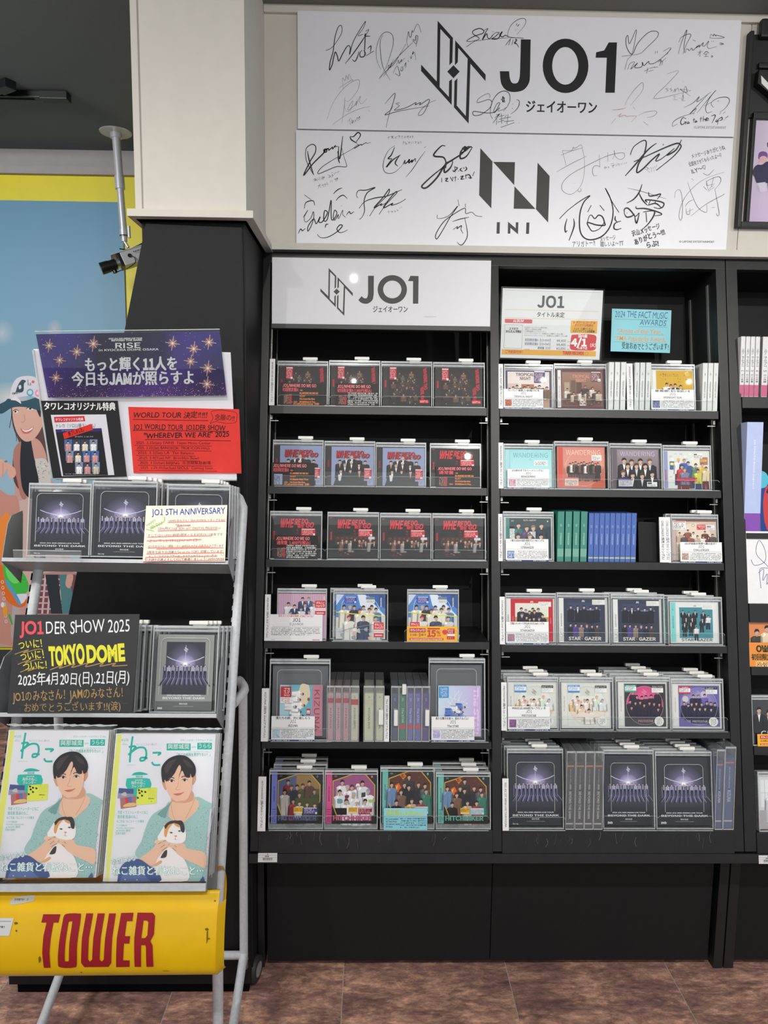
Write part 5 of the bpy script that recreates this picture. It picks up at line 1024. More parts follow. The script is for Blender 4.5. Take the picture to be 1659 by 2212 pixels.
def brick_people(P):
    P.poly([(932,300),(1212,210),(1392,210),(1528,350),(1528,555),(1390,800),(1020,805),(932,598)], (92,52,38))
    random.seed(5)
    for k in range(90): x = random.uniform(960,1500); y = random.uniform(250,420); P.rect(x, y, x+18, y+6, random.choice([(122,70,50),(70,40,32),(140,86,60)]))
    P.poly([(1080,250),(1130,215),(1180,262),(1130,310)], (214,120,40)); P.text('NO', 1105, 258, 18, IK, 0.06); P.text('LIMIT', 1100, 280, 14, IK, 0.05, w=56); P.poly([(1010,380),(1070,350),(1110,420),(1050,470)], (226,100,40)); P.poly([(1020,400),(1060,372),(1040,440)], (230,190,70))
    C = [(60,54,52),(30,28,30),(34,32,34),(44,40,42),(90,90,96),(60,120,100),(110,140,176),(120,90,70),(40,36,38),(196,170,150),(150,60,50)]
    for k, (x, y) in enumerate([(1230,240),(1140,340),(1220,370),(1345,335),(1460,350),(1480,420),(960,340),(1090,430),(1040,560),(1270,540),(1400,540)]): fig(P, x, y, 62, C[k], [HB,HBR][k%2], bh=4.4, bw=1.25, lean=random.uniform(-.2,.2))
@art(828,175,1560,855)
def brick_team_cover(P): hitch(P, (116,186,176), (92,52,38), (96,180,168), brick_people, (150,190,200))
# right bay
@art(388,120,990,700)
def light_tropical_cover(P):
    P.rect(388,120,990,700,(214,206,206)); P.rect(400,130,980,690,(66,62,92)); P.rect(425,150,955,690,(224,212,206)); P.text('TROPICAL', 530, 215, 44, (92,62,80), 0.03, w=235); P.text('NIGHT', 580, 275, 44, (92,62,80), 0.03, w=140)
    P.rect(425,420,955,690,(186,150,130)); P.rect(425,330,560,520,(206,186,176)); P.rect(600,340,760,560,(170,110,80))
    for k in range(11): fig(P, 450+k*47, 400-(k%3)*22, 40, [(60,50,50),(196,180,166),(110,84,70),(226,216,204)][k%4], [HB,HBR][k%2], bh=3.4)
    sticker(P, 760,130,900,320,(70,66,120),(230,230,240),8)
@art(0,0,142,120)
def dark_tropical_cover(P):
    P.rect(0,0,142,120,(96,58,62)); P.rect(4,3,14,117,(226,226,222)); P.text('JO1', 7, 22, 4, (90,60,60), 0.02, rot=90); P.text('TROPICAL NIGHT', 7.5, 50, 4.5, (120,80,80), 0.0, rot=90, w=40); P.greek(6,100,12,114,5,(120,110,110))
    P.rect(17,8,137,112,(140,98,84)); P.grad(19,10,135,110,[(0,(150,116,98)),(0.5,(134,96,80)),(1,(96,62,54))]); P.text('TROPICAL', 48, 26, 9, (206,140,120), 0.03, w=52); P.text('NIGHT', 58, 38, 9, (206,140,120), 0.03, w=32)
    P.rect(44,34,58,70,(110,76,60)); P.rect(60,40,76,72,(92,60,50)); P.rect(24,40,40,66,(170,150,130))
    for k, (x, y) in enumerate([(33,58),(42,66),(52,70),(63,72),(74,66),(86,50),(92,66),(100,60),(108,54),(116,64),(126,66),(98,80),(78,82)]): fig(P, x, y, 7.5, [(206,196,184),(64,48,44),(186,170,150),(90,70,60)][k%4], [HB,HBR][k%2], (196,150,124), bh=3.0, bw=1.4)
    for k in range(40): P.ell(random.uniform(20,134), random.uniform(92,109), 3, 1.2, random.choice([(120,70,62),(150,110,90),(80,50,46)]), 6)
    sticker(P, 104,6,134,38,(96,62,66),(216,196,190),6)
@art(0,0,142,120)
def yellow_sunrise_cover(P):
    P.rect(0,0,142,120,(206,204,190)); P.rect(6,2,16,118,(228,228,224)); P.rect(18,3,139,117,(206,164,40)); P.text('MIDNIGHT SUN', 30, 22, 9, (226,190,70), 0.05, w=64); P.text('MIDNIGHT SUN', 29.5, 21.5, 9, (170,126,30), 0.02, w=64)
    random.seed(4)
    for k in range(16): P.ell(random.uniform(24,134), random.uniform(10,46), 1.6, 1.0, (60,50,40), 6, random.uniform(0,180))
    for k, (x, y) in enumerate([(52,40),(66,44),(80,42),(98,46),(38,58),(110,60),(124,62)]): fig(P, x, y, 10, [(236,232,224),(30,36,70),(40,50,96),(32,34,50)][k%4], [HB,HBR][k%2], bh=4.0, bw=1.3, shirt=WHT)
    P.rect(18,84,139,117,(60,50,40)); P.poly([(112,8),(124,4),(130,16),(118,20)], (226,200,110)); P.ell(124,14,7,6,(214,180,90),8)
@art(0,0,142,120)
def pale_aqua_cover(P):
    P.rect(0,0,142,120,(150,206,212)); P.rect(4,2,15,118,(176,214,218)); P.grad(18,3,139,117,[(0,(150,210,214)),(0.5,(176,218,220)),(1,(206,226,226))]); P.text('WANDERING', 26, 26, 15, (92,150,156), -0.008, w=104); P.text('JO1', 72, 34, 4, (92,150,156))
    P.ring(78,62,54,52,0.5,(206,230,232),40); P.rect(88,34,128,52,(228,232,230)); P.greek(92,38,124,50,3,(90,100,100)); P.greek(6,60,13,110,8,(110,150,156),0.4)
@art(0,0,142,120)
def coral_line_cover(P):
    P.rect(0,0,142,120,(196,110,92)); P.grad(18,3,139,117,[(0,(206,130,122)),(0.45,(214,146,128)),(0.55,(176,112,96)),(1,(200,96,70))]); P.rect(4,2,16,118,(206,80,62)); P.text('WANDERING', 26, 24, 15, (242,206,176), -0.008, w=104); P.ring(78,62,54,52,0.6,(236,206,190),40)
    for k in range(11): fig(P, 38+k*8.2, 48-(k%3)*2.4, 7, [(60,46,46),(222,214,204),(92,70,66),(44,40,44),(110,84,76)][k%5], [HB,HBR][k%2], bh=3.2, bw=1.3, legs=(58,46,46))
    P.rect(102,24,132,40,(232,228,224)); P.greek(105,28,128,38,3,(60,60,60)); P.rect(22,92,62,114,(216,196,186)); P.rect(22,90,62,94,(206,110,100)); P.greek(25,97,58,112,4,(110,90,90))
@art(0,0,142,120)
def plum_portraits_cover(P):
    P.rect(0,0,142,120,(120,106,112)); P.rect(4,2,16,118,(104,92,100)); P.grad(18,3,139,117,[(0,(150,136,142)),(1,(104,94,100))]); P.text('WANDERING', 26, 22, 14, (206,186,220), -0.008, w=104)
    for k, (x, y) in enumerate([(38,28),(60,32),(86,30),(114,30),(48,44),(74,44),(100,44),(34,66),(62,72),(90,74),(120,68)]): fig(P, x, y, 16, (34,32,38), [HB,HBR,HB,(110,80,56)][k%4], bh=3.4, bw=1.2, shirt=[WHT,(206,206,210)][k%2])
    P.poly([(22,90),(40,84),(54,96),(52,117),(20,117)], (40,46,104)); P.rect(20,94,62,114,(206,202,206)); P.rect(20,92,62,96,(120,90,150)); P.greek(23,98,58,112,4,(80,80,90)); P.rect(104,100,134,114,(232,230,230)); P.rect(106,102,118,106,(30,30,30)); P.greek(106,107,132,113,2,(60,60,60))
@art(0,0,142,120)
def cartoon_wall_cover(P):
    P.rect(0,0,142,120,(206,208,206)); P.rect(2,2,14,118,(146,156,196)); P.text('WANDERING', 5, 60, 5, (190,60,90), 0.03, rot=90, w=40); P.rect(16,3,139,117,(218,218,214))
    random.seed(9)
    for k in range(26): x = random.uniform(18,132); y = random.choice([8,16,24,32,40,48,56,64,72,80]); P.rect(x, y, x+9, y+5, random.choice([(196,198,196),(206,206,200),(230,230,226)]))
    P.rect(20,34,34,60,(66,96,160)); P.rect(22,38,32,46,(226,226,90)); P.rect(88,30,110,50,(230,224,206)); P.rect(112,20,136,44,(176,120,96)); P.text('ZOOM', 113, 34, 7, (226,200,90), 0.03, w=20)
    for (x, y, s, c, h) in [(46,24,13,(226,226,226),(226,190,90)),(62,26,13,(60,100,180),(180,130,60)),(76,34,13,(70,90,150),(50,60,90)),(54,44,14,(196,60,60),(90,50,40)),(96,40,12,(100,130,110),(60,46,40)),(116,38,13,(214,176,80),(150,110,60)),(66,54,14,(120,130,150),(70,130,120)),(106,58,12,(200,200,80),(60,40,50)),(128,50,12,(214,196,160),(90,60,46))]:
        fig(P, x, y, s*0.85, c, h, bh=3.4, bw=1.3, legs=random.choice([(60,70,110),(226,210,140),(110,60,60)]), lean=random.uniform(-.4,.4))
    P.text('WANDERING', 40, 96, 10, (60,30,50), 0.1, w=62); P.text('WANDERING', 40, 96, 10, (214,64,96), 0.05, w=62); P.rect(92,8,120,24,(232,230,226)); P.rect(94,10,104,13,(30,30,30)); P.greek(94,14,118,23,3,(60,60,60))
@art(62,190,380,470)
def dark_teal_faces_cover(P):
    P.rect(62,190,380,470,(196,200,196)); P.rect(75,196,98,462,(64,130,124)); P.rect(98,198,372,462,(34,56,60))
    for k, (x, y) in enumerate([(158,228),(212,246),(255,246),(308,230),(155,300),(232,302),(305,300),(190,350),(270,350)]):
        P.poly([(x-34,y+30),(x,y-12),(x+34,y+30),(x,y+72)], [(44,70,78),(60,84,92),(50,60,84)][k%3]); fig(P, x, y, 34, [(60,110,110),(96,70,110),(190,190,196),(40,50,60)][k%4], [HB,HBR,(140,110,80)][k%3], (222,182,162), bh=2.4, bw=1.1)
    P.rect(184,202,278,222,(28,28,30)); P.greek(188,206,274,218,2,(220,220,220)); P.poly([(350,212),(356,218),(350,224),(344,218)], (190,200,200)); P.text('JO1', 108, 220, 8, WHT); P.rect(100,252,132,268,(22,22,24)); P.rect(100,268,132,340,(224,224,222)); P.greek(103,272,129,336,6,(60,60,60),0.5)
@art(1080,205,1365,480)
def cream_arch_cover(P):
    P.rect(1080,205,1365,480,(140,136,130)); P.rect(1088,212,1108,474,(198,176,168)); P.rect(1110,210,1360,474,(206,186,172)); P.rect(1110,206,1360,218,(120,84,70)); P.ell(1222,340,112,112,(226,208,190),30)
    for k, (x, y) in enumerate([(1184,272),(1132,290),(1218,288),(1290,280),(1160,305),(1200,310),(1242,310),(1278,312),(1312,316),(1336,300)]): fig(P, x, y, 16, [(150,90,70),(196,170,150),(230,222,210),(110,60,56),(90,80,80)][k%5], [HB,HBR][k%2], bh=3.2, bw=1.4)
    sticker(P, 1090,215,1172,272,(232,230,226),(206,110,90),4,True,(90,80,80)); P.rect(1240,238,1295,272,(206,44,52)); P.greek(1244,242,1290,268,3,WHT); P.rect(1297,240,1352,272,(232,230,228)); P.text('初回', 1302, 256, 9, IK, 0.04); P.greek(1300,260,1348,270,2,(60,60,60)); P.ring(1217,243,10,9,2,(110,120,110),12)
@art(62,100,800,780)
def red_frame_cover(P):
    P.rect(62,100,800,780,(200,200,198)); P.rect(75,110,130,770,(228,228,226)); P.rect(134,105,772,770,(190,36,48)); P.rect(200,175,705,640,(226,222,208))
    for k in range(16): P.rect(205+k*31,180,208+k*31,400,(206,206,196))
    P.rect(200,390,705,640,(190,150,96))
    for (x, y, s) in [(294,245,52),(362,268,46),(468,248,50),(550,252,52),(418,292,46),(492,282,50),(302,335,54),(372,372,46),(612,345,50),(420,400,44),(480,390,46),(560,400,44)]: fig(P, x, y, s, (36,38,48), [HB,HBR,(90,110,150)][int(x)%3], bh=3.6, bw=1.2, shirt=WHT if int(x)%2 else None)
    P.text('JO1', 428, 165, 22, WHT, 0.04, w=48); P.rect(552,152,745,228,(230,228,224)); P.greek(560,160,700,220,4,(110,110,110),0.4); P.text('STARGAZER', 165, 380, 8, WHT, 0, rot=90, w=90); P.text('STARGAZER', 732, 400, 8, WHT, 0, rot=90, w=90); P.text('STARGAZER', 88, 350, 18, (120,60,60), 0.02, rot=90, w=130)
@art(825,120,1580,780)
def navy_lineup_cover(P):
    P.rect(825,120,1580,780,(196,196,196)); P.rect(838,128,902,770,(226,226,222)); P.text('STAR+GAZER', 860, 350, 18, (70,80,90), 0.02, rot=90, w=190); P.rect(842,580,898,584,(60,60,60)); P.greek(846,600,894,760,7,(90,90,90),0.5)
    P.rect(905,124,1545,768,(52,56,74)); P.rect(970,190,1470,460,(58,68,98)); P.rect(960,290,1480,300,(120,150,196)); P.rect(980,400,1470,455,(110,136,176)); P.rect(970,420,1480,430,(50,54,70)); P.rect(970,480,1470,690,(50,58,84)); P.rect(970,570,1470,578,(110,140,180))
    for k, (x, y) in enumerate([(1016,232),(1122,236),(1220,234),(1320,250),(1414,236)]): fig(P, x, y, 44, (30,32,44), HB, bh=4.6, bw=1.1, shirt=WHT if k == 1 else None)
    for k, (x, y) in enumerate([(1010,498),(1086,500),(1176,505),(1260,515),(1340,515),(1420,512)]): fig(P, x, y, 42, [(30,32,40),(74,60,130),(140,120,110),(44,50,80),(34,36,50),(70,60,66)][k], [HB,HB,HBR,(170,120,80)][k%4], bh=3.6, bw=1.1)
    P.text('JO1', 1186, 178, 24, WHT, 0.04, w=48); P.text('STAR', 975, 742, 46, (226,222,206), 0.03, w=185); P.text('+', 1172, 740, 36, (200,150,100), 0.0); P.text('GAZER', 1220, 742, 46, (226,222,206), 0.03, w=260)
    P.rect(1348,146,1545,220,(226,224,218)); P.greek(1358,154,1500,214,4,(120,120,120),0.35)
@art(1058,695,1385,975)
def teal_scatter_cover(P):
    P.rect(1058,695,1385,975,(206,206,204)); P.rect(1062,700,1094,965,(126,206,200)); P.text('STAR+GAZER', 1074, 790, 7, (50,90,90), 0.02, rot=90, w=85); P.text('JO1', 1074, 740, 6, (50,90,90), 0.02, rot=90)
    P.rect(1098,698,1375,968,(222,222,220)); P.rect(1120,732,1345,940,(66,138,150)); P.text('JO1', 1216, 726, 9, (50,50,50), 0.03, w=20)
    for k, (x, y) in enumerate([(1148,752),(1182,762),(1222,752),(1282,758),(1312,785),(1160,800),(1210,800),(1270,805),(1154,835),(1232,860),(1196,830)]): fig(P, x, y, 14, [(32,34,40),(44,44,50),(222,222,222)][k%5 == 4 and 2 or k%2], [HB,HBR][k%2], bh=2.6, bw=1.3, legs=(34,36,44), lean=random.uniform(-.6,.6), shirt=WHT)
    P.text('STAR+GAZER', 1130, 960, 17, (50,50,54), 0.02, w=210); P.rect(1275,712,1355,745,(232,230,226)); P.greek(1280,716,1340,742,4,(120,120,120),0.35)
def proto(P, bg, circ, pe, tcol, stc, ecol, ins=None):
    P.rect(818,165,1560,850,(206,206,202)); P.rect(832,180,905,800,(224,222,216)); P.text('JO1 PROTOSTAR', 855, 370, 18, (140,120,90) if ins is None else (90,80,90), 0.0, rot=90, w=230); P.rect(916,192,1535,820,bg)
    P.ell(1218,510,278,285,circ,40); 
    if ins: P.rect(1105,215,1325,370,ins)
    pe(P); P.ring(1218,510,278,285,3,(206,200,190),40); thin_emblem(P, 1175, 258, 75, 105, ecol, 3); P.text('JO1', 1212, 376, 6, ecol, 0, 'c'); P.text('PROTOSTAR', 1110, 755, 32, tcol, -0.005, w=230)
    P.rect(918,205,1095,315,stc); P.rect(922,232,1092,290,(234,238,240)); P.greek(926,208,1088,228,1,WHT); P.greek(928,238,1060,286,3,(60,120,180) if stc[2] > 150 else (80,80,80)); P.rect(1325,210,1500,318,(234,234,232)); P.rect(1325,210,1500,250,(46,46,48)); P.greek(1332,218,1490,244,2,WHT); P.greek(1332,258,1460,312,3,(90,90,90),0.4)
    P.ell(1430,742,70,70,(236,234,230),26); P.greek(1390,695,1470,790,5,(110,110,110))
@art(818,165,1560,850)
def white_circle_cover(P):
    def pe(P):
        P.blob([(950,640),(1000,520),(1100,470),(1250,450),(1400,480),(1480,600),(1380,690),(1200,700),(1050,720)], (226,214,196))
        for (x, y, s, h, c) in [(1002,425,44,(170,130,110),(226,190,140)),(1052,370,44,(60,60,80),(226,206,190)),(1085,430,44,(220,120,110),(230,216,204)),(1164,415,42,(190,140,130),(226,206,196)),(1216,415,46,(40,36,40),(232,224,214)),(1296,405,44,(206,150,130),(224,206,190)),(1340,425,40,(110,90,170),(222,224,222)),(1362,362,42,(220,160,150),(214,222,206)),(1440,412,44,(120,140,170),(216,222,220)),(1120,502,46,(50,46,50),(226,200,170)),(1242,560,56,(60,66,80),(236,232,226))]:
            fig(P, x, y, s, c, h, (230,190,170), bh=3.0, bw=1.5, lean=random.uniform(-.3,.3))
        P.blob([(1000,700),(1100,610),(1260,640),(1400,660),(1290,690),(1120,680)], (228,216,206)); P.blob([(1420,590),(1490,570),(1480,600)], (226,180,150))
    proto(P, (220,219,212), (226,226,218), pe, (170,150,110), (66,140,206), (150,110,60), (212,216,208))
@art(818,165,1560,850)
def pink_circle_cover(P):
    def pe(P):
        P.radial(1218,480,260,240,(246,120,170),(206,70,130),4)
        for k, (x, y) in enumerate([(1045,300),(1420,290),(1105,360),(1180,370),(1240,360),(1320,350),(1000,430),(1080,450),(1150,440),(1290,450),(1440,470),(1360,460),(1210,480),(1020,520),(1420,540)]): fig(P, x, y, 46, (44,34,52), HB, (206,150,150), bh=4.6, bw=1.2)
        P.rect(916,690,1535,820,(62,56,62)); P.poly([(916,192),(960,192),(945,400),(940,560),(1010,720),(916,720)], (62,56,62)); P.poly([(1535,192),(1480,192),(1496,400),(1496,560),(1420,720),(1535,720)], (62,56,62))
    proto(P, (62,56,62), (222,86,140), pe, (240,170,190), (66,160,140), (240,200,210), None)
@art(818,165,1560,850)
def purple_circle_cover(P):
    def pe(P):
        P.radial(1218,420,270,200,(176,170,210),(120,112,176),4); P.ell(1020,400,46,50,(206,196,200),18); P.ell(1300,330,50,54,(196,190,206),18)
        for k, (x, y) in enumerate([(1140,330),(1220,330),(1310,320),(1000,440),(1060,470),(1110,450),(1180,440),(1260,450),(1340,430),(1400,440),(1460,450),(1150,520),(1230,520),(1310,520),(1400,530)]): fig(P, x, y, 46, (38,34,66) if k != 2 else (110,96,176), [HB,HBR][k%2], bh=4.4, bw=1.2)
    proto(P, (104,96,160), (130,122,186), pe, (226,220,236), (206,60,60), (210,200,226), None)
def dark_star(P, silver=False):
    """night scene: light burst over a row of silhouettes; 130 x 185"""
    bgc = (56,57,64) if not silver else (150,150,146)
    P.rect(0,0,130,185,bgc)
    x0, x1, y0, y1 = (17, 115, 20, 146) if not silver else (20, 110, 18, 146)
    P.rect(x0, y0, x1, y1, (58,58,68)); cx = (x0+x1)/2; cy = 72; w0 = (x1-x0)/2
    P.radial(cx, cy-2, w0-1, 48, (206,190,246), (64,64,78), 6, 28, 0.55); P.radial(cx, cy-2, w0*0.5, 20, (252,248,255), (132,124,164), 6, 24, 0.7)
    P.rect(cx-0.5, y0+8, cx+0.5, cy, (210,200,240)); P.stroke([(x0+2,54),(x0+16,61),(x0+32,66),(cx,69),(x1-32,66),(x1-16,61),(x1-2,54)], 1.4, (236,230,250)); P.ell(cx, cy, 5, 4, (255,255,255), 12)
    P.rect(x0-6, 79, x1+6, y1, (56,56,66)); P.grad(x0-6, 80, x1+6, 128, [(0,(128,120,164)),(0.45,(112,106,142)),(1,(58,58,68))])
    n = 11; w = (x1-x0+12)/n
    for k in range(n):
        x = x0-6+w*(k+0.5); dx = (x-cx)*0.32
        P.poly([(x+w*0.42,104),(x+w*0.58,104),(x+w*0.62+dx*0.8,122),(x+w*0.40+dx*0.8,121)], (150,142,180)); P.poly([(x-1.6,108),(x+1.6,108),(x+dx*0.8+2.6,126),(x+dx*0.8-2.4,125)], (48,48,58))
    for k in range(n):
        x = x0-6+w*(k+0.5); c = [(70,70,80),(206,204,212),(176,174,186),(74,74,84),(190,188,198),(66,66,76)][k%6]; t = 73+(k%2)*1.0+abs(k-5)*0.15
        P.poly([(x-2.1,t+4.8),(x-3.3,t+6.5),(x-3.1,t+16),(x+3.1,t+16),(x+3.3,t+6.5),(x+2.1,t+4.8)], c); P.rect(x-0.6, t+5, x+0.6, t+15, WHT if c[0] < 100 else (50,50,60))
        P.poly([(x-2.6,t+15),(x-2.8,t+33),(x-0.9,t+33),(x-0.1,t+19),(x+0.9,t+33),(x+2.8,t+33),(x+2.6,t+15)], (34,34,42)); P.ell(x, t+2.6, 1.5, 2.1, (226,196,180), 8); P.poly([(x-1.8,t+2.6),(x-1.7,t+0.6),(x,t-0.3),(x+1.7,t+0.6),(x+1.8,t+2.6),(x+1.2,t+1.6),(x-1.2,t+1.6)], HB)
    thin_emblem(P, cx-4.5, 30, 10, 14, (230,230,236), 0.9)
    P.text('2023 JO1 2ND ARENA LIVE TOUR', cx, 152 if not silver else 149, 2.6, WHT, 0.03, 'c', w=90 if not silver else 78); P.text('BEYOND THE DARK', cx, 161 if not silver else 157, 4.8, WHT, 0.02, 'c', w=116 if not silver else 98)
    if silver: P.rect(0,162,130,185,(104,104,104))
    P.text('RISE', cx, 170, 3.6, WHT, 0.01, 'c', w=20); P.text('in KYOCERA DOME OSAKA', cx, 175, 1.8, (200,200,200), 0.0, 'c', w=46)
@art(0,0,130,185)
def dark_burst_cover(P): dark_star(P); P.text('Blu-ray', 9, 182, 3, WHT, 0.02)
@art(0,0,130,185)
def dark_burst_dvd_cover(P): dark_star(P); P.text('DVD', 8, 180, 5, WHT, 0.06)
@art(0,0,130,185)
def silver_burst_cover(P): dark_star(P, True); P.text('DVD', 6, 181, 4, WHT, 0.05)
@art(0,0,142,120)
def orange_figures_cover(P):
    P.rect(0,0,142,120,(226,140,84)); P.blob([(0,60),(40,40),(90,70),(142,50),(142,120),(0,120)], (236,160,104))
    for k, (x, y) in enumerate([(30,24),(60,14),(92,22),(120,16)]): fig(P, x, y, 16, [(60,56,50),(226,206,176),(92,80,70),(50,60,70)][k], HB, bh=3, bw=1.2, legs=(90,80,60))
@art(0,0,142,120)
def dark_suits_cover(P):
    P.rect(0,0,142,120,(66,66,70)); 
    for k in range(5): fig(P, 20+k*28, 22+(k%2)*8, 16, (36,36,40), HB, bh=3.4, bw=1.2, legs=(30,30,34), shirt=WHT)
    P.text('CHASE', 22, 100, 14, WHT, 0, w=90)
@art(0,0,130,185)
def white_room_cover(P):
    P.rect(0,0,130,185,(214,214,216)); 
    for k in range(3): P.rect(6+k*40,16,30+k*40,110,(232,234,236)); P.rect(17+k*40,16,18.5+k*40,110,(190,192,196)); P.rect(6+k*40,60,30+k*40,61.5,(190,192,196))
    P.rect(0,120,130,185,(180,176,176))
    for k in range(4): fig(P, 32+k*26, 62+(k%2)*10, 13, (206,206,212), HB, bh=3.4, bw=1.2, legs=(196,196,202))
# ================================================================== PRODUCTS ON THE SHELVES
def black_card(P, l1, l2, items, thumb, white=False):
    # source 330 x 160
    P.rect(0,0,330,160,(20,18,19)); P.text(l1, 12, 31, 20, (236,70,80), 0.022, w=255); P.text(l1, 12, 31, 20, (252,170,168), -0.012, w=255)
    P.text(l2, 12, 60, 19, (240,90,96), 0.014, w=(120 if len(l2) < 7 else 262)); 
    OR = (240,140,60)
    if white: P.greek(92,62,318,152,7,(222,220,216),0.75)
    else:
        for k, t in enumerate(items): P.text(t, 142, 78+k*20, 11, OR, 0.035, wmax=140)
        P.text('-CD-', 142, 58, 9, OR, 0.03); P.text('-DVD-', 96, 78+20*(len(items)-1), 9, OR, 0.03); P.text('JO1 self-produce runway（前編）', 95, 152, 11, OR, 0.035, w=205)
    P.rect(20,78,84,150,thumb[0]); P.greek(24,84,80,146,8,thumb[1],0.9,2.2); P.rect(66,80,82,148,thumb[2])
def white_card(P, t1, t2, t3, thumb, foot=(40,60,110), redhead=(30,30,30), rule=True):
    # source 250 x 120
    P.rect(0,0,250,120,(230,230,229)); P.text(t1, 125, 14, 9.5, redhead, 0.03, 'c', w=200); P.text(t2, 125, 33, 15, IK, 0.0, 'c'); P.text(t3, 125, 51, 11, IK, 0.02, 'c', wmax=120); P.rect(4,54,246,55,(150,120,120))
    P.rect(8,64,50,104,thumb[0]); P.greek(11,67,47,101,6,thumb[1],0.9,2.0); P.greek(56,62,242,106,6,(70,66,68),0.62); P.rect(0,112,250,120,foot); P.greek(6,113,120,119,1,WHT); P.greek(160,113,240,119,1,WHT)
BKC = ((56,30,32),(176,130,110),(170,40,48))
def kc(c, zsh, *a, **k): pass
def crd(px0, py0, px1, py1, zsh, fn, label, src=(0,0,250,120), y=-0.0018, group=None):
    return card(L, hit, px0, py0, px1, py1, zsh, y, fn, label, src, group)
SH = 'title cards in front of the discs'
# ---- left bay, top shelf
z = ZA[0]; g = 'cased discs on the top shelf of the left bay'
for k, (a, b, t, lab) in enumerate([(598,708,780,'clear-cased disc with sideways red lettering, behind the black card without a price'), (709.5,821,779,'clear-cased disc with sideways red lettering, behind the black 1,900 yen card'), (822.5,933.5,781,'uncovered disc with sideways red lettering, third on the left bay top shelf'), (935,1047.5,783,'disc with sideways red lettering at the right end of the left bay top shelf')]):
    kitem(a, b, t, z, 878, red_black_portrait_cover, lab, g)
crd(607,826,701.5,877,z, lambda P: black_card(P, 'JO1/WHERE DO WE GO', '初回限定盤A', ['01.WHERE DO WE GO','02.ICY','03.Cross the line','04.Believe in You'], BKC), 'black card with red and orange lettering and no price, top shelf of the left bay', (0,0,330,160), group=SH)
crd(725.5,828,818.5,877,z, lambda P: black_card(P, 'JO1/WHERE DO WE GO', '初回限定盤A 1,900円(税込)', [], BKC, True), 'black card with red heading 1,900 yen and white small print on the top shelf', (0,0,330,160), group=SH)
title_plate(582,593.5,775,875,'WHERE DO WE GO (国内9thシングル)','white row divider at the left end of the left bay top shelf', zsh=z)
# second
z = ZA[1]; g = 'cased discs on the second shelf of the left bay'
BLC = ((150,160,190),(60,58,64),(150,160,190))
for a, b, t, lab in [(588,698,950.5,'pale blue disc with men in suits behind a black card, left end of second shelf'), (699.5,810,953,'uncovered pale blue disc with men in suits, left one of the second-shelf pair'), (811,920.5,956,'uncovered pale blue disc with men in suits, right one of the second-shelf pair')]:
    kitem(a, b, t, z, 1050, pale_blue_suits_cover, lab, g)
kitem(928.5, 1039, 958, z, 1053, black_red_title_cover, 'clear-cased black disc with red slanted title at the right end of the second shelf', g)
crd(587,999,680,1047,z, lambda P: black_card(P, 'JO1/WHERE DO WE GO', '初回限定盤B', ['01.WHERE DO WE GO','02.ICY','03.Maybe Next Time','04.Cross the line'], BLC), 'black card with a pale blue thumbnail picture at the left of the second shelf', (0,0,330,160), group=SH)
crd(942,1006,1037,1053,z, lambda P: (black_card(P, 'JO1/WHERE DO WE GO', ' 通常盤', ['01.WHERE DO WE GO','02.ICY','03.Cross the line','04.Believe in You'], BKC), P.rect(90,140,330,160,(20,18,19))), 'black card with orange track list at the right end of the second shelf', (0,0,330,160), group=SH)
# third
z = ZA[2]; g = 'cased discs on the third shelf of the left bay'
for a, b, t, lab in [(581.5,695,1104,'black disc with red slanted title behind the 1,400 yen card'), (706,818.5,1106,'clear-cased black disc with red slanted title, directly right of the 1,400 yen card'), (820,932,1108,'clear-cased black disc with red slanted title, second from the right on the third shelf'), (933.5,1050,1109,'clear-cased black disc with red slanted title, at the right end of the third shelf')]:
    kitem(a, b, t, z, 1210, black_red_title_cover, lab, g)
crd(593,1156,687,1208,z, lambda P: black_card(P, 'JO1/WHERE DO WE GO', ' 通常盤  1,400円(税込)', [], BKC, True), 'black card with red heading 1,400 yen on the third shelf of the left bay', (0,0,330,160), group=SH)
# fourth
z = ZA[3]; g = 'cased discs on the fourth shelf of the left bay'
kitem(597, 705, 1271, z, 1385, pink_curtain_cover, 'clear-cased disc with pink curtain cover behind a large white card, fourth shelf', g, light=True, D=0.02)
kitem(719, 838, 1273, z, 1386, blue_stage_cover, 'clear-cased blue and white group disc with red stickers at its lower right', g, light=True, D=0.02, n=2, nlab='case standing behind the blue and white disc, only its left rim showing', dx=-0.008)
kitem(879, 991.5, 1273, z, 1386, blue_stage_choice_left_cover, 'clear-cased blue and white group disc standing behind the yellow discount card', g, light=True, D=0.02)
def bigwhite(P):
    P.rect(0,0,360,175,(228,226,228)); P.text('初のユニット曲を収録した3rdアルバム！', 180, 17, 13, (200,40,50), 0.03, 'c', w=250); P.text('JO1', 180, 48, 23, IK, 0.01, 'c'); P.text('EQUINOX', 180, 72, 16, (50,60,110), 0.0, 'c'); P.rect(14,80,350,81.5,(150,120,130)); P.greek(6,86,340,140,5,(60,56,60),0.6); P.greek(8,164,40,169,1,(60,60,60)); P.text('TOWER RECORDS', 290, 170, 6, (190,40,50), 0.04, w=52)
crd(584.5,1327,697,1382,z, bigwhite, 'large white card with red heading line on the fourth shelf of the left bay', (0,0,360,175), y=-0.004, group=SH)
title_plate(571.5,584,1284,1385,'EQUINOX (国内 3rd アルバム)','white row divider beside the pink curtain disc on the fourth shelf', zsh=z, y0=-0.006)
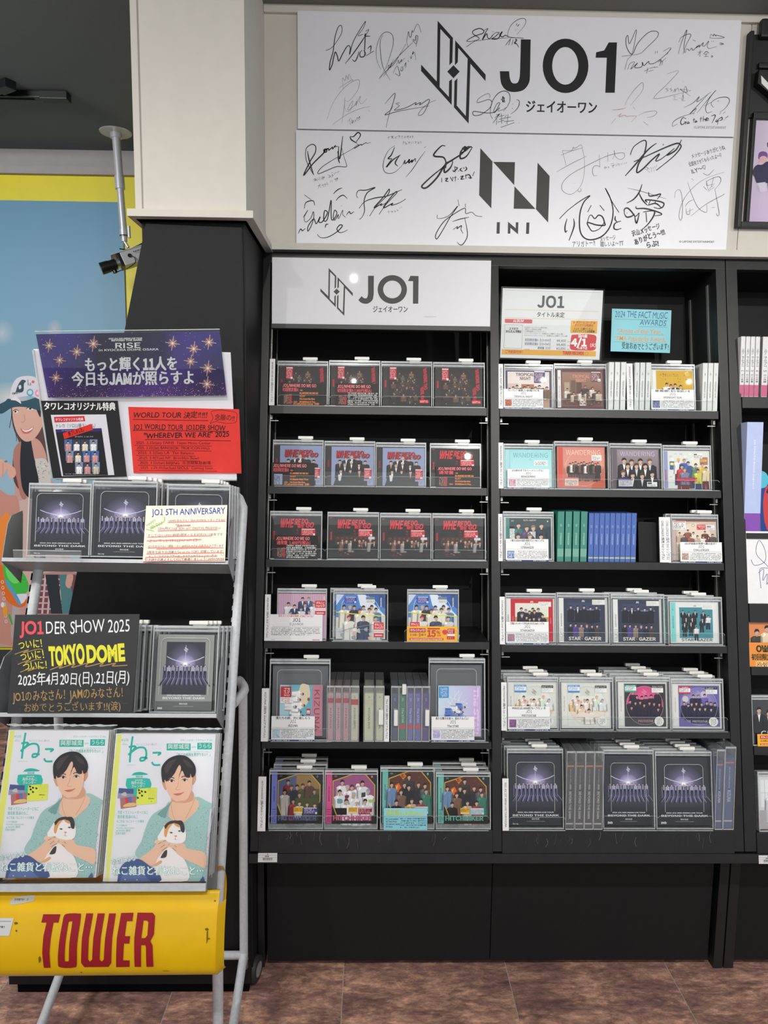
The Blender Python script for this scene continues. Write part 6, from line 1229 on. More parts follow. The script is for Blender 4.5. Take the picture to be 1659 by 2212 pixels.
def yellow15(P):
    P.rect(0,0,350,100,(238,176,40)); P.rect(18,12,128,40,RD); P.text('タワレコ チョイス', 24, 33, 14, WHT, 0.07, w=98); P.rect(142,10,228,20,(200,60,30)); P.text('15', 138, 66, 40, (200,60,40), 0.05, w=62); P.text('%', 204, 50, 20, (200,60,40), 0.04); P.text('OFF', 206, 66, 11, (200,60,40), 0.04, w=30)
    P.text('まとめ買い', 20, 62, 12, IK, 0.02, w=54); P.text('3', 80, 66, 20, (200,60,40), 0.04); P.text('枚で', 98, 62, 12, IK, 0.02); P.rect(18,76,252,90,(206,70,40)); P.text('Buy 2 and more get 10%off, Buy 3 or more get 15%off', 26, 87, 8, WHT, 0.02, w=218); P.ell(262,36,18,18,(222,60,60)); P.rect(280,14,330,48,RD); P.text('タワレコ', 284, 30, 10, WHT, 0.06, w=34); P.text('チョイス', 284, 43, 10, WHT, 0.06, w=34); P.rect(280,48,332,62,(236,232,232)); P.rect(276,64,330,84,RD); P.greek(284,70,322,80,1,WHT)
crd(879,1353,988.5,1385,z, yellow15, 'yellow discount card reading 15% off on the fourth shelf of the left bay', (0,0,350,100), group=SH)
# fifth: tall keepers and spines
z = ZA[4]
def tall(px0, px1, pyt, zsh, pyb, art, label, group, **kw): return kitem(px0, px1, pyt, zsh, pyb, art, label, group, **kw)
x0 = lx(580,1595,.004); x1 = lx(711,1595,.004); H = lz(645,1424,.004)-z
kw = dict(D=0.022, rot=True, light=True, tab=0.68, window=(0.02, 0.115, 0.02, H-0.03))
def tallk(pxa, pxb, pyt, art, lab, g):
    xa = lx(pxa,1598,.004); xb = lx(pxb,1598,.004); W = xb-xa-0.0006; H = lz((pxa+pxb)/2, pyt, .004)-z-0.0006
    AH = 0.122; AW = 0.142
    e = cd_case(L, xa, z+0.0006, W, H, 0.022, art, lab, g, AW=AW, AH=AH, rot=True, light=True, tab=0.68, window=(0.022, W-0.025, 0.03, H-0.03), ax=W*0.17, az=0.012)
    for q in (0.0,):
        m = MB(); m.box(-W/2+0.006, W/2-0.006, 0.018, 0.0195, 0.004, H-0.02, M('grey_frosted', (96,98,100), 0.3, 0, 0.5)); m.build('backing', e)
    return e
g = 'tall keepers on the fifth shelf'
# the sideways album sleeves keep their own proportions inside the tall keepers
tallk(580, 712, 1424, teal_pink_album_cover, 'tall clear keeper with a teal and pink sleeve inside, left end of the fifth shelf', g)
tallk(926, 1049, 1422, lilac_star_album_cover, 'tall clear keeper with a lilac sleeve inside, right end of the fifth shelf', g)
crd(586.5,1547,680,1591.5,z, lambda P: white_card(P, '僕たちの絆、共に楽しもう','JO1','KIZUNA',((150,190,206),(226,226,226))), 'white caption card in front of the teal and pink sleeve keeper', group=SH, y=-0.003)
crd(932,1548,1024.5,1593,z, lambda P: white_card(P, '新たな輝きを放つ、初のアルバム！','JO1','The STAR',((206,190,220),(120,140,196))), 'white caption card in front of the lilac sleeve keeper', group=SH, y=-0.003)
shelf_lip(uA, LFA, 584, 716, 1601, z, 0.036, n=1); shelf_lip(uA, LFA, 931, 1056, 1602, z, 0.036, n=1)
title_plate(564.5,580,1487,1601,'KIZUNA (国内 2ndアルバム)','white row divider at the left end of the fifth shelf', zsh=z, y0=-0.008)
g = 'spine-out keepers in the middle of the fifth shelf'
PKR = [(0.1,0.2,(176,56,70))]
SPN = [(706,721.5,(196,158,166),'KIZUNA',PKR,None,None,'first of four pink spine-out keepers from the left on the fifth shelf'),
 (722.5,738,(198,160,170),'KIZUNA',PKR,None,None,'second of four pink spine-out keepers from the left on the fifth shelf'),
 (739,755,(196,152,162),'KIZUNA',PKR,None,None,'third of four pink spine-out keepers from the left on the fifth shelf'),
 (756,775,(206,204,186),'KIZUNA (国内)',[(0.12,0.24,(186,40,50))],None,None,'cream spine-out keeper with a red band, right of the pink ones'),
 (785,808,(206,212,180),'KIZUNA DVD',[(0.12,0.24,(206,200,170))],None,None,'pale green-yellow spine-out keeper standing free in the middle of the fifth shelf'),
 (810,829,(206,206,178),'KIZUNA',[],(0.12,0.45),None,'cream spine-out keeper with white lock strip, left of the white divider')]
for a, b, c, t, bands, lock, dt, lab in SPN:
    spine_item(a, b, 1478, z, 1600, c, [(t,0.3,0.75,0.22,(110,70,80)),('JO1',0.05,0.1,0.2,(110,80,80))], lab, g, D=0.14, y=-0.006, bands=bands, keeper=True, lock=(0.32,0.58) if lock else None, H=lz(760,1478,-.006)-z)
title_plate(830,841,1503,1602,'The STAR (国内 1stアルバム)','white row divider in the middle of the fifth shelf between spine-out keepers', zsh=z, y0=-0.006)
for a, b, c, tc, lock, bands, lab in [(844,860,(58,74,112),(150,170,210),(0.3,0.58),[],'navy spine-out keeper with white lock strip right of the middle divider'),
 (861,877.5,(44,124,104),(206,226,216),(0.86,1.04),[(0.66,0.74,(206,44,52))],'green spine-out keeper with a white tab on top on the fifth shelf'),
 (878.5,893.5,(104,106,172),(206,206,236),None,[(0.66,0.74,(206,44,52))],'left one of two blue-violet spine-out keepers with a red band'),
 (894.5,910,(98,100,168),(206,206,236),None,[(0.66,0.74,(206,44,52))],'right one of two blue-violet spine-out keepers with a red band'),
 (911,927.5,(74,58,122),(170,150,210),(0.3,0.58),[],'dark violet spine-out keeper with white lock strip beside the right tall keeper')]:
    spine_item(a, b, 1478, z, 1600, c, [('The STAR',0.3,0.62,0.3,tc),('JO1',0.08,0.16,0.24,tc)], lab, g, D=0.14, y=-0.006, bands=bands, keeper=True, lock=lock, H=lz(760,1478,-.006)-z)
# sixth
z = ZA[5]; g = 'cased discs on the bottom shelf of the left bay'
kitem(579.5, 698.5, 1663, z, 1789, blue_olive_team_cover, 'disc with periwinkle spine and olive-toned team photo, left end of the bottom shelf', g, n=3, nlab='grey-rimmed case standing behind the periwinkle disc, only its top edge and tab showing', az=0.014, dx=0.003, D=0.018, gap=0.042)
kitem(700, 816, 1663.5, z, 1789, pink_team_cover, 'clear-cased disc with pink spine and team in white shirts', g, az=0.014, D=0.018)
kitem(820.5, 939, 1657, z, 1789, brick_team_cover, 'clear-cased disc with teal spine and brick-wall team photo, behind the light blue card', g, az=0.014, D=0.018)
kitem(941, 1060.5, 1668, z, 1790, brick_team_cover, 'clear-cased disc with teal spine and brick-wall photo, right end of the bottom shelf', g, n=3, nlab='case standing behind the right-hand teal disc, only its top edge and tab showing', az=0.014, D=0.018, gap=0.034)
def bluecard(P):
    P.rect(0,0,290,120,(146,210,224)); P.text('通常盤', 14, 38, 24, (180,206,90), 0.04, w=90); P.text('¥1,400(tax in)', 108, 38, 20, (180,206,90), 0.04, w=160)
    for k, t in enumerate(['01 Love seeker','02 Test Drive','03 Lemon Candy','04 Aqua']): P.text(t, 14, 64+k*14, 9, (30,50,60), 0.02)
    P.greek(110,52,280,112,5,(30,50,60),0.6)
crd(829,1746,923,1785,z, bluecard, 'light blue card with green heading and a track list on the bottom shelf', (0,0,290,120), group=SH)
title_plate(557,574,1678,1796,'HITCHHIKER (国内8thシングル)','white row divider at the left end of the bottom shelf', zsh=z, y0=-0.014)
for k, (a, b, n) in enumerate([(600,1048,4), (592,1040,4), (584,1052,4)]): shelf_lip(uA, LFA, a, b, [879,1052,1210][k], ZA[k], n=n)
shelf_lip(uA, LFA, 716, 840, 1386, ZA[3], 0.034, n=1); shelf_lip(uA, LFA, 873, 992, 1386, ZA[3], 0.034, n=1); shelf_lip(uA, LFA, 580, 1056, 1792, ZA[5], 0.040, n=4)
# ---- right bay, top shelf
z = ZB[0]; g = 'cased discs on the top shelf of the right bay'
kitem(1089, 1196, 787, z, 883, light_tropical_cover, 'clear-cased disc with light interior photo, left end of the right bay top shelf', g, light=True, tab=0.6)
kitem(1197.5, 1311.5, 786, z, 883, dark_tropical_cover, 'clear-cased disc with brown vintage room photo, second on the right bay top shelf', g, light=True, tab=0.6)
kitem(1407, 1503, 787, z, 884, yellow_sunrise_cover, 'clear-cased bright yellow disc behind a white card on the right bay top shelf', g, light=True, tab=0.55)
gw = 'white spine-out cases on the top shelf of the right bay'
TN = [('JO1',0.2,0.26,0.26,(90,80,84)),('TROPICAL NIGHT',0.38,0.72,0.24,(80,70,74))]; MS = [('JO1',0.2,0.26,0.26,(90,80,84)),('MIDNIGHT SUN',0.38,0.72,0.24,(80,70,74))]
for k, (a, b) in enumerate([(1313.5,1324.5),(1326,1337.5),(1339,1350.5)]): spine_item(a, b, 785, z, 884, (222,222,218), TN, '%s of three white spine-out cases right of the brown room disc' % ['left','middle','right'][k], gw, wrap=True)
title_plate(1354,1367.5,785,884,'MIDNIGHT SUN (国内 6th シングル)','white row divider between white spines on the right bay top shelf', zsh=z)
for k, (a, b) in enumerate([(1369.5,1379.5),(1380.5,1391.5),(1393,1404)]): spine_item(a, b, 786, z, 884, (214,216,212), MS, '%s of three white spine-out cases between the middle divider and the yellow disc' % ['left','middle','right'][k], gw, wrap=True)
for k, (a, b) in enumerate([(1515.5,1526),(1527,1538),(1539,1549)]): spine_item(a, b, 787, z, 884, (224,224,220), MS, '%s of three white spine-out cases at the right end of the top shelf' % ['left','middle','right'][k], gw, wrap=True)
title_plate(1077,1087,786,884,'TROPICAL NIGHT (国内 7th シングル)','white row divider at the left end of the right bay top shelf', zsh=z)
crd(1088,840,1173,884,z, lambda P: white_card(P, 'グループとして一層成熟した一面を堪能できる一枚','JO1','TROPICAL NIGHT',((206,120,90),(90,60,56))), 'white caption card with orange thumbnail, left end of the right bay top shelf', group=SH)
crd(1406,841,1499,884,z, lambda P: white_card(P, '暗闇と朝焼の狭間で、新たな一面を追究した一枚','JO1','MIDNIGHT SUN',((60,70,120),(160,170,200))), 'white caption card with dark blue thumbnail below the yellow disc', group=SH)
# second
z = ZB[1]; g = 'cased discs on the second shelf of the right bay'
for a, b, t, art_, lab, n in [(1088,1196.5,959,pale_aqua_cover,'clear-cased pale aqua disc behind a white card, right bay second shelf',1),(1198,1316,953.5,coral_line_cover,'clear-cased coral disc with a standing line of men, right bay second shelf',1),(1317.5,1431.5,958,plum_portraits_cover,'clear-cased grey-plum disc with eleven portraits, right bay second shelf',1),(1433,1538,962,cartoon_wall_cover,'clear-cased disc with a cartoon street scene, right end of the right bay second shelf',1)]:
    kitem(a, b, t, z, 1056, art_, lab, g, n=n, light=True, tab=0.58)
crd(1096,1013,1186,1056,z, lambda P: white_card(P, 'JO1初のダブルリードシングル！','JO1','WANDERING',((190,120,140),(240,220,226))), 'white caption card in front of the pale aqua disc', group=SH)
title_plate(1077,1087.5,956,1056,'WANDERING (国内 5th シングル)','white row divider at the left end of the right bay second shelf', zsh=z)
# third
z = ZB[2]
kitem(1087, 1197, 1105, z, 1211, dark_teal_faces_cover, 'clear-cased dark teal disc with triangle portraits behind a white card', 'cased discs on the third shelf of the right bay', light=True, tab=0.62)
for k in range(4):
    a = 1203+k*16.6; spine_item(a, a+14.2, 1105, z, 1212, (52,140,124), [('STRANGER',0.42,0.66,0.26,(190,220,210)),('JO1',0.24,0.3,0.24,(190,220,210))], '%s of four teal green spine-out cases on the third shelf, counted from the left' % ORD[k], 'teal green spine-out cases', bands=[(0.74,0.9,(120,176,160))], wrap=True)
for k in range(9):
    a = 1270+k*11.5; spine_item(a, a+10.9, 1108.5, z, 1212, (66,104,182), [('STRANGER',0.42,0.64,0.26,(200,210,236)),('JO1',0.24,0.3,0.24,(200,210,236))], '%s of nine blue spine-out cases on the third shelf, counted from the left' % ORD[k], 'blue spine-out cases', bands=[(0.9,0.93,(190,196,160))], wrap=True)
a = lx(1380,1212,.02); b = lx(1424,1212,.02); e = empty('divider_box', L @ T((a+b)/2, 0.02, z+0.0004), 'plain black box filling the gap right of the blue spines', 'box')
m = MB(); w = b-a; m.box(-w/2, w/2, 0, 0.15, 0, 0.118, BLACKM, None, 0.002); m.build('box_body', e); m = MB(); m.box(-w/2+0.006, w/2-0.006, 0.01, 0.14, 0.1182, 0.1196, DKPL); m.build('top_inset', e)
title_plate(1425,1449,1117,1213,'CHALLENGER (既売 3rd シングル)','wide white double divider with two printed titles beside the cream disc', zsh=z, y0=-0.004, txt2='CHALLENGER (国内 3rd シングル)')
kitem(1451, 1554, 1111, z, 1214, cream_arch_cover, 'clear-cased disc with cream arch photo behind a white card, right bay third shelf', 'cased discs on the third shelf of the right bay', light=True, tab=0.72, n=2, nlab='case behind the cream arch disc, only its rim showing', dx=-0.006)
crd(1092.5,1164,1184.5,1206,z, lambda P: white_card(P, '＜新たな自分の姿を発見する＞4thシングル','JO1','STRANGER',((60,100,170),(220,230,240))), 'white caption card in front of the dark teal triangle disc', group=SH)
crd(1469,1171,1559,1213,z, lambda P: white_card(P, 'JO1が未知の世界へ踏み出す！','JO1','CHALLENGER',((196,170,160),(110,70,66))), 'white caption card in front of the cream arch disc', group=SH, y=-0.006)
title_plate(1076.5,1086,1110,1211,'STRANGER (国内 4th シングル)','white row divider at the left end of the right bay third shelf', zsh=z)
# fourth
z = ZB[3]; g = 'cased discs on the fourth shelf of the right bay'
for a, b, t, art_, lab, n in [(1092,1202,1281,red_frame_cover,'clear-cased disc with red framed group photo behind a white card',1),(1203.5,1318.5,1280,navy_lineup_cover,'left one of two clear-cased navy discs with a double line-up of men',1),(1320.5,1437,1283,navy_lineup_cover,'right one of two clear-cased navy discs with a double line-up of men',2),(1444,1562,1289,teal_scatter_cover,'clear-cased teal disc with scattered men in suits, right end of the fourth shelf',2)]:
    kitem(a, b, t, z, 1394, art_, lab, g, n=n, nlab='case standing behind the %s disc on the fourth shelf, only its tab showing' % ('right navy' if a < 1400 else 'teal scatter'), light=True, tab=0.58, dx=-0.012, gap=0.03)
crd(1093,1343,1185,1388,z, lambda P: white_card(P, '力強いメッセージが込められた2ndシングル','JO1','STARGAZER',((150,150,170),(190,60,70))), 'white caption card in front of the red framed disc', group=SH)
title_plate(1079.5,1091,1289,1392,'STARGAZER (国内 2nd シングル)','white row divider at the left end of the right bay fourth shelf', zsh=z)
# fifth
z = ZB[4]; g = 'cased discs on the fifth shelf of the right bay'
for a, b, t, art_, lab, n, nl in [(1096,1207,1462,white_circle_cover,'clear-cased white circle disc behind a white card, fifth shelf of the right bay',3,'case standing behind the left white circle disc, only its top showing'),(1209,1326,1463,white_circle_cover,'uncovered clear-cased white circle disc with men in cream clothes',2,'case standing behind the uncovered white circle disc, only its top showing'),(1331,1450,1462,pink_circle_cover,'clear-cased disc with a bright pink circle and silhouettes',4,'case standing behind the pink circle disc, only its top and tab showing'),(1451,1565,1466,purple_circle_cover,'clear-cased disc with a purple circle cover, right end of the fifth shelf',3,'case standing behind the purple circle disc, only its top and tab showing')]:
    kitem(a, b, t, z, 1579, art_, lab, g, n=n, nlab=nl, light=True, tab=0.66, dx=-0.006, gap=0.034)
crd(1097,1526,1187.5,1571,z, lambda P: white_card(P, 'PRODUCE 101 JAPAN発グループデビュー作','JO1','PROTOSTAR',((150,100,150),(60,40,70))), 'white caption card in front of the left white circle disc', group=SH)
title_plate(1083,1095,1474,1577,'PROTOSTAR (国内 1st シングル)','white row divider at the left end of the right bay fifth shelf', zsh=z)
# sixth
z = ZB[5]; g = 'dark video cases in clear keepers on the bottom shelf'
def dvd(a, b, t, art_, lab, n, nl, tab=0.58, D=0.02):
    xa = lx(a,1793,.004); xb = lx(b,1793,.004); W = xb-xa-0.0006; H = lz((a+b)/2, t, .004)-z-0.0006
    e = cd_case(L, xa+0.0003, z+0.0006, W, H, D, art_, lab, g, AW=W-0.012, AH=H-0.026, tab=tab, window=(W*0.16, W*0.84, H*0.22, H*0.83), az=0.008)
    for k in range(1, n): dup(e, e.matrix_world @ T(-0.0045*k, (D+0.002)*k, (D+0.002)*k*SLP), ORDN(k)+nl, g)
dvd(1096, 1218.5, 1617, dark_burst_cover, 'dark concert video case with purple light burst, left end of the right bay bottom shelf', 6, 'case standing behind the leftmost light-burst video case, only its top rim showing')
dvd(1303, 1415.5, 1619, dark_burst_dvd_cover, 'dark concert video case with purple light burst, in the middle of the bottom shelf', 5, 'case standing behind the middle light-burst video case, only its top rim showing')
dvd(1418, 1541.5, 1623, dark_burst_dvd_cover, 'dark concert video case with purple light burst, right one on the bottom shelf', 6, 'case standing behind the right light-burst video case, only its top rim showing')
for k, (a, b) in enumerate([(1221,1240),(1241.5,1261),(1262,1280.5),(1281.5,1301)]):
    spine_item(a, b, 1618, z, 1793, (42,42,46), [('BEYOND THE DARK',0.44,0.86,0.3,(206,206,206)),('RISE',0.34,0.41,0.24,(200,200,200)),('2023 JO1 2ND ARENA LIVE TOUR',0.1,0.42,0.12,(170,170,170))], '%s of four dark spine-out video keepers between the light-burst cases, from the left' % ORD[k], 'dark spine-out video keepers', bands=[(0.05,0.07,(196,120,60)),(0.92,0.94,(190,190,190))], keeper=True, D=0.15, H=lz(1260,1616)-z, y=0.0)
for k, (a, b, H_) in enumerate([(1543.5,1560.5,0),(1561.5,1584,0)]):
    spine_item(a, b, 1618, z, 1793, [(58,76,120),(66,86,132)][k], [('KIZUNA',0.45,0.62,0.4,(206,206,216)),('2022 JO1 1ST ARENA LIVE TOUR',0.12,0.42,0.16,(190,196,210))], '%s blue spine-out video keeper at the right end of the bottom shelf' % ['narrow','wide'][k], 'blue spine-out video keepers', bands=[(0.05,0.07,(196,120,60)),(0.88,0.9,(190,190,190))], keeper=True, D=0.15, H=(lz(1560,1612 if k == 0 else 1606))-z, y=0.0)
title_plate(1085.5,1099,1682,1796,'2022 JO1 1ST ARENA LIVE TOUR KIZUNA','white row divider at the left end of the right bay bottom shelf', zsh=z, y0=-0.01)
shelf_lip(uA, LFA, 1090, 1546, 885, ZB[0], 0.030, n=4); shelf_lip(uA, LFA, 1088, 1555, 1057, ZB[1], 0.030, n=4); shelf_lip(uA, LFA, 1445, 1560, 1213, ZB[2], 0.03, n=1); shelf_lip(uA, LFA, 1090, 1567, 1394, ZB[3], 0.036, n=4); shelf_lip(uA, LFA, 1092, 1573, 1579, ZB[4], 0.040, n=4)
shelf_lip(uA, LFA, 1100, 1222, 1793, ZB[5], 0.036, n=1); shelf_lip(uA, LFA, 1303, 1541, 1792, ZB[5], 0.040, n=2)
# notices leaning in the top of the right bay
def preorder(P):
    P.rect(0,0,1500,1050,(226,226,226)); P.ring(750,525,1,1,0.1,IK,4); P.rect(40,30,1460,33,(150,150,150))
    P.text('JO1', 730, 270, 165, IK, 0.035, 'c', w=410); Y = (226,170,50)
    P.rect(40,315,1450,320,Y); P.text('タイトル未定', 730, 415, 60, IK, 0.03, 'c', w=420); P.rect(40,440,1450,445,Y); P.rect(50,460,460,520,(206,44,52)); P.text('ALBUM', 255, 505, 38, WHT, 0.02, 'c', w=160)
    P.rect(50,545,320,548,IK); P.rect(50,900,320,903,IK); P.rect(50,545,53,903,IK); P.rect(317,545,320,903,IK); P.text('スマホで', 185, 625, 34, IK, 0.06, 'c', w=140); P.text('かんたん予約!!', 185, 665, 32, IK, 0.06, 'c', w=235)
    for k, t in enumerate(['JO1初のベストアルバム発売決定！','【初回プレス限定封入特典】','①応募抽選券(シリアルナンバー)','②トレーディングカード（各種別ver 11種類ランダム1種）','③セルカトレーディングカード（各種別ver 11種類ランダム1種）']): P.text(t, 345, 590+k*30, 18, (60,60,60), 0.0, w=[360,270,330,600,670][k])
    for k, (a, b) in enumerate([('初回限定盤A【CD+DVD】','¥4,400'),('初回限定盤B【CD+DVD】','¥4,400'),('通常盤【CD】','¥3,850')]):
        P.text(a, 770, 785+k*60, 30, (44,60,120), 0.01, 'r', w=[410,410,215][k]); P.text(b, 840, 788+k*60, 34, (44,60,120), 0.01, w=140); P.text('(税込)', 1000, 788+k*60, 12, (60,60,60)); P.rect(350,797+k*60,1020,799+k*60,(200,190,120))
    P.text('J-POP', 345, 925, 16, (190,50,50), 0.02, w=90); P.rect(1040,462,1440,650,Y); P.text('★ タワーレコード ★', 1240, 505, 32, (196,60,40), 0.03, 'c', w=340); P.text('オリジナル特典付', 1240, 550, 32, (196,60,40), 0.03, 'c', w=285); P.text('トレカ（11種ランダム）', 1240, 600, 28, IK, 0.02, 'c', w=310); P.text('※オンラインとは別絵柄', 1240, 636, 28, IK, 0.02, 'c', w=330)
    R_ = (206,50,50); P.blob([(1060,680),(1240,664),(1420,680),(1432,790),(1420,900),(1240,912),(1060,900),(1050,790)], R_, 5); P.text('国内盤', 1230, 715, 38, WHT, 0.05, 'c', w=140); P.text('4/1', 1180, 845, 105, WHT, 0.05, 'c', w=235); P.text('(火)', 1345, 850, 44, WHT, 0.03, w=90); P.text('入荷予定', 1235, 895, 32, WHT, 0.03, 'c', w=150)
    P.rect(20,920,1440,1000,Y); P.text('ご予約受付中！', 70, 978, 38, (196,60,40), 0.03, w=290); P.text('TOWER RECORDS', 940, 978, 44, (196,60,40), 0.07, w=320); P.ring(1300,958,24,22,4,(196,60,40),18)
F2 = L @ T(0,0,0)
def place_card(F, pts, y, draw, src, label, name, cat, zsh=None, thick=0.0012, mat=CARD, ink=None, group=None):
    q = [hit(F, px, py, y) for px, py in pts]   # tl tr br bl
    x0 = (q[0][0]+q[3][0])/2; x1 = (q[1][0]+q[2][0])/2; z1 = (q[0][1]+q[1][1])/2; z0 = (q[2][1]+q[3][1])/2
    tilt = math.atan2(q[1][1]-q[0][1]+q[2][1]-q[3][1], q[1][0]-q[0][0]+q[2][0]-q[3][0])
    W = math.hypot(x1-x0, 0); H = z1-z0
    e = empty(name, F @ T((x0+x1)/2, y, z0 if zsh is None else zsh) @ Matrix.Rotation(-tilt, 4, 'Y'), label, cat, group)
    m = MB(); m.box(-W/2, W/2, 0, thick, 0, H, mat, None, 0.0004); m.build('sheet', e); P = Print(W, H, src=src); draw(P); P.build('printing', e, T(-W/2, -0.0001, 0), None, ink); return e, W, H
e, W, H = place_card(frame((0,2.30,0)), [(1085,622),(1300.5,628),(1296,777),(1080,773)], 0.0, preorder, (0,0,1500,1050), 'white laminated pre-order notice with black heading and yellow footer', 'preorder_notice', 'notice', ink=INKG)
m = MB(); m.box(-W/2-0.005, W/2+0.005, -0.0012, -0.0007, -0.005, H+0.005, FILM); m.build('laminate', e)
m = MB(); m.tube([(0, 0.0015, 0.02), (0, 0.03, 0.02)], 0.003, CLEAR, None, 8); m.box(-0.02, 0.02, 0.002, 0.10, -0.002, 0.0, CLEAR); m.box(-0.02, 0.02, 0.0012, 0.0022, -0.002, 0.05, CLEAR); m.build('clear_stand', e)
def award(P):
    P.rect(0,0,360,260,(140,206,216)); B = (44,72,140); O = (226,150,74)
    P.text('2024 THE FACT MUSIC', 18, 52, 38, B, -0.005, w=320, slant=0.1, jit=0.7); P.text('AWARDS', 170, 95, 32, B, -0.005, w=160, slant=0.1, jit=0.7); P.rect(16,62,340,63.5,(70,110,120)); P.rect(165,103,340,104.5,(70,110,120))
    P.text('“Artist of the Year„', 34, 146, 26, O, 0.01, w=280, slant=0.1, jit=0.6); P.rect(36,152,320,153.5,(120,140,120)); P.text('“TMA Popularity Award„', 16, 192, 26, O, 0.01, w=320, slant=0.1, jit=0.6); P.rect(16,200,330,201.5,(120,140,120)); P.text('受賞おめでとうございます!', 66, 240, 30, IK, 0.01, w=285, jit=0.7)
place_card(frame((0,2.32-1.9*math.tan(math.radians(5)),0), math.radians(5)), [(1320.5,666),(1448,671),(1448,762),(1319,759.5)], 0.0, award, (0,0,360,260), 'light blue handwritten award card hanging in the right bay', 'award_card', 'card', mat=M('blue_card', (140,206,216), 0.5))
# ---- right edge unit
z = ZC[0]; g = 'white comic volumes at the right edge'
for k, (a, b) in enumerate([(1597,1606.5),(1607.5,1617),(1618,1627.5),(1628.5,1638),(1644,1657)]):
    e = spine_item(a, b, 716 if k else 718, z, 857, (226,222,222), [('ハロー、オールディズ',0.2,0.5,0.42,(60,56,58)),('%d' % (k+1),0.55,0.58,0.5,(60,56,58)),('むつき潤',0.62,0.76,0.36,(60,56,58))], '%s of five white wrapped comic volumes at the right edge, from the left' % ORD[k], g, D=0.12, y=0.0, wrap=True, name='comic_book', bands=[(0.8,0.99,(206,90,130))], H=0.178)
    e['category'] = 'book'
z = ZC[1]
e = spine_item(1606, 1641, 916, z, 1141, (176,190,226), [('1st PHOTO BOOK express',0.15,0.6,0.1,(236,236,246))], 'tall pale blue and violet slipcased book near the right edge', None, D=0.05, y=0.004, name='photo_book', bands=[(0.82,1.0,(132,80,170))], H=lz(1620,916)-z); e['category'] = 'book'
def facecov(P):
    P.rect(0,0,142,190,(30,60,130)); P.rect(0,0,142,10,(206,214,222)); P.blob([(20,30),(90,14),(142,40),(142,190),(30,190),(10,100)], (196,60,60)); P.blob([(30,50),(70,36),(100,60),(104,110),(70,140),(40,120)], (222,120,100)); P.blob([(20,50),(40,20),(100,16),(110,60),(70,44),(40,60)], (40,30,50)); P.ell(50,72,10,4,(50,60,160),10); P.ell(84,72,10,4,(70,30,50),10); P.stroke([(64,80),(60,94),(70,98)], 3, (150,50,60)); P.blob([(52,108),(66,104),(82,108),(66,114)], (170,30,50)); P.ell(8,6,22,30,(80,180,200),16)
facecov.src = (0,0,142,190)
xx = lx(1643,1141,.012); e = empty('magazine', L @ T(xx+0.07, 0.012, z+0.0004), 'magazine with a blue and red lit face cover at the right edge', 'magazine'); m = MB(); m.box(-0.07, 0.07, 0.0002, 0.008, 0, 0.165, M('paper_edges', (220,218,212), 0.7), None, 0.0005); m.build('pages', e); link('cover_sheet', cover(facecov, 0.14, 0.165), e, T(-0.07, 0, 0))
z = ZC[2]; xx = lx(1611,1300,-.0); e = empty('signature_board', L @ T(xx+0.09, 0.0, z+0.0004), 'square white autograph board with purple marker signature at the right edge', 'board')
m = MB(); m.box(-0.09, 0.09, 0.0002, 0.003, 0, lz(1640,1148)-z, CARD, None, 0.0005); m.build('board', e); P = Print(0.18, lz(1640,1148)-z, src=(0,0,180,190))
P.stroke([(20,75),(30,90),(60,80),(62,50),(45,24),(36,60),(70,95),(45,100),(46,150)], 1.4, (96,72,140)); P.stroke([(40,110),(56,100),(52,130),(66,112),(64,140),(84,100)], 1.4, (96,72,140)); P.stroke([(90,60),(110,40),(100,100),(130,70),(150,90)], 1.4, (96,72,140)); P.build('marker_signature', e, T(-0.09, 0, 0))
def edge_case(pxl, pyt, z, art_, lab, AWr=0.142, H=None, W=0.15):
    xa = lx(pxl, 1500, .004); H = H or 0.128; return cd_case(L, xa, z+0.0006, W, H, 0.016, art_, lab, 'cased discs at the right edge', AW=W-0.008, AH=H-0.016, tab=0.75, light=True)
edge_case(1616, 1332, ZC[3], orange_figures_cover, 'clear-cased orange disc with small figures at the right edge', H=lz(1640,1333)-ZC[3]); 
def owv(P): P.rect(0,0,142,74,(226,140,60)); P.text('OWV', 22, 28, 18, (50,60,30), 0.06, w=56); P.text('初回限定盤', 6, 52, 14, (50,60,30), 0.05, w=84); P.rect(20,58,60,74,(240,196,130)); P.greek(22,60,58,73,3,(90,60,40),0.9,2)
card(L, hit, 1618, 1388, 1712, 1440, ZC[3], -0.002, owv, 'orange card with dark green lettering in front of the orange disc', (0,0,142,74), SH)
edge_case(1622, 1502, ZC[4], dark_suits_cover, 'clear-cased dark disc with men in suits at the right edge', H=lz(1640,1503)-ZC[4])
card(L, hit, 1636, 1586, 1740, 1618, ZC[4], -0.002, yellow15, 'yellow discount card at the right edge in front of the dark suits disc', (0,0,350,100), SH)
edge_case(1630, 1668, ZC[5], white_room_cover, 'clear-cased white room video case at the right edge of the photo', H=lz(1650,1668)-ZC[5], W=0.14)
# ================================================================== SILVER MAGAZINE RACK AT THE LEFT
RF = frame((-0.40, 0, 0), 0, math.radians(1.0), math.radians(0.5))
def rz(px, py, y): return hit(RF, px, py, y)
rack = empty('magazine_rack', RF @ T(0, 1.7, 0), 'silver tubular display rack on casters with three shelves and a yellow front panel', 'rack')
RI = rack.matrix_world.inverted() @ RF
def at(px, py, y): x, z = rz(px, py, y); return Vector((x, y, z))
zpost = rz(470, 1933, 1.463)[1]; FPO = RF @ T(0, 1.463, zpost) @ Matrix.Rotation(-math.radians(23.4), 4, 'X')
FPL = T(0, 1.463, zpost) @ Matrix.Rotation(-math.radians(23.4), 4, 'X')
def onpost(px, py): x, z = hit(FPO, px, py, 0); return FPL @ Vector((x, 0, z))
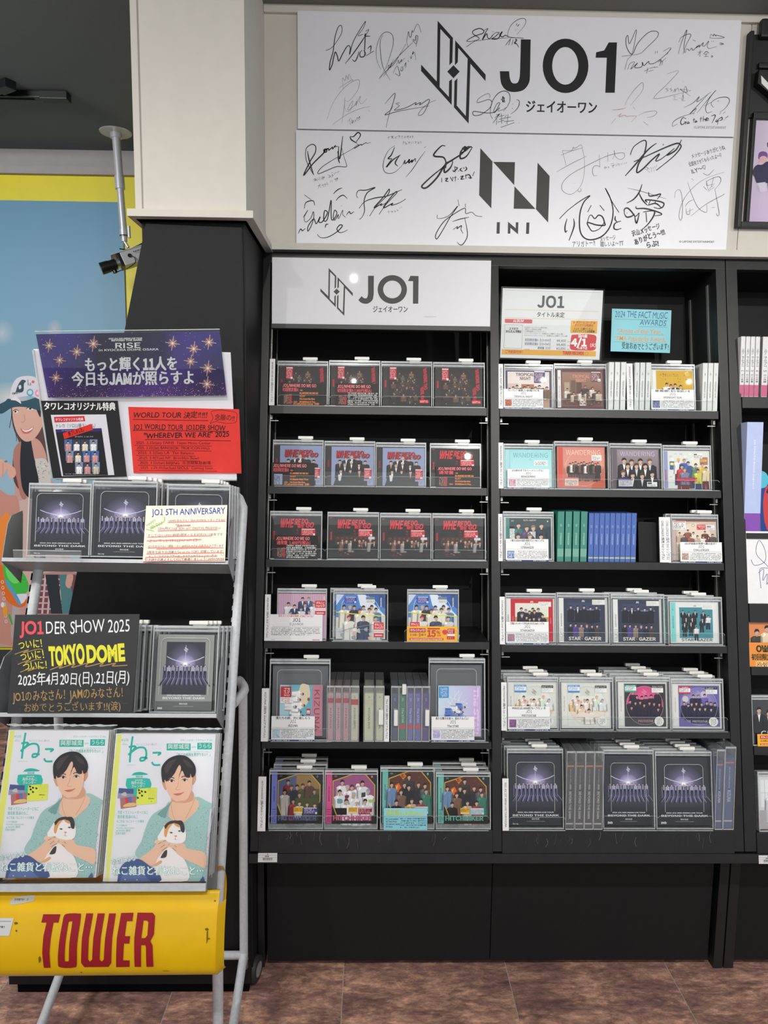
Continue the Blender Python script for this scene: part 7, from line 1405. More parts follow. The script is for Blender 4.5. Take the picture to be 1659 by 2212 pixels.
# right post and its front leg
R_ = 0.0118
xr = sum(onpost(*p).x for p in [(506,1300),(497,1600),(480,1850)])/3; xl = sum(onpost(*p).x for p in [(76,1270),(36,1560)])/2
def post_line(x, py):
    p = onpost(480, py); return Vector((x, p.y, p.z))
for nm, x in (('right', xr), ('left', xl)):
    top = post_line(x, 1105); a = post_line(x, 1935)
    up = (post_line(x, 1105)-post_line(x, 1300)).normalized(); s = -1 if nm == 'right' else 1
    pts = [top+up*0.055+Vector((0.06*s, 0.012, 0)), top+up*0.05+Vector((0.03*s, 0.008, 0)), top+up*0.035+Vector((0.012*s, 0.003, 0)), top+up*0.01, top, post_line(x, 1500), a, a+Vector((0, -0.008, -0.03)), Vector((x, a.y-0.012, a.z-0.15)), Vector((x, a.y-0.02, 0.012))]
    m = MB(); m.tube(pts, R_, GREYP, RI, 16); m.tube([Vector((x, a.y-0.02, 0.0)), Vector((x, a.y-0.02, 0.02))], R_*1.25, DKPL, RI, 16); m.build('front_post', rack)
    # slotted face strip on the post
    m = MB(); n = 26 if nm == 'right' else 26; sx = x-0.010
    b0 = post_line(sx, 1120); b1 = post_line(sx, 1930); dirv = (b1-b0)
    nrm = (FPL.to_3x3() @ Vector((0, -1, 0)))
    for k in range(30):
        c = b0+dirv*((k+0.5)/30); d = dirv.normalized()*0.0085; o = nrm*0.0085
        w = Vector((0.0018, 0, 0)); vs = [c-d-w+o, c-d+w+o, c+d+w+o, c+d-w+o, c-d-w*0.4+o*0.4, c-d+w*0.4+o*0.4, c+d+w*0.4+o*0.4, c+d-w*0.4+o*0.4]
        m.add(vs, [(0,1,2,3),(7,6,5,4),(0,4,5,1),(1,5,6,2),(2,6,7,3),(3,7,4,0)], SLOT, RI)
    m.build('slots', rack)
m = MB(); top = post_line(0, 1105); up = (post_line(0, 1105)-post_line(0, 1300)).normalized(); q = top+up*0.055+Vector((0, 0.012, 0))
m.tube([Vector((xl+0.06, q.y, q.z)), Vector((xr-0.06, q.y, q.z))], R_, GREYP, RI, 14); m.build('top_rail', rack)
# rear frame
YRR = 1.855; xrr = (at(523,1600,YRR).x+at(528.5,2050,YRR).x)/2; xrl = at(127,1570,YRR).x; zj = at(528,2066,YRR).z; ztr = at(523,1466,YRR).z
for x in (xrr, xrl):
    s = -1 if x == xrr else 1
    xp = xr if x == xrr else xl; pj = post_line(xp, 1470)
    m = MB(); m.tube(crsp([Vector((xp, pj.y+0.008, ztr+0.01)), Vector((xp-s*0.012, (pj.y+YRR)/2, ztr+0.008)), Vector((x+s*0.006, YRR-0.02, ztr+0.002)), Vector((x, YRR, ztr-0.025)), Vector((x, YRR, ztr-0.10)), Vector((x, YRR, zj+0.02)), Vector((x, YRR, zj))], 4), R_, GREYP, RI, 14); m.build('rear_post', rack)
    m = MB(); m.tube([Vector((x, YRR+0.003, zj+0.01)), Vector((x, 1.70, zj*0.62)), Vector((x, 1.46, 0.025))], R_, GREYP, RI, 14); m.tube([Vector((x, 1.46, 0.0)), Vector((x, 1.46, 0.03))], R_*1.25, DKPL, RI, 14); m.build('floor_leg', rack)
m = MB(); m.tube([Vector((xrl, YRR, zj+0.004)), Vector((xrr, YRR, zj+0.004))], R_*0.95, GREYP, RI, 14); m.build('cross_bar', rack)
TIRE = M('caster_rubber', (46,46,48), 0.5, 0, 0.4, 0.15, 60); RIM = M('caster_rim', (150,152,150), 0.45, 0.2, 0.5, 0.2, 60)
XCAS = at(551, 2095, 1.925).x
for x in (XCAS,):
    m = MB(); c = Vector((x, 1.925 if x == XCAS else 1.835, 0.037)); ax = Vector((1, -0.25, 0)).normalized()
    m.tube([c-ax*0.012, c-ax*0.010, c+ax*0.010, c+ax*0.012], [0.030, 0.037, 0.037, 0.030], TIRE, RI, 24); ct = m.build('caster', rack)
    m = MB(); m.tube([c-ax*0.0125, c+ax*0.0125], 0.021, RIM, RI, 20); m.tube([c+Vector((-0.014,0,0)), c+Vector((-0.014, -0.01, 0.045)), Vector((x-0.02, YRR+0.004, 0.12))], 0.007, GREYP, RI, 8); m.build('caster_hub', ct)
m = MB(); c = Vector((xrl, 1.62, 0.10)); m.tube([c+Vector((-0.02,0,-0.004)), c+Vector((-0.019,0,0.004))], 0.017, M('paper_tape', (206,206,206), 0.7), RI, 14); m.build('tape_scrap', rack)
# rust and chips on the posts
m = MB()
random.seed(11)
for k in range(46):
    p = post_line(xr, random.choice([1165, 1180, 1340, 1350, 1360, 1372, random.uniform(1130,1930)])+random.uniform(-8, 8)); a = random.uniform(-0.6, 1.0)
    c = p+Vector((math.sin(a)*R_*1.005, -math.cos(a)*R_*1.005, 0)); r = random.uniform(0.0004, 0.0013)
    m.tube([c, c+Vector((math.sin(a), -math.cos(a), 0))*0.0002], r, random.choice([RUST, DKPL]), RI, 6, True, False)
o = m.build('rust_spots', rack); o['kind'] = 'stuff'
# trays
TRAYM = M('tray_sheet_metal', (180,182,185), 0.34, 0.1, 0.5, 0.06, 80); TRAYD = M('tray_ear_metal', (140,142,145), 0.38, 0.15, 0.5, 0.06, 80)
def tray(y, pyb, pxl, pxr, lipz, earh, lean=23.4, dep=0.11):
    z0 = rz((pxl+pxr)/2, pyb, y)[1]; a = rz(pxl, pyb, y)[0]; b = rz(pxr, pyb, y)[0]
    F = RI @ T(0, y, z0) @ Matrix.Rotation(-math.radians(lean), 4, 'X'); FW = RF @ T(0, y, z0) @ Matrix.Rotation(-math.radians(lean), 4, 'X')
    m = MB(); m.box(a, b, 0, dep, 0, 0.0016, TRAYM, F); m.box(a, b, -0.0016, 0, -0.0, lipz, TRAYM, F, 0.0005); m.box(a, b, 0, 0.005, lipz-0.0012, lipz, TRAYM, F)
    m.build('tray', rack)
    for x in (a, b):
        s = 1 if x == b else -1
        o1 = [(0.0, 0.0), (0.0, earh*0.62), (0.012, earh*0.80), (dep*0.55, earh*0.98), (dep*0.60, earh*0.93), (dep, -0.005), (dep, -0.03)]
        vs = [(x, p[0], p[1]) for p in o1]+[(x+0.0014*s, p[0], p[1]) for p in o1]; n = len(o1)
        m = MB(); m.add(vs, [tuple(range(n)), tuple(range(2*n-1, n-1, -1))]+[(i, i+n, (i+1)%n+n, (i+1)%n) for i in range(n)], TRAYD, F)
        m.build('tray_cheek', rack)
    return FW, F, z0, a, b
t1 = tray(1.66, 1216, 4, 492, 0.009, 0.145); t2 = tray(1.545, 1549.5, -16, 467, 0.009, 0.165); t3 = tray(1.345, 1926, -50, 444, 0.014, 0.175)
# yellow trough panel: one curved sheet
YEL2 = M('yellow_enamel', (224,178,0), 0.34, 0.0, 0.4, 0.04, 20, 0.0, 0.12)
yb = 1.318; zt = rz(230, 1931, yb+0.03)[1]; zb_ = rz(230, 2121, yb+0.005)[1]; xa = rz(-60, 2020, yb)[0]; xb2 = rz(467, 2020, yb)[0]
def prof(z):
    t = (zt-z)/(zt-zb_)      # 0 top .. 1 bottom
    if t < 0.17: return yb+0.040-(t/0.17)*0.020
    if t < 0.80: return yb+0.020-0.024*math.sin((t-0.17)/0.63*PI*0.5)
    return yb-0.004+0.030*((t-0.80)/0.20)**2.2
zs = [zt+(zb_-zt)*k/34 for k in range(35)]
ring = [(prof(z), z) for z in zs]; back = [(p_[0]+0.0035, p_[1]) for p_ in ring[::-1]]
loop = ring+back; n = len(loop)
m = MB(); vs = [(xa, p[0], p[1]) for p in loop]+[(xb2, p[0], p[1]) for p in loop]
m.add(vs, [(i, i+n, (i+1)%n+n, (i+1)%n) for i in range(n)], YEL2, RI, True); yp = m.build('yellow_panel', rack)
m = MB(); xq = rz(486.5, 1970, 1.475)[0]; rr = [(1.455+0.04*math.sin(PI*k/12), zt-0.01-(zt-zb_-0.04)*k/12) for k in range(13)]
vs = [(xa, p[0], p[1]) for p in rr]+[(xq, p[0], p[1]) for p in rr]; m.add(vs, [(i, i+13, i+14, i+1) for i in range(12)], YEL2, RI, True); m.build('yellow_panel', rack)
m = MB(); fl = [(xb2-0.028, zt-0.004), (xb2-0.006, zt-0.020), (xb2+0.0008, zt-0.022), (xb2+0.0008, zb_+0.006), (xb2-0.004, zb_)]
vs = []; 
for (x, z) in [(xb2, zt-0.02), (xb2, zb_+0.002)]: pass
zz = [zt-0.022+(zb_+0.004-zt+0.022)*k/12 for k in range(13)]
for z in zz: vs += [(xb2-0.001, prof(z)-0.0012, z), (xb2+0.012, prof(z)+0.020, z)]
m.add(vs, [(2*k, 2*k+2, 2*k+3, 2*k+1) for k in range(12)], YEL2, RI, True); m.build('panel_return', rack)
P = Print(fn=lambda x, y: rz(x, y, yb)); P.src(0, 1540, 0.33755); TR = (150,26,34)
def curved(P, nm, lab=None):
    me = P.mesh(nm, INKG); bm = bmesh.new(); bm.from_mesh(me)
    for z in zs[1:-1]: bmesh.ops.bisect_plane(bm, geom=bm.verts[:]+bm.edges[:]+bm.faces[:], plane_co=(0, 0, z), plane_no=(0, 0, 1))
    for v in bm.verts: v.co.y = prof(min(max(v.co.z, zb_), zt))-0.0005+v.co.y*3
    bm.to_mesh(me); bm.free(); return link(nm, me, yp, RI, lab)
def PY(): 
    p = Print(fn=lambda x, y: rz(x, y, yb)); p.src(0, 1540, 0.33755); return p
P.poly([(252,1327),(363,1327),(357,1370),(325,1370),(319,1450),(319,1530),(330,1620),(287,1620),(272,1530),(270,1440),(280,1370),(246,1370)], TR)
curved(P, 'red_letter'); P = PY()
ou = crsp([(385,1345),(400,1325),(480,1323),(498,1340),(492,1480),(497,1595),(480,1618),(395,1618),(376,1590),(375,1470),(385,1345)], 3)[:-1]; inn = crsp([(422,1370),(428,1364),(440,1364),(446,1370),(441,1480),(445,1570),(440,1580),(424,1580),(419,1570),(416,1480),(422,1370)], 3)[:-1]
P.poly(ou+inn, TR, None, [[i, (i+1)%len(ou), len(ou)+(i+1)%len(ou), len(ou)+i] for i in range(len(ou))])
curved(P, 'red_letter'); P = PY()
P.poly([(530,1322),(575,1322),(564,1450),(568,1570),(580,1582),(594,1570),(592,1450),(604,1322),(650,1322),(640,1450),(642,1570),(655,1582),(668,1570),(668,1450),(678,1322),(722,1322),(714,1450),(717,1590),(700,1614),(545,1616),(524,1590),(519,1450)], TR)
curved(P, 'red_letter'); P = PY()
P.poly([(756,1320),(836,1318),(834,1362),(798,1362),(794,1440),(828,1440),(826,1480),(792,1480),(792,1575),(834,1575),(834,1614),(748,1616),(743,1450)], TR)
curved(P, 'red_letter'); P = PY()
P.poly([(862,1318),(908,1318),(901,1450),(908,1614),(866,1614),(855,1450)], TR); P.poly([(908,1318),(960,1318),(978,1335),(980,1430),(960,1466),(976,1490),(987,1612),(942,1614),(934,1500),(930,1488),(903,1488),(903,1450),(925,1450),(938,1435),(938,1368),(928,1358),(905,1358)], TR)
curved(P, 'red_letter'); P = PY()
for (x, y, w, h) in [(1305,1400,26,10),(1318,1420,10,60),(1325,1450,18,6),(1296,1205,40,8),(1350,1262,14,6),(70,1370,26,10),(85,1410,14,8),(520,1650,12,6),(1040,1640,50,2.5),(250,1560,18,30)]: P.blob([(x,y),(x+w*0.6,y-h*0.3),(x+w,y+h*0.5),(x+w*0.3,y+h)], (120,92,8))
curved(P, 'paint_chips')['kind'] = 'stuff'; P = PY()
P.blob([(30,1252),(160,1240),(172,1252),(164,1268),(26,1284)], (186,180,168)); P.greek(45,1252,150,1268,1,(120,112,104))
curved(P, 'worn_label'); P = PY()
P.poly([(-30,1347),(64,1347),(50,1440),(-30,1440)], (206,206,204)); P.rect(-30,1362,50,1364,(110,110,110)); P.greek(-30,1384,16,1400,1,IK)
curved(P, 'barcode_label')
# clear price holder on tier one
F1W, F1, z1, a1, b1 = t1
m = MB(); x0_, zq = rz(30, 1212, 1.653); x1_, zq2 = rz(176, 1189, 1.653); m.box(x0_, x1_, 1.6515, 1.6527, zq, zq2, HAZE, RI); m.box(x0_, x1_, 1.6505, 1.6515, zq2-0.002, zq2, MILKY, RI); m.box(x0_, x1_, 1.6505, 1.6515, zq, zq+0.003, MILKY, RI); m.build('price_holder', rack)
x0_, zq = rz(44, 1540, 1.538); x1_, zq2 = rz(196, 1518, 1.538); m = MB(); m.box(x0_, x1_, 1.5335, 1.5345, zq, zq2, CLEAR, RI); m.build('price_holder', rack)

# ------------------------------------------------------------------ cases on the rack
def RFr(y, px, py, lean): 
    z = rz(px, py, y)[1]; return RF @ T(0, y, z) @ Matrix.Rotation(-math.radians(lean), 4, 'X')
G1 = RFr(1.685, 250, 1204, 10); GR_ = 'dark video cases on the silver rack'
def rcase(F, a, b, pyt, pyb, art_, lab, n, nl, dx, sil=False, D=0.02):
    x0 = hit(F, a, pyb)[0]; x1 = hit(F, b, pyb)[0]; H = hit(F, (a+b)/2, pyt)[1]; W = x1-x0
    e = cd_case(F, x0, 0, W, H, D, art_, lab, GR_, y=0, AW=W-0.012 if not sil else W-0.022, AH=H-0.024, tab=0.68, window=(W*0.13, W*0.87, H*0.2, H*0.86), az=0.004)
    for k in range(1, n): dup(e, e.matrix_world @ T(dx*k, (D+0.001)*k, 0.0), ORDN(k)+nl, GR_)
    return e
rcase(G1, 57, 193, 1044, 1204, dark_burst_cover, 'dark light-burst video case at the left end of the rack top tier', 2, 'case behind the leftmost one on the rack top tier', 0.004)
rcase(G1, 195, 336, 1039, 1204, dark_burst_cover, 'dark light-burst video case in the middle of the rack top tier', 4, 'case standing behind the middle one on the rack top tier, only its edges showing', 0.0065)
rcase(G1, 358, 494, 1046, 1206, dark_burst_cover, 'dark light-burst video case behind the handwritten anniversary card', 4, 'case standing behind the one with the anniversary card, only its edges showing', 0.003)
G2 = RFr(1.57, 400, 1540, 15)
rcase(G2, 322, 466, 1352, 1540, silver_burst_cover, 'silver-bordered light-burst video case on the middle tier of the rack', 4, 'case standing behind the silver-bordered one on the middle tier', 0.006, True)
rcase(G2, 154, 291, 1350, 1540, silver_burst_cover, 'video case hidden behind the black handwritten board, middle tier of the rack', 4, 'case of the half hidden pile behind the black handwritten board', 0.0085, True)
def sheet_on(F, px, draw, label, name, cat, mat=CARD, thick=0.0008, src=None, ink=None, group=None, solid=True):
    q = [hit(F, *p) for p in px]; cx = (q[2][0]+q[3][0])/2; z0 = min(q[2][1], q[3][1])
    e = empty(name, F @ T(cx, 0, z0), label, cat, group); I = T(-cx, 0, -z0)
    if solid: m = MB(); m.prism([(p[0], p[1]) for p in (q[3], q[2], q[1], q[0])], 0.0, thick, mat, I); m.build('sheet', e)
    if draw: P = Print(fn=lambda x, y: hit(F, x, y, 0)); P.q = px; draw(P); P.build('printing', e, I @ T(0, -0.0001, 0), None, ink)
    return e, I
# anniversary card
def anniv(P):
    P.src(0, 1020, 0.33755); B = (30,62,160); PK = (226,120,116); P.text('JO1 5TH ANNIVERSARY', 975, 276, 38, B, 0.01, w=465, rot=-1.5, jit=0.6, slant=0.05)
    Lw = [('JAMのみなさん！JAM WEEKもうすぐですね♡',1080,318,365),('New Song♪',1125,345,95),('12/9(月)に1は "JOin us!!" DIGITAL RELEASE♪♪',1010,368,400),('そして12/11はJO1結成5周年となる記念日!! 5周年です',945,412,480),('そして12/12はJAMの日!!',945,446,335),('JO1のみなさん！3周年 これ！JAMのみなさん おめでとうございます',950,484,480),('5周年も益々の活躍とGo to the TOP！応援しています!',940,520,490),('そしてこれからもツアー楽しみですおめでとうございます!',950,548,440),('引き続き応援よろしくJO1で最高しましょう! JAMAMAMA',925,568,510)]
    for k, (t, x, y, w) in enumerate(Lw): P.text(t, x, y, 13, (96,84,70), -0.005, w=w, rot=-0.8, jit=0.9, slant=0.1); 
    for (x, y, w) in [(1075,322,368),(1130,348,90),(1010,376,380),(945,416,410),(940,440,350),(945,486,400),(1000,492,430),(938,524,495),(930,546,460),(915,572,520)]: P.stroke([(x,y),(x+w*0.5,y-5),(x+w,y-8)], 5, PK, False)
    P.text('HAPPY', 940, 350, 18, (130,180,60), 0.0, w=70, rot=-28, jit=0.8); P.text('JO1 DAY', 965, 365, 18, (130,180,60), 0.0, w=85, rot=-24, jit=0.8); P.stroke([(1052,285),(1045,320),(960,360)], 4, (150,200,80)); P.stroke([(935,365),(985,378)], 4, (150,200,80)); P.ring(1424,525,10,10,2,(180,160,90),14)
sheet_on(RFr(1.655, 400, 1213, 12), [(315.6,1092.6),(491,1091),(486,1213),(308,1213)], anniv, 'cream handwritten anniversary card with blue title and pink underlines', 'handwritten_card', 'card', M('cream_card', (236,230,212), 0.6))
# black handwritten board
def dome(P):
    P.src(0, 1020, 0.33755); W_ = (232,232,232); Yw = (226,220,60); Bn = (170,138,84)
    P.text('JO1', 135, 1032, 78, (226,84,90), 0.035, w=148, jit=0.5); P.text('JO1', 138, 1034, 78, (236,130,130), -0.0, w=144, jit=0) if False else None
    P.text('DER SHOW 2025', 290, 1035, 78, W_, 0.0, w=545, rot=-1.5, slant=0.05, jit=0.5)
    for k, (x, y) in enumerate([(118,1132),(130,1205),(148,1268)]): P.text('ついに！', x, y, 44, Yw, 0.02, w=185, rot=-6, jit=0.7)
    for (x, y, w) in [(95,1165,180),(115,1230,150),(130,1280,160)]: P.stroke([(x,y),(x+w*0.5,y-30),(x+w*0.3,y-8),(x+w*0.8,y-32),(x+w,y-30)], 5, Bn)
    P.text('TOKYO', 318, 1232, 112, Yw, 0.055, w=225, rot=-4, jit=0.5); P.text('DOME', 555, 1215, 100, Yw, 0.055, w=245, rot=-3, jit=0.5)
    P.stroke([(320,1265),(400,1235),(380,1255),(480,1225),(460,1250),(560,1222),(550,1245),(660,1220),(640,1242),(740,1222),(720,1240),(815,1235)], 6, Bn)
    P.text('2025年4月20日(日).21日(月)', 115, 1362, 62, W_, 0.01, w=715, rot=-1.5, slant=0.08, jit=0.6)
    P.text('JO1のみなさん！JAMのみなさん！', 85, 1465, 52, Bn, 0.012, w=735, rot=-2.5, jit=0.6); P.text('おめでとうございます!!(涙)', 150, 1530, 44, Bn, 0.012, w=625, rot=-1.0, jit=0.6); P.stroke([(130,1540),(135,1490),(820,1480)], 2, (80,80,80), False)
sheet_on(RFr(1.546, 150, 1540, 13), [(32.7,1328),(301.4,1326.5),(286,1539),(16,1541)], dome, 'black board handwritten in red, white and yellow chalk marker', 'handwritten_board', 'board', M('black_card', (46,46,48), 0.6), 0.003)
# white back board leaning forward and its notices
GB = RFr(1.79, 300, 1034, -12)
e, I = sheet_on(GB, [(72.6,756),(498,763),(511.5,1036),(112,1033)], None, 'white acrylic back board leaning forward on top of the silver rack', 'back_board', 'board', M('white_acrylic', (222,222,228), 0.25, 0, 0.5, 0.01), 0.004)
m = MB(); q = [hit(GB, *p) for p in [(72.6,756),(498,763),(511.5,1036),(112,1033)]]
m.tube([(q[0][0], -0.001, q[0][1]), (q[3][0], -0.001, q[3][1])], 0.003, MILKY, I, 8); m.tube([(q[0][0], 0.002, q[0][1]), (q[1][0], 0.002, q[1][1])], 0.002, WHITEP, I, 8); m.tube([(q[3][0]+0.01, 0.0, q[3][1]), (q[2][0], 0.0, q[2][1])], 0.0035, MILKY, I, 8); m.box(q[3][0]+0.02, q[2][0]-0.02, 0.004, 0.0055, q[3][1]-0.08, q[3][1]+0.01, HAZE, I); m.build('clear_frame', e)
def banner(P):
    P.src(0, 540, 0.33755)
    P.poly([(230,540),(1405,520),(1450,930),(308,945)], (46,40,92))
    gx = lambda u, v: (230+u*1175+(78*(1-u)+45*u)*v, 540-20*u+v*(405+5*u))
    n = 16; r = 8; pts = []; cols = []; fs = []
    for j in range(r+1):
        for i in range(n+1):
            u, v = i/n, j/r; pts.append(gx(u, v)); d = math.sin(u*9+v*3)*0.5+0.5; w = v**2*0.8
            dk = (1 if 0.3 < u < 0.75 and v < 0.6 else 0)*0.4
            cols.append((int((30+34*d+40*w)*(1-dk)), int((28+20*d+14*w)*(1-dk)), int((84+50*d+10*w)*(1-dk))))
    for j in range(r):
        for i in range(n): a = j*(n+1)+i; fs.append([a, a+n+1, a+n+2, a+1])
    P.poly(pts, None, cols, fs)
    random.seed(2)
    for k in range(230):
        u, v = random.random(), random.random(); x, y = gx(u, v); s = random.uniform(0.8, 2.6); P.ell(x, y, s, s, random.choice([(120,120,220),(200,200,240),(90,90,190),(170,150,230)]), 5)
    for k in range(420):
        u, v = random.random(), 1-random.random()**2*0.2; x, y = gx(u, v); s = random.uniform(1.0, 3.4); P.ell(x, y, s, s, random.choice([(206,150,200),(226,196,226),(160,110,190),(196,120,150)]), 5)
    for (x, y, s) in [(315,612,26),(492,652,28),(598,600,30),(382,705,24),(358,818,26),(1105,597,28),(1240,632,28),(1338,590,28),(1220,713,26),(1330,757,30),(1325,858,30)]:
        P.radial(x, y, s*1.1, s*1.1, (236,190,150), (96,64,110), 3, 14, 0.7)
        for a in range(0, 180, 45): L_ = s*(1.7 if a % 90 == 0 else 1.1); c_, s_ = math.cos(math.radians(a+8))*L_, math.sin(math.radians(a+8))*L_; P.stroke([(x-c_,y-s_),(x,y),(x+c_,y+s_)], s*0.12, (246,206,170), False)
        P.ell(x, y, s*0.26, s*0.26, (255,246,230), 8)
    P.text('2023 JO1 2ND ARENA LIVE TOUR', 695, 572, 8, WHT, 0.04, w=215, rot=-1); P.text('BEYOND THE DARK', 712, 584, 10, WHT, 0.04, w=198, rot=-1)
    P.text('RISE', 732, 628, 32, WHT, 0.02, w=170, rot=-1); P.text('in KYOCERA DOME OSAKA', 630, 648, 13, WHT, 0.02, w=385, rot=-1)
    P.text('もっと輝く11人を', 540, 770, 66, (236,236,238), 0.05, w=600, rot=-0.8, outline=((90,84,120),0.02)); P.text('今日もJAMが照らすよ', 460, 862, 66, (236,236,238), 0.05, w=790, rot=-0.8, outline=((90,84,120),0.02))
GBN = GB @ T(0,-0.006,0)
e, I = sheet_on(GBN, [(77.6,722),(474,715.5),(489.5,854),(104,859)], banner, 'purple starry laminated banner with white Japanese slogan at the top of the silver rack', 'slogan_banner', 'banner', M('banner_paper', (60,50,110), 0.4), ink=INKG)
m = MB(); q = [hit(GBN, *p) for p in [(76,716),(475,711),(492,858),(103,863)]]; m.prism([(p[0], p[1]) for p in (q[3], q[2], q[1], q[0])], -0.003, -0.0024, FILM, I)
m.tube([(q[0][0], -0.002, q[0][1]), (q[1][0], -0.002, q[1][1])], 0.0013, MILKY, I, 6); m.build('plastic_sleeve', e)
def bonus(P):
    P.src(0, 540, 0.33755); P.poly([(255,965),(752,965),(812,1450),(340,1460)], (42,42,44)); P.text('タワレコオリジナル特典', 280, 1020, 38, WHT, 0.045, w=460, rot=0.3, outline=((20,20,20),0.03))
    P.poly([(325,1055),(678,1052),(732,1440),(395,1448)], (214,214,220)); P.poly([(345,1068),(540,1062),(546,1096),(350,1104)], (206,50,60)); P.text('タワレコオリジナル特典', 354, 1094, 15, WHT, 0.02, w=180, rot=-1)
    P.text('トレカ（ソロ11種ランダム）', 355, 1135, 20, IK, 0.0, w=270); P.poly([(355,1148),(650,1140),(692,1440),(405,1445)], (40,40,44)); P.poly([(355,1148),(650,1140),(653,1160),(358,1168)], (60,50,110)); P.greek(390,1150,610,1160,1,(160,160,200))
    for j in range(3):
        for i in range(4):
            if j == 2 and i == 0: continue
            x = 412+i*54+j*6+(4 if j else 0); y = 1212+j*72; x += 0; c = random.choice([(70,110,170),(90,130,190),(60,70,90),(120,140,170)]); P.rect(x, y, x+50, y+64, c); fig(P, x+25, y+8, 18, random.choice([(226,216,200),(206,150,150),(200,190,170),(236,236,236)]), HB, bh=2.8, bw=1.1)
    P.greek(480,1188,640,1200,1,(160,160,160)); P.greek(420,1428,640,1438,1,(160,160,160)); P.poly([(402,1172),(588,1112),(595,1150),(412,1210)], (214,54,46)); P.text('終了しました。', 442, 1188, 22, IK, 0.03, w=112, rot=-17)
sheet_on(GB @ T(0,-0.003,0), [(86,865.7),(254,865.7),(274,1029.5),(115,1033)], bonus, 'black poster about bonus photo cards with a red strip across it', 'bonus_poster', 'poster', M('black_card', (46,46,48)), 0.0008, ink=INKG)
def tour(P):
    P.src(0, 540, 0.33755)
    P.text('WORLD TOUR 決定!!!!!', 850, 1070, 32, IK, 0.01, w=475, rot=0.3, slant=0.12, jit=0.7); P.text('JO1 WORLD TOUR  JO1DER SHOW', 855, 1146, 32, IK, 0.01, w=585, rot=0.8, slant=0.05, jit=0.6); P.text('"WHEREVER WE ARE" 2025', 918, 1205, 32, IK, 0.015, w=550, rot=-1.2, slant=0.05, jit=0.6)
    for (x, y, w) in [(850,1084,482),(855,1153,590),(928,1213,550)]: P.stroke([(x,y),(x+w*0.5,y+4),(x+w,y+8)], 3.5, IK, False)
    for k, (t, w) in enumerate([('2025. 2.15(Sat) TAIPEI  Taipei Music Center',478),('2025. 2.22(Sat) BANGKOK  TRUE ICON HALL',468),('2025. 3.1(Sat) LA  The Belasco',360),('2025. 3.4(Tue) NY  Brooklyn Bowl',385),('2025. 3.22(Sat) BEIJING  北京展覧館劇場',455),('2025. 3.29,30(Sat,Sun) SEOUL  Coming Soon...',480)]):
        x = 870+k*6; y = 1241+k*32; P.text(t, x, y, 16, (60,20,20), 0.0, w=w, rot=0.4, jit=0.7); P.stroke([(x-10,y+9),(x+w*0.5,y+11),(x+w+10,y+14)], 2.5, (60,20,20), False)
    P.stroke([(1360,1060),(1352,1035),(1400,1024),(1450,1028),(1510,1040),(1516,1070),(1505,1104),(1440,1108),(1380,1098),(1345,1110),(1362,1080),(1360,1060)], 2.5, IK); P.text('念願の!!', 1372, 1085, 30, IK, 0.0, w=130, rot=4, jit=0.6)
sheet_on(GB @ T(0,-0.003,0), [(276.8,879),(516.5,884),(521.5,1022.7),(288.6,1022)], tour, 'red handwritten world tour card on the white back board', 'tour_card', 'card', M('red_card', (216,52,44), 0.55))
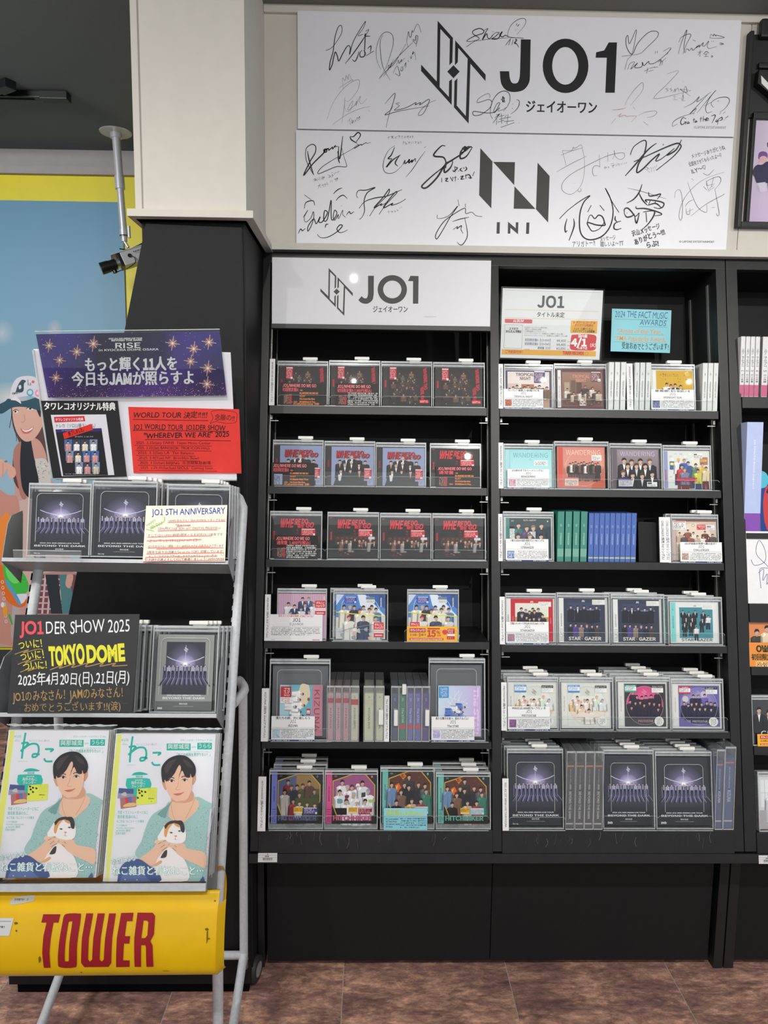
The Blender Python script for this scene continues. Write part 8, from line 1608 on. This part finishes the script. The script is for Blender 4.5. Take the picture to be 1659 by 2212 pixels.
# ------------------------------------------------------------------ magazines
GM = RFr(1.372, 330, 1904, 20)
qm = [hit(GM, *p) for p in [(252.5,1587),(471,1584),(443,1903),(219.4,1904.6)]]
mx0 = (qm[0][0]+qm[3][0])/2; mx1 = (qm[1][0]+qm[2][0])/2; mH = (qm[0][1]+qm[1][1])/2; mW = mx1-mx0
TL_ = (20,176,158)
def magazine_art(P):
    P.rect(5,95,1560,2130,(226,224,230))
    P.poly([(150,105),(208,105),(30,2125),(0,2125),(0,1300)], (226,226,110))
    P.radial(1240,400,400,420,(236,236,240),(228,226,232),3)
    P.strokes(230,1570,0.15823,26,TL_,[[(358,130),(335,300),(318,485)],[(305,275),(400,272),(300,385)],[(300,380),(420,290),(520,290),(545,370),(520,450),(465,462),(470,425),(520,420),(560,430)],[(630,355),(740,355),(700,390)],[(620,480),(650,520),(735,520)]], False)
    P.text('#129', 205, 195, 30, TL_, 0.0, w=95); P.text('2024', 225, 228, 11, TL_); P.text('WINTER', 212, 248, 13, TL_, 0.0, w=75); P.text('ねことここちよく暮らす', 410, 250, 20, (150,150,150), -0.01, w=280); P.text('NEKO MONO 2024', 272, 526, 9, TL_, 0.0, w=125)
    P.text('グローバルボーイズグループ JO1', 1005, 195, 22, TL_, 0.0, w=445); P.rect(822,228,1150,322,TL_); P.text('與那城奨', 835, 298, 52, WHT, 0.01, w=300); P.text('with', 1162, 285, 20, TL_, 0.0, w=60); P.rect(1240,218,1440,308,TL_); P.text('うらら', 1252, 288, 52, WHT, 0.02, w=180)
    P.text('スペシャルグラビア&インタビュー', 1110, 350, 16, TL_, 0.0, w=320); P.text('「ねこの成長を見守りたい！」', 940, 398, 34, TL_, 0.01, w=500)
    P.blob([(340,662),(380,628),(450,616),(520,628),(558,655)], TL_); P.text('特別付録', 400, 690, 18, TL_, 0.02, w=95); P.blob([(262,800),(272,730),(300,702),(560,702),(600,740),(612,800),(560,900),(440,1000),(360,960)], (40,184,168)); P.text('2025年版', 388, 735, 15, WHT, 0.02, w=110); P.text('海外のねこ', 335, 782, 34, WHT, 0.02, w=205); P.text('カレンダー', 342, 828, 34, WHT, 0.02, w=185)
    P.poly([(170,835),(372,850),(366,975),(150,975)], (70,86,140)); P.poly([(158,905),(368,915),(366,985),(150,978)], (150,150,176)); P.blob([(200,915),(260,890),(275,940),(220,940)], (206,190,176)); P.poly([(185,975),(400,945),(408,1090),(195,1120)], (176,110,110)); P.poly([(260,970),(330,955),(330,1040),(265,1045)], (206,60,60)); P.poly([(300,960),(340,950),(350,1030),(310,1040)], (70,120,190)); P.blob([(235,1070),(300,1040),(395,1040),(390,1080),(240,1095)], (226,190,120))
    P.poly([(420,845),(690,825),(682,1045),(410,1068)], (222,226,80))
    for (x, y) in [(445,865),(485,882),(532,890),(455,905),(487,940),(430,970)]: P.ell(x, y, 15, 13, (30,32,24), 9); P.ell(x-8, y-12, 6, 6, (30,32,24), 6)
    P.greek(565,835,680,950,9,(170,170,70),0.3); P.text('世界のねこ', 570, 985, 14, (60,60,30), 0.02, w=90); P.ell(616,1018,6,5,(30,30,20),6)
    for t, x, y, h, w in [('作家 イラストレーターとねこ',152,1188,36,420),('雑貨屋 銭湯のねこ',148,1248,36,285),('ねこ作品／ねこスイーツ大集合',138,1305,28,375),('インスタ連動企画',132,1356,18,150),('#mmts_nekotomo',135,1392,22,240),('at BEAMS 静岡',128,1430,24,200),('写真大発表！',122,1470,26,160)]: P.text(t, x, y, h, TL_, 0.0, w=w)
    SKN = (232,190,162); SKD = (212,160,130); KN = (160,194,190); KD = (112,150,148); HR = (40,32,34)
    # body: knitted shirt
    P.blob([(480,1560),(560,1320),(640,1190),(800,1090),(880,1010),(1180,960),(1420,1040),(1420,1100),(1380,1400),(1360,1700),(1340,2110),(1100,2110),(700,1900),(400,1760)], KN, 5)
    P.blob([(1090,1760),(1340,1700),(1335,2110),(1110,2115)], KN)
    random.seed(6)
    for k in range(900):
        x = random.uniform(470,1390); y = random.uniform(1080,2060)
        if (x-480)/(1390-480) > 0 and x > 900-(y-1050)*1.05 and x > 470 and not (900 < x < 1240 and y < 1300): P.poly([(x-4,y),(x,y-7),(x+4,y),(x,y+7)], random.choice([KD,(170,206,200),(90,130,130),(196,222,216)]))
    P.blob([(850,1230),(860,1060),(900,1000),(1180,960),(1270,1010),(1240,1130),(1130,1240),(1060,1300),(960,1300)], SKN)
    P.blob([(886,1010),(900,860),(1150,860),(1195,980),(1120,1030),(980,1035)], SKD)
    P.blob([(800,1100),(900,1010),(885,1040),(845,1120),(800,1240),(760,1220),(700,1190)], (120,160,156)); P.blob([(1190,965),(1270,960),(1420,1050),(1425,1105),(1330,1095),(1260,1050),(1265,1020)], (160,196,190))
    P.stroke([(885,1060),(900,1170),(940,1270)], 4, (200,150,90)); P.stroke([(1205,985),(1150,1120),(1080,1250)], 4, (200,150,90))
    # head
    P.blob([(765,690),(760,770),(800,860),(822,840),(810,700)], SKD); P.blob([(1215,640),(1225,720),(1190,790),(1160,780),(1160,680)], SKD)
    P.blob([(790,640),(800,760),(835,880),(880,960),(960,1020),(1040,1025),(1110,980),(1160,860),(1175,740),(1165,600),(1000,520),(850,540)], SKN, 6)
    P.blob([(960,1018),(1040,1022),(1100,985),(1060,1005),(1000,1012)], SKD)
    P.blob([(765,745),(750,640),(760,540),(830,450),(920,400),(1020,385),(1110,410),(1190,490),(1222,570),(1215,650),(1170,690),(1150,640),(1140,690),(1080,680),(1040,600),(1010,640),(985,720),(1000,620),(975,560),(930,640),(860,720),(820,745),(800,720),(790,760)], HR, 5)
    P.blob([(790,560),(860,470),(960,440),(900,520),(820,640)], (70,58,60)); P.blob([(1040,430),(1130,480),(1180,560),(1110,540),(1060,480)], (64,54,58))
    P.blob([(970,560),(1000,640),(1020,560),(1000,520)], SKN)
    P.stroke([(840,712),(885,690),(930,700)], 12, (84,64,58)); P.stroke([(1025,690),(1060,672),(1110,690)], 12, (84,64,58))
    P.blob([(850,740),(890,722),(930,740),(890,756)], (236,228,224)); P.ell(893,738,18,17,(70,48,44),14); P.ell(893,738,8,8,(20,16,16),10); P.stroke([(845,738),(888,716),(934,740)], 7, (60,44,42)); P.blob([(1035,728),(1070,712),(1108,728),(1072,744)], (236,228,224)); P.ell(1070,727,18,16,(70,48,44),14); P.ell(1070,727,8,8,(20,16,16),10); P.stroke([(1030,728),(1070,706),(1112,728)], 7, (60,44,42))
    P.stroke([(985,740),(978,800),(950,845),(975,862),(1010,858)], 6, (206,150,124)); P.blob([(915,918),(960,908),(990,905),(1020,902),(1060,890),(1020,925),(975,938),(940,930)], (206,120,112)); P.stroke([(915,918),(985,916),(1062,888)], 4, (150,70,68))
    # arms, hands
    P.blob([(440,1800),(600,1690),(680,1600),(700,1560),(820,1550),(850,1620),(800,1700),(720,1760),(700,1860),(580,1900),(500,1870)], SKN); P.blob([(880,1570),(960,1560),(1070,1600),(1110,1660),(1350,1720),(1350,1920),(1240,1880),(1060,1800),(900,1720),(850,1650)], SKN)
    for (a, b, c, d) in [(710,1600,820,1550),(740,1650,840,1590),(760,1690,845,1640),(870,1590,960,1640),(870,1640,950,1690)]: P.stroke([(a,b),((a+c)/2,(b+d)/2-8),(c,d)], 6, (150,100,84))
    for (x, y, r) in [(700,1560,34),(760,1545,30),(830,1590,26),(900,1590,30),(960,1580,30),(870,1650,26)]: P.ell(x, y, r*1.4, r*0.8, (236,196,170), 12, -25 if x < 850 else 25)
    # cat
    P.blob([(760,1720),(860,1640),(980,1740),(1090,1850),(1110,2100),(700,2115),(650,1950),(700,1800)], (236,228,226)); P.blob([(740,1780),(790,1700),(830,1680),(820,1770),(760,1790)], (60,52,52)); P.blob([(650,1880),(740,1820),(760,1850),(680,1900)], (226,170,120))
    P.blob([(700,1500),(760,1400),(800,1330),(860,1290),(960,1280),(1020,1290),(1070,1370),(1090,1480),(1060,1570),(960,1590),(850,1570),(800,1540),(720,1550)], (238,232,230), 6)
    P.blob([(800,1340),(830,1300),(920,1285),(900,1330),(850,1400),(820,1500),(790,1470)], (222,160,92)); P.blob([(930,1285),(1030,1280),(1070,1370),(1060,1440),(1020,1420),(1000,1340),(950,1330)], (56,50,52)); P.blob([(790,1350),(860,1290),(960,1275),(940,1310),(860,1330),(810,1390)], (60,52,50)); P.blob([(910,1310),(990,1330),(1000,1370),(950,1350)], (222,160,92))
    P.blob([(862,1440),(885,1430),(912,1444),(885,1454)], (120,140,90)); P.blob([(975,1420),(1000,1408),(1022,1422),(998,1432)], (120,140,90)); P.ell(888,1442,6,10,IK,8); P.ell(998,1420,6,9,IK,8); P.blob([(925,1485),(950,1478),(968,1488),(947,1502)], (226,140,140)); P.stroke([(947,1502),(945,1530),(965,1540)], 4, (150,110,110)); P.stroke([(945,1528),(925,1535)], 4, (150,110,110))
    # jeans
    P.blob([(150,2125),(180,1950),(260,1850),(440,1800),(600,1900),(690,1960),(720,2120)], (70,90,140)); P.blob([(180,2125),(240,2000),(420,1960),(560,2060),(580,2125)], (96,116,164)); P.blob([(1260,2125),(1320,2040),(1340,2125)], (80,100,150))
    for (x, y) in [(260,2080),(420,2085),(640,1990)]: P.ell(x, y, 14, 8, (206,196,160), 8)
    P.text('幸せになる', 72, 1875, 62, WHT, 0.02, w=345, rot=-10, outline=((90,190,180),0.035)); P.text('ねこ雑貨と看板ねこと…', 78, 2010, 92, WHT, 0.025, w=1260, outline=((90,190,180),0.035))
MAGME = None
def magazine(F, x0, label, first=None):
    e = empty('magazine', F @ T(x0+mW/2, 0, 0), label, 'magazine', 'cat magazines on the bottom tier'); global MAGME
    m = MB(); m.box(-mW/2, mW/2, 0.0004, 0.007, 0, mH, M('paper_edges', (220,218,212), 0.7), None, 0.0004); m.build('pages', e)
    if MAGME is None:
        P = Print(fn=lambda x, y: (lambda r: (min(max(r[0]-mx0, 0), mW), min(max(r[1], 0), mH)))(hit(GM, x, y, 0)))
        P.src(230, 1570, 0.15823); magazine_art(P); MAGME = P.mesh('magazine_cover', INKG)
    link('cover_sheet', MAGME, e, T(-mW/2, 0, 0))
    m = MB(); 
    # wrinkled clear wrap
    random.seed(int(x0*1000) & 255); nx, nz = 14, 18; vs = []; fs = []
    for j in range(nz+1):
        for i in range(nx+1):
            u, v = i/nx, j/nz; x = -mW/2-0.004+(mW+0.008)*u; z = (mH+0.012)*v; edge = (v > 0.93)*1.0+(u > 0.93)*0.5
            vs.append((x, -0.0026-random.random()*0.0006*(1+2*edge)-0.0012*max(0, math.sin(u*7+v*5))*0.5, z))
    for j in range(nz):
        for i in range(nx): a = j*(nx+1)+i; fs.append((a, a+1, a+nx+2, a+nx+1))
    m.add(vs, fs, FILM, None, True)
    top = [(-mW/2-0.005+(mW+0.01)*k/24, -0.001+random.uniform(-0.001, 0.001), mH+0.010+random.uniform(-0.002, 0.002)) for k in range(25)]
    m.tube(top, 0.0011, MILKY, None, 5); m.tube([(mW/2+0.004, 0, 0.01), (mW/2+0.0045, -0.001, mH*0.5), (mW/2+0.004, 0, mH)], 0.0008, MILKY, None, 5); m.build('clear_wrap', e)
    return e
m2 = magazine(GM, mx0, 'right front cat magazine with teal lettering, man holding a calico cat, in shiny wrap')
GM1 = RFr(1.380, 110, 1896, 20); x1l = (hit(GM1, 20, 1584)[0]+hit(GM1, -22, 1896)[0])/2
m1 = magazine(GM1, x1l, 'left front cat magazine with teal lettering, cut by the left edge of the photo')
for mg, nm in ((m2, 'right'), (m1, 'left')):
    for k in range(1, 4): dup(mg, mg.matrix_world @ T(0.0012*k, 0.0085*k, 0.0), ORDN(k)+'magazine standing behind the %s front cat magazine, only its edge showing' % nm, 'cat magazines on the bottom tier')
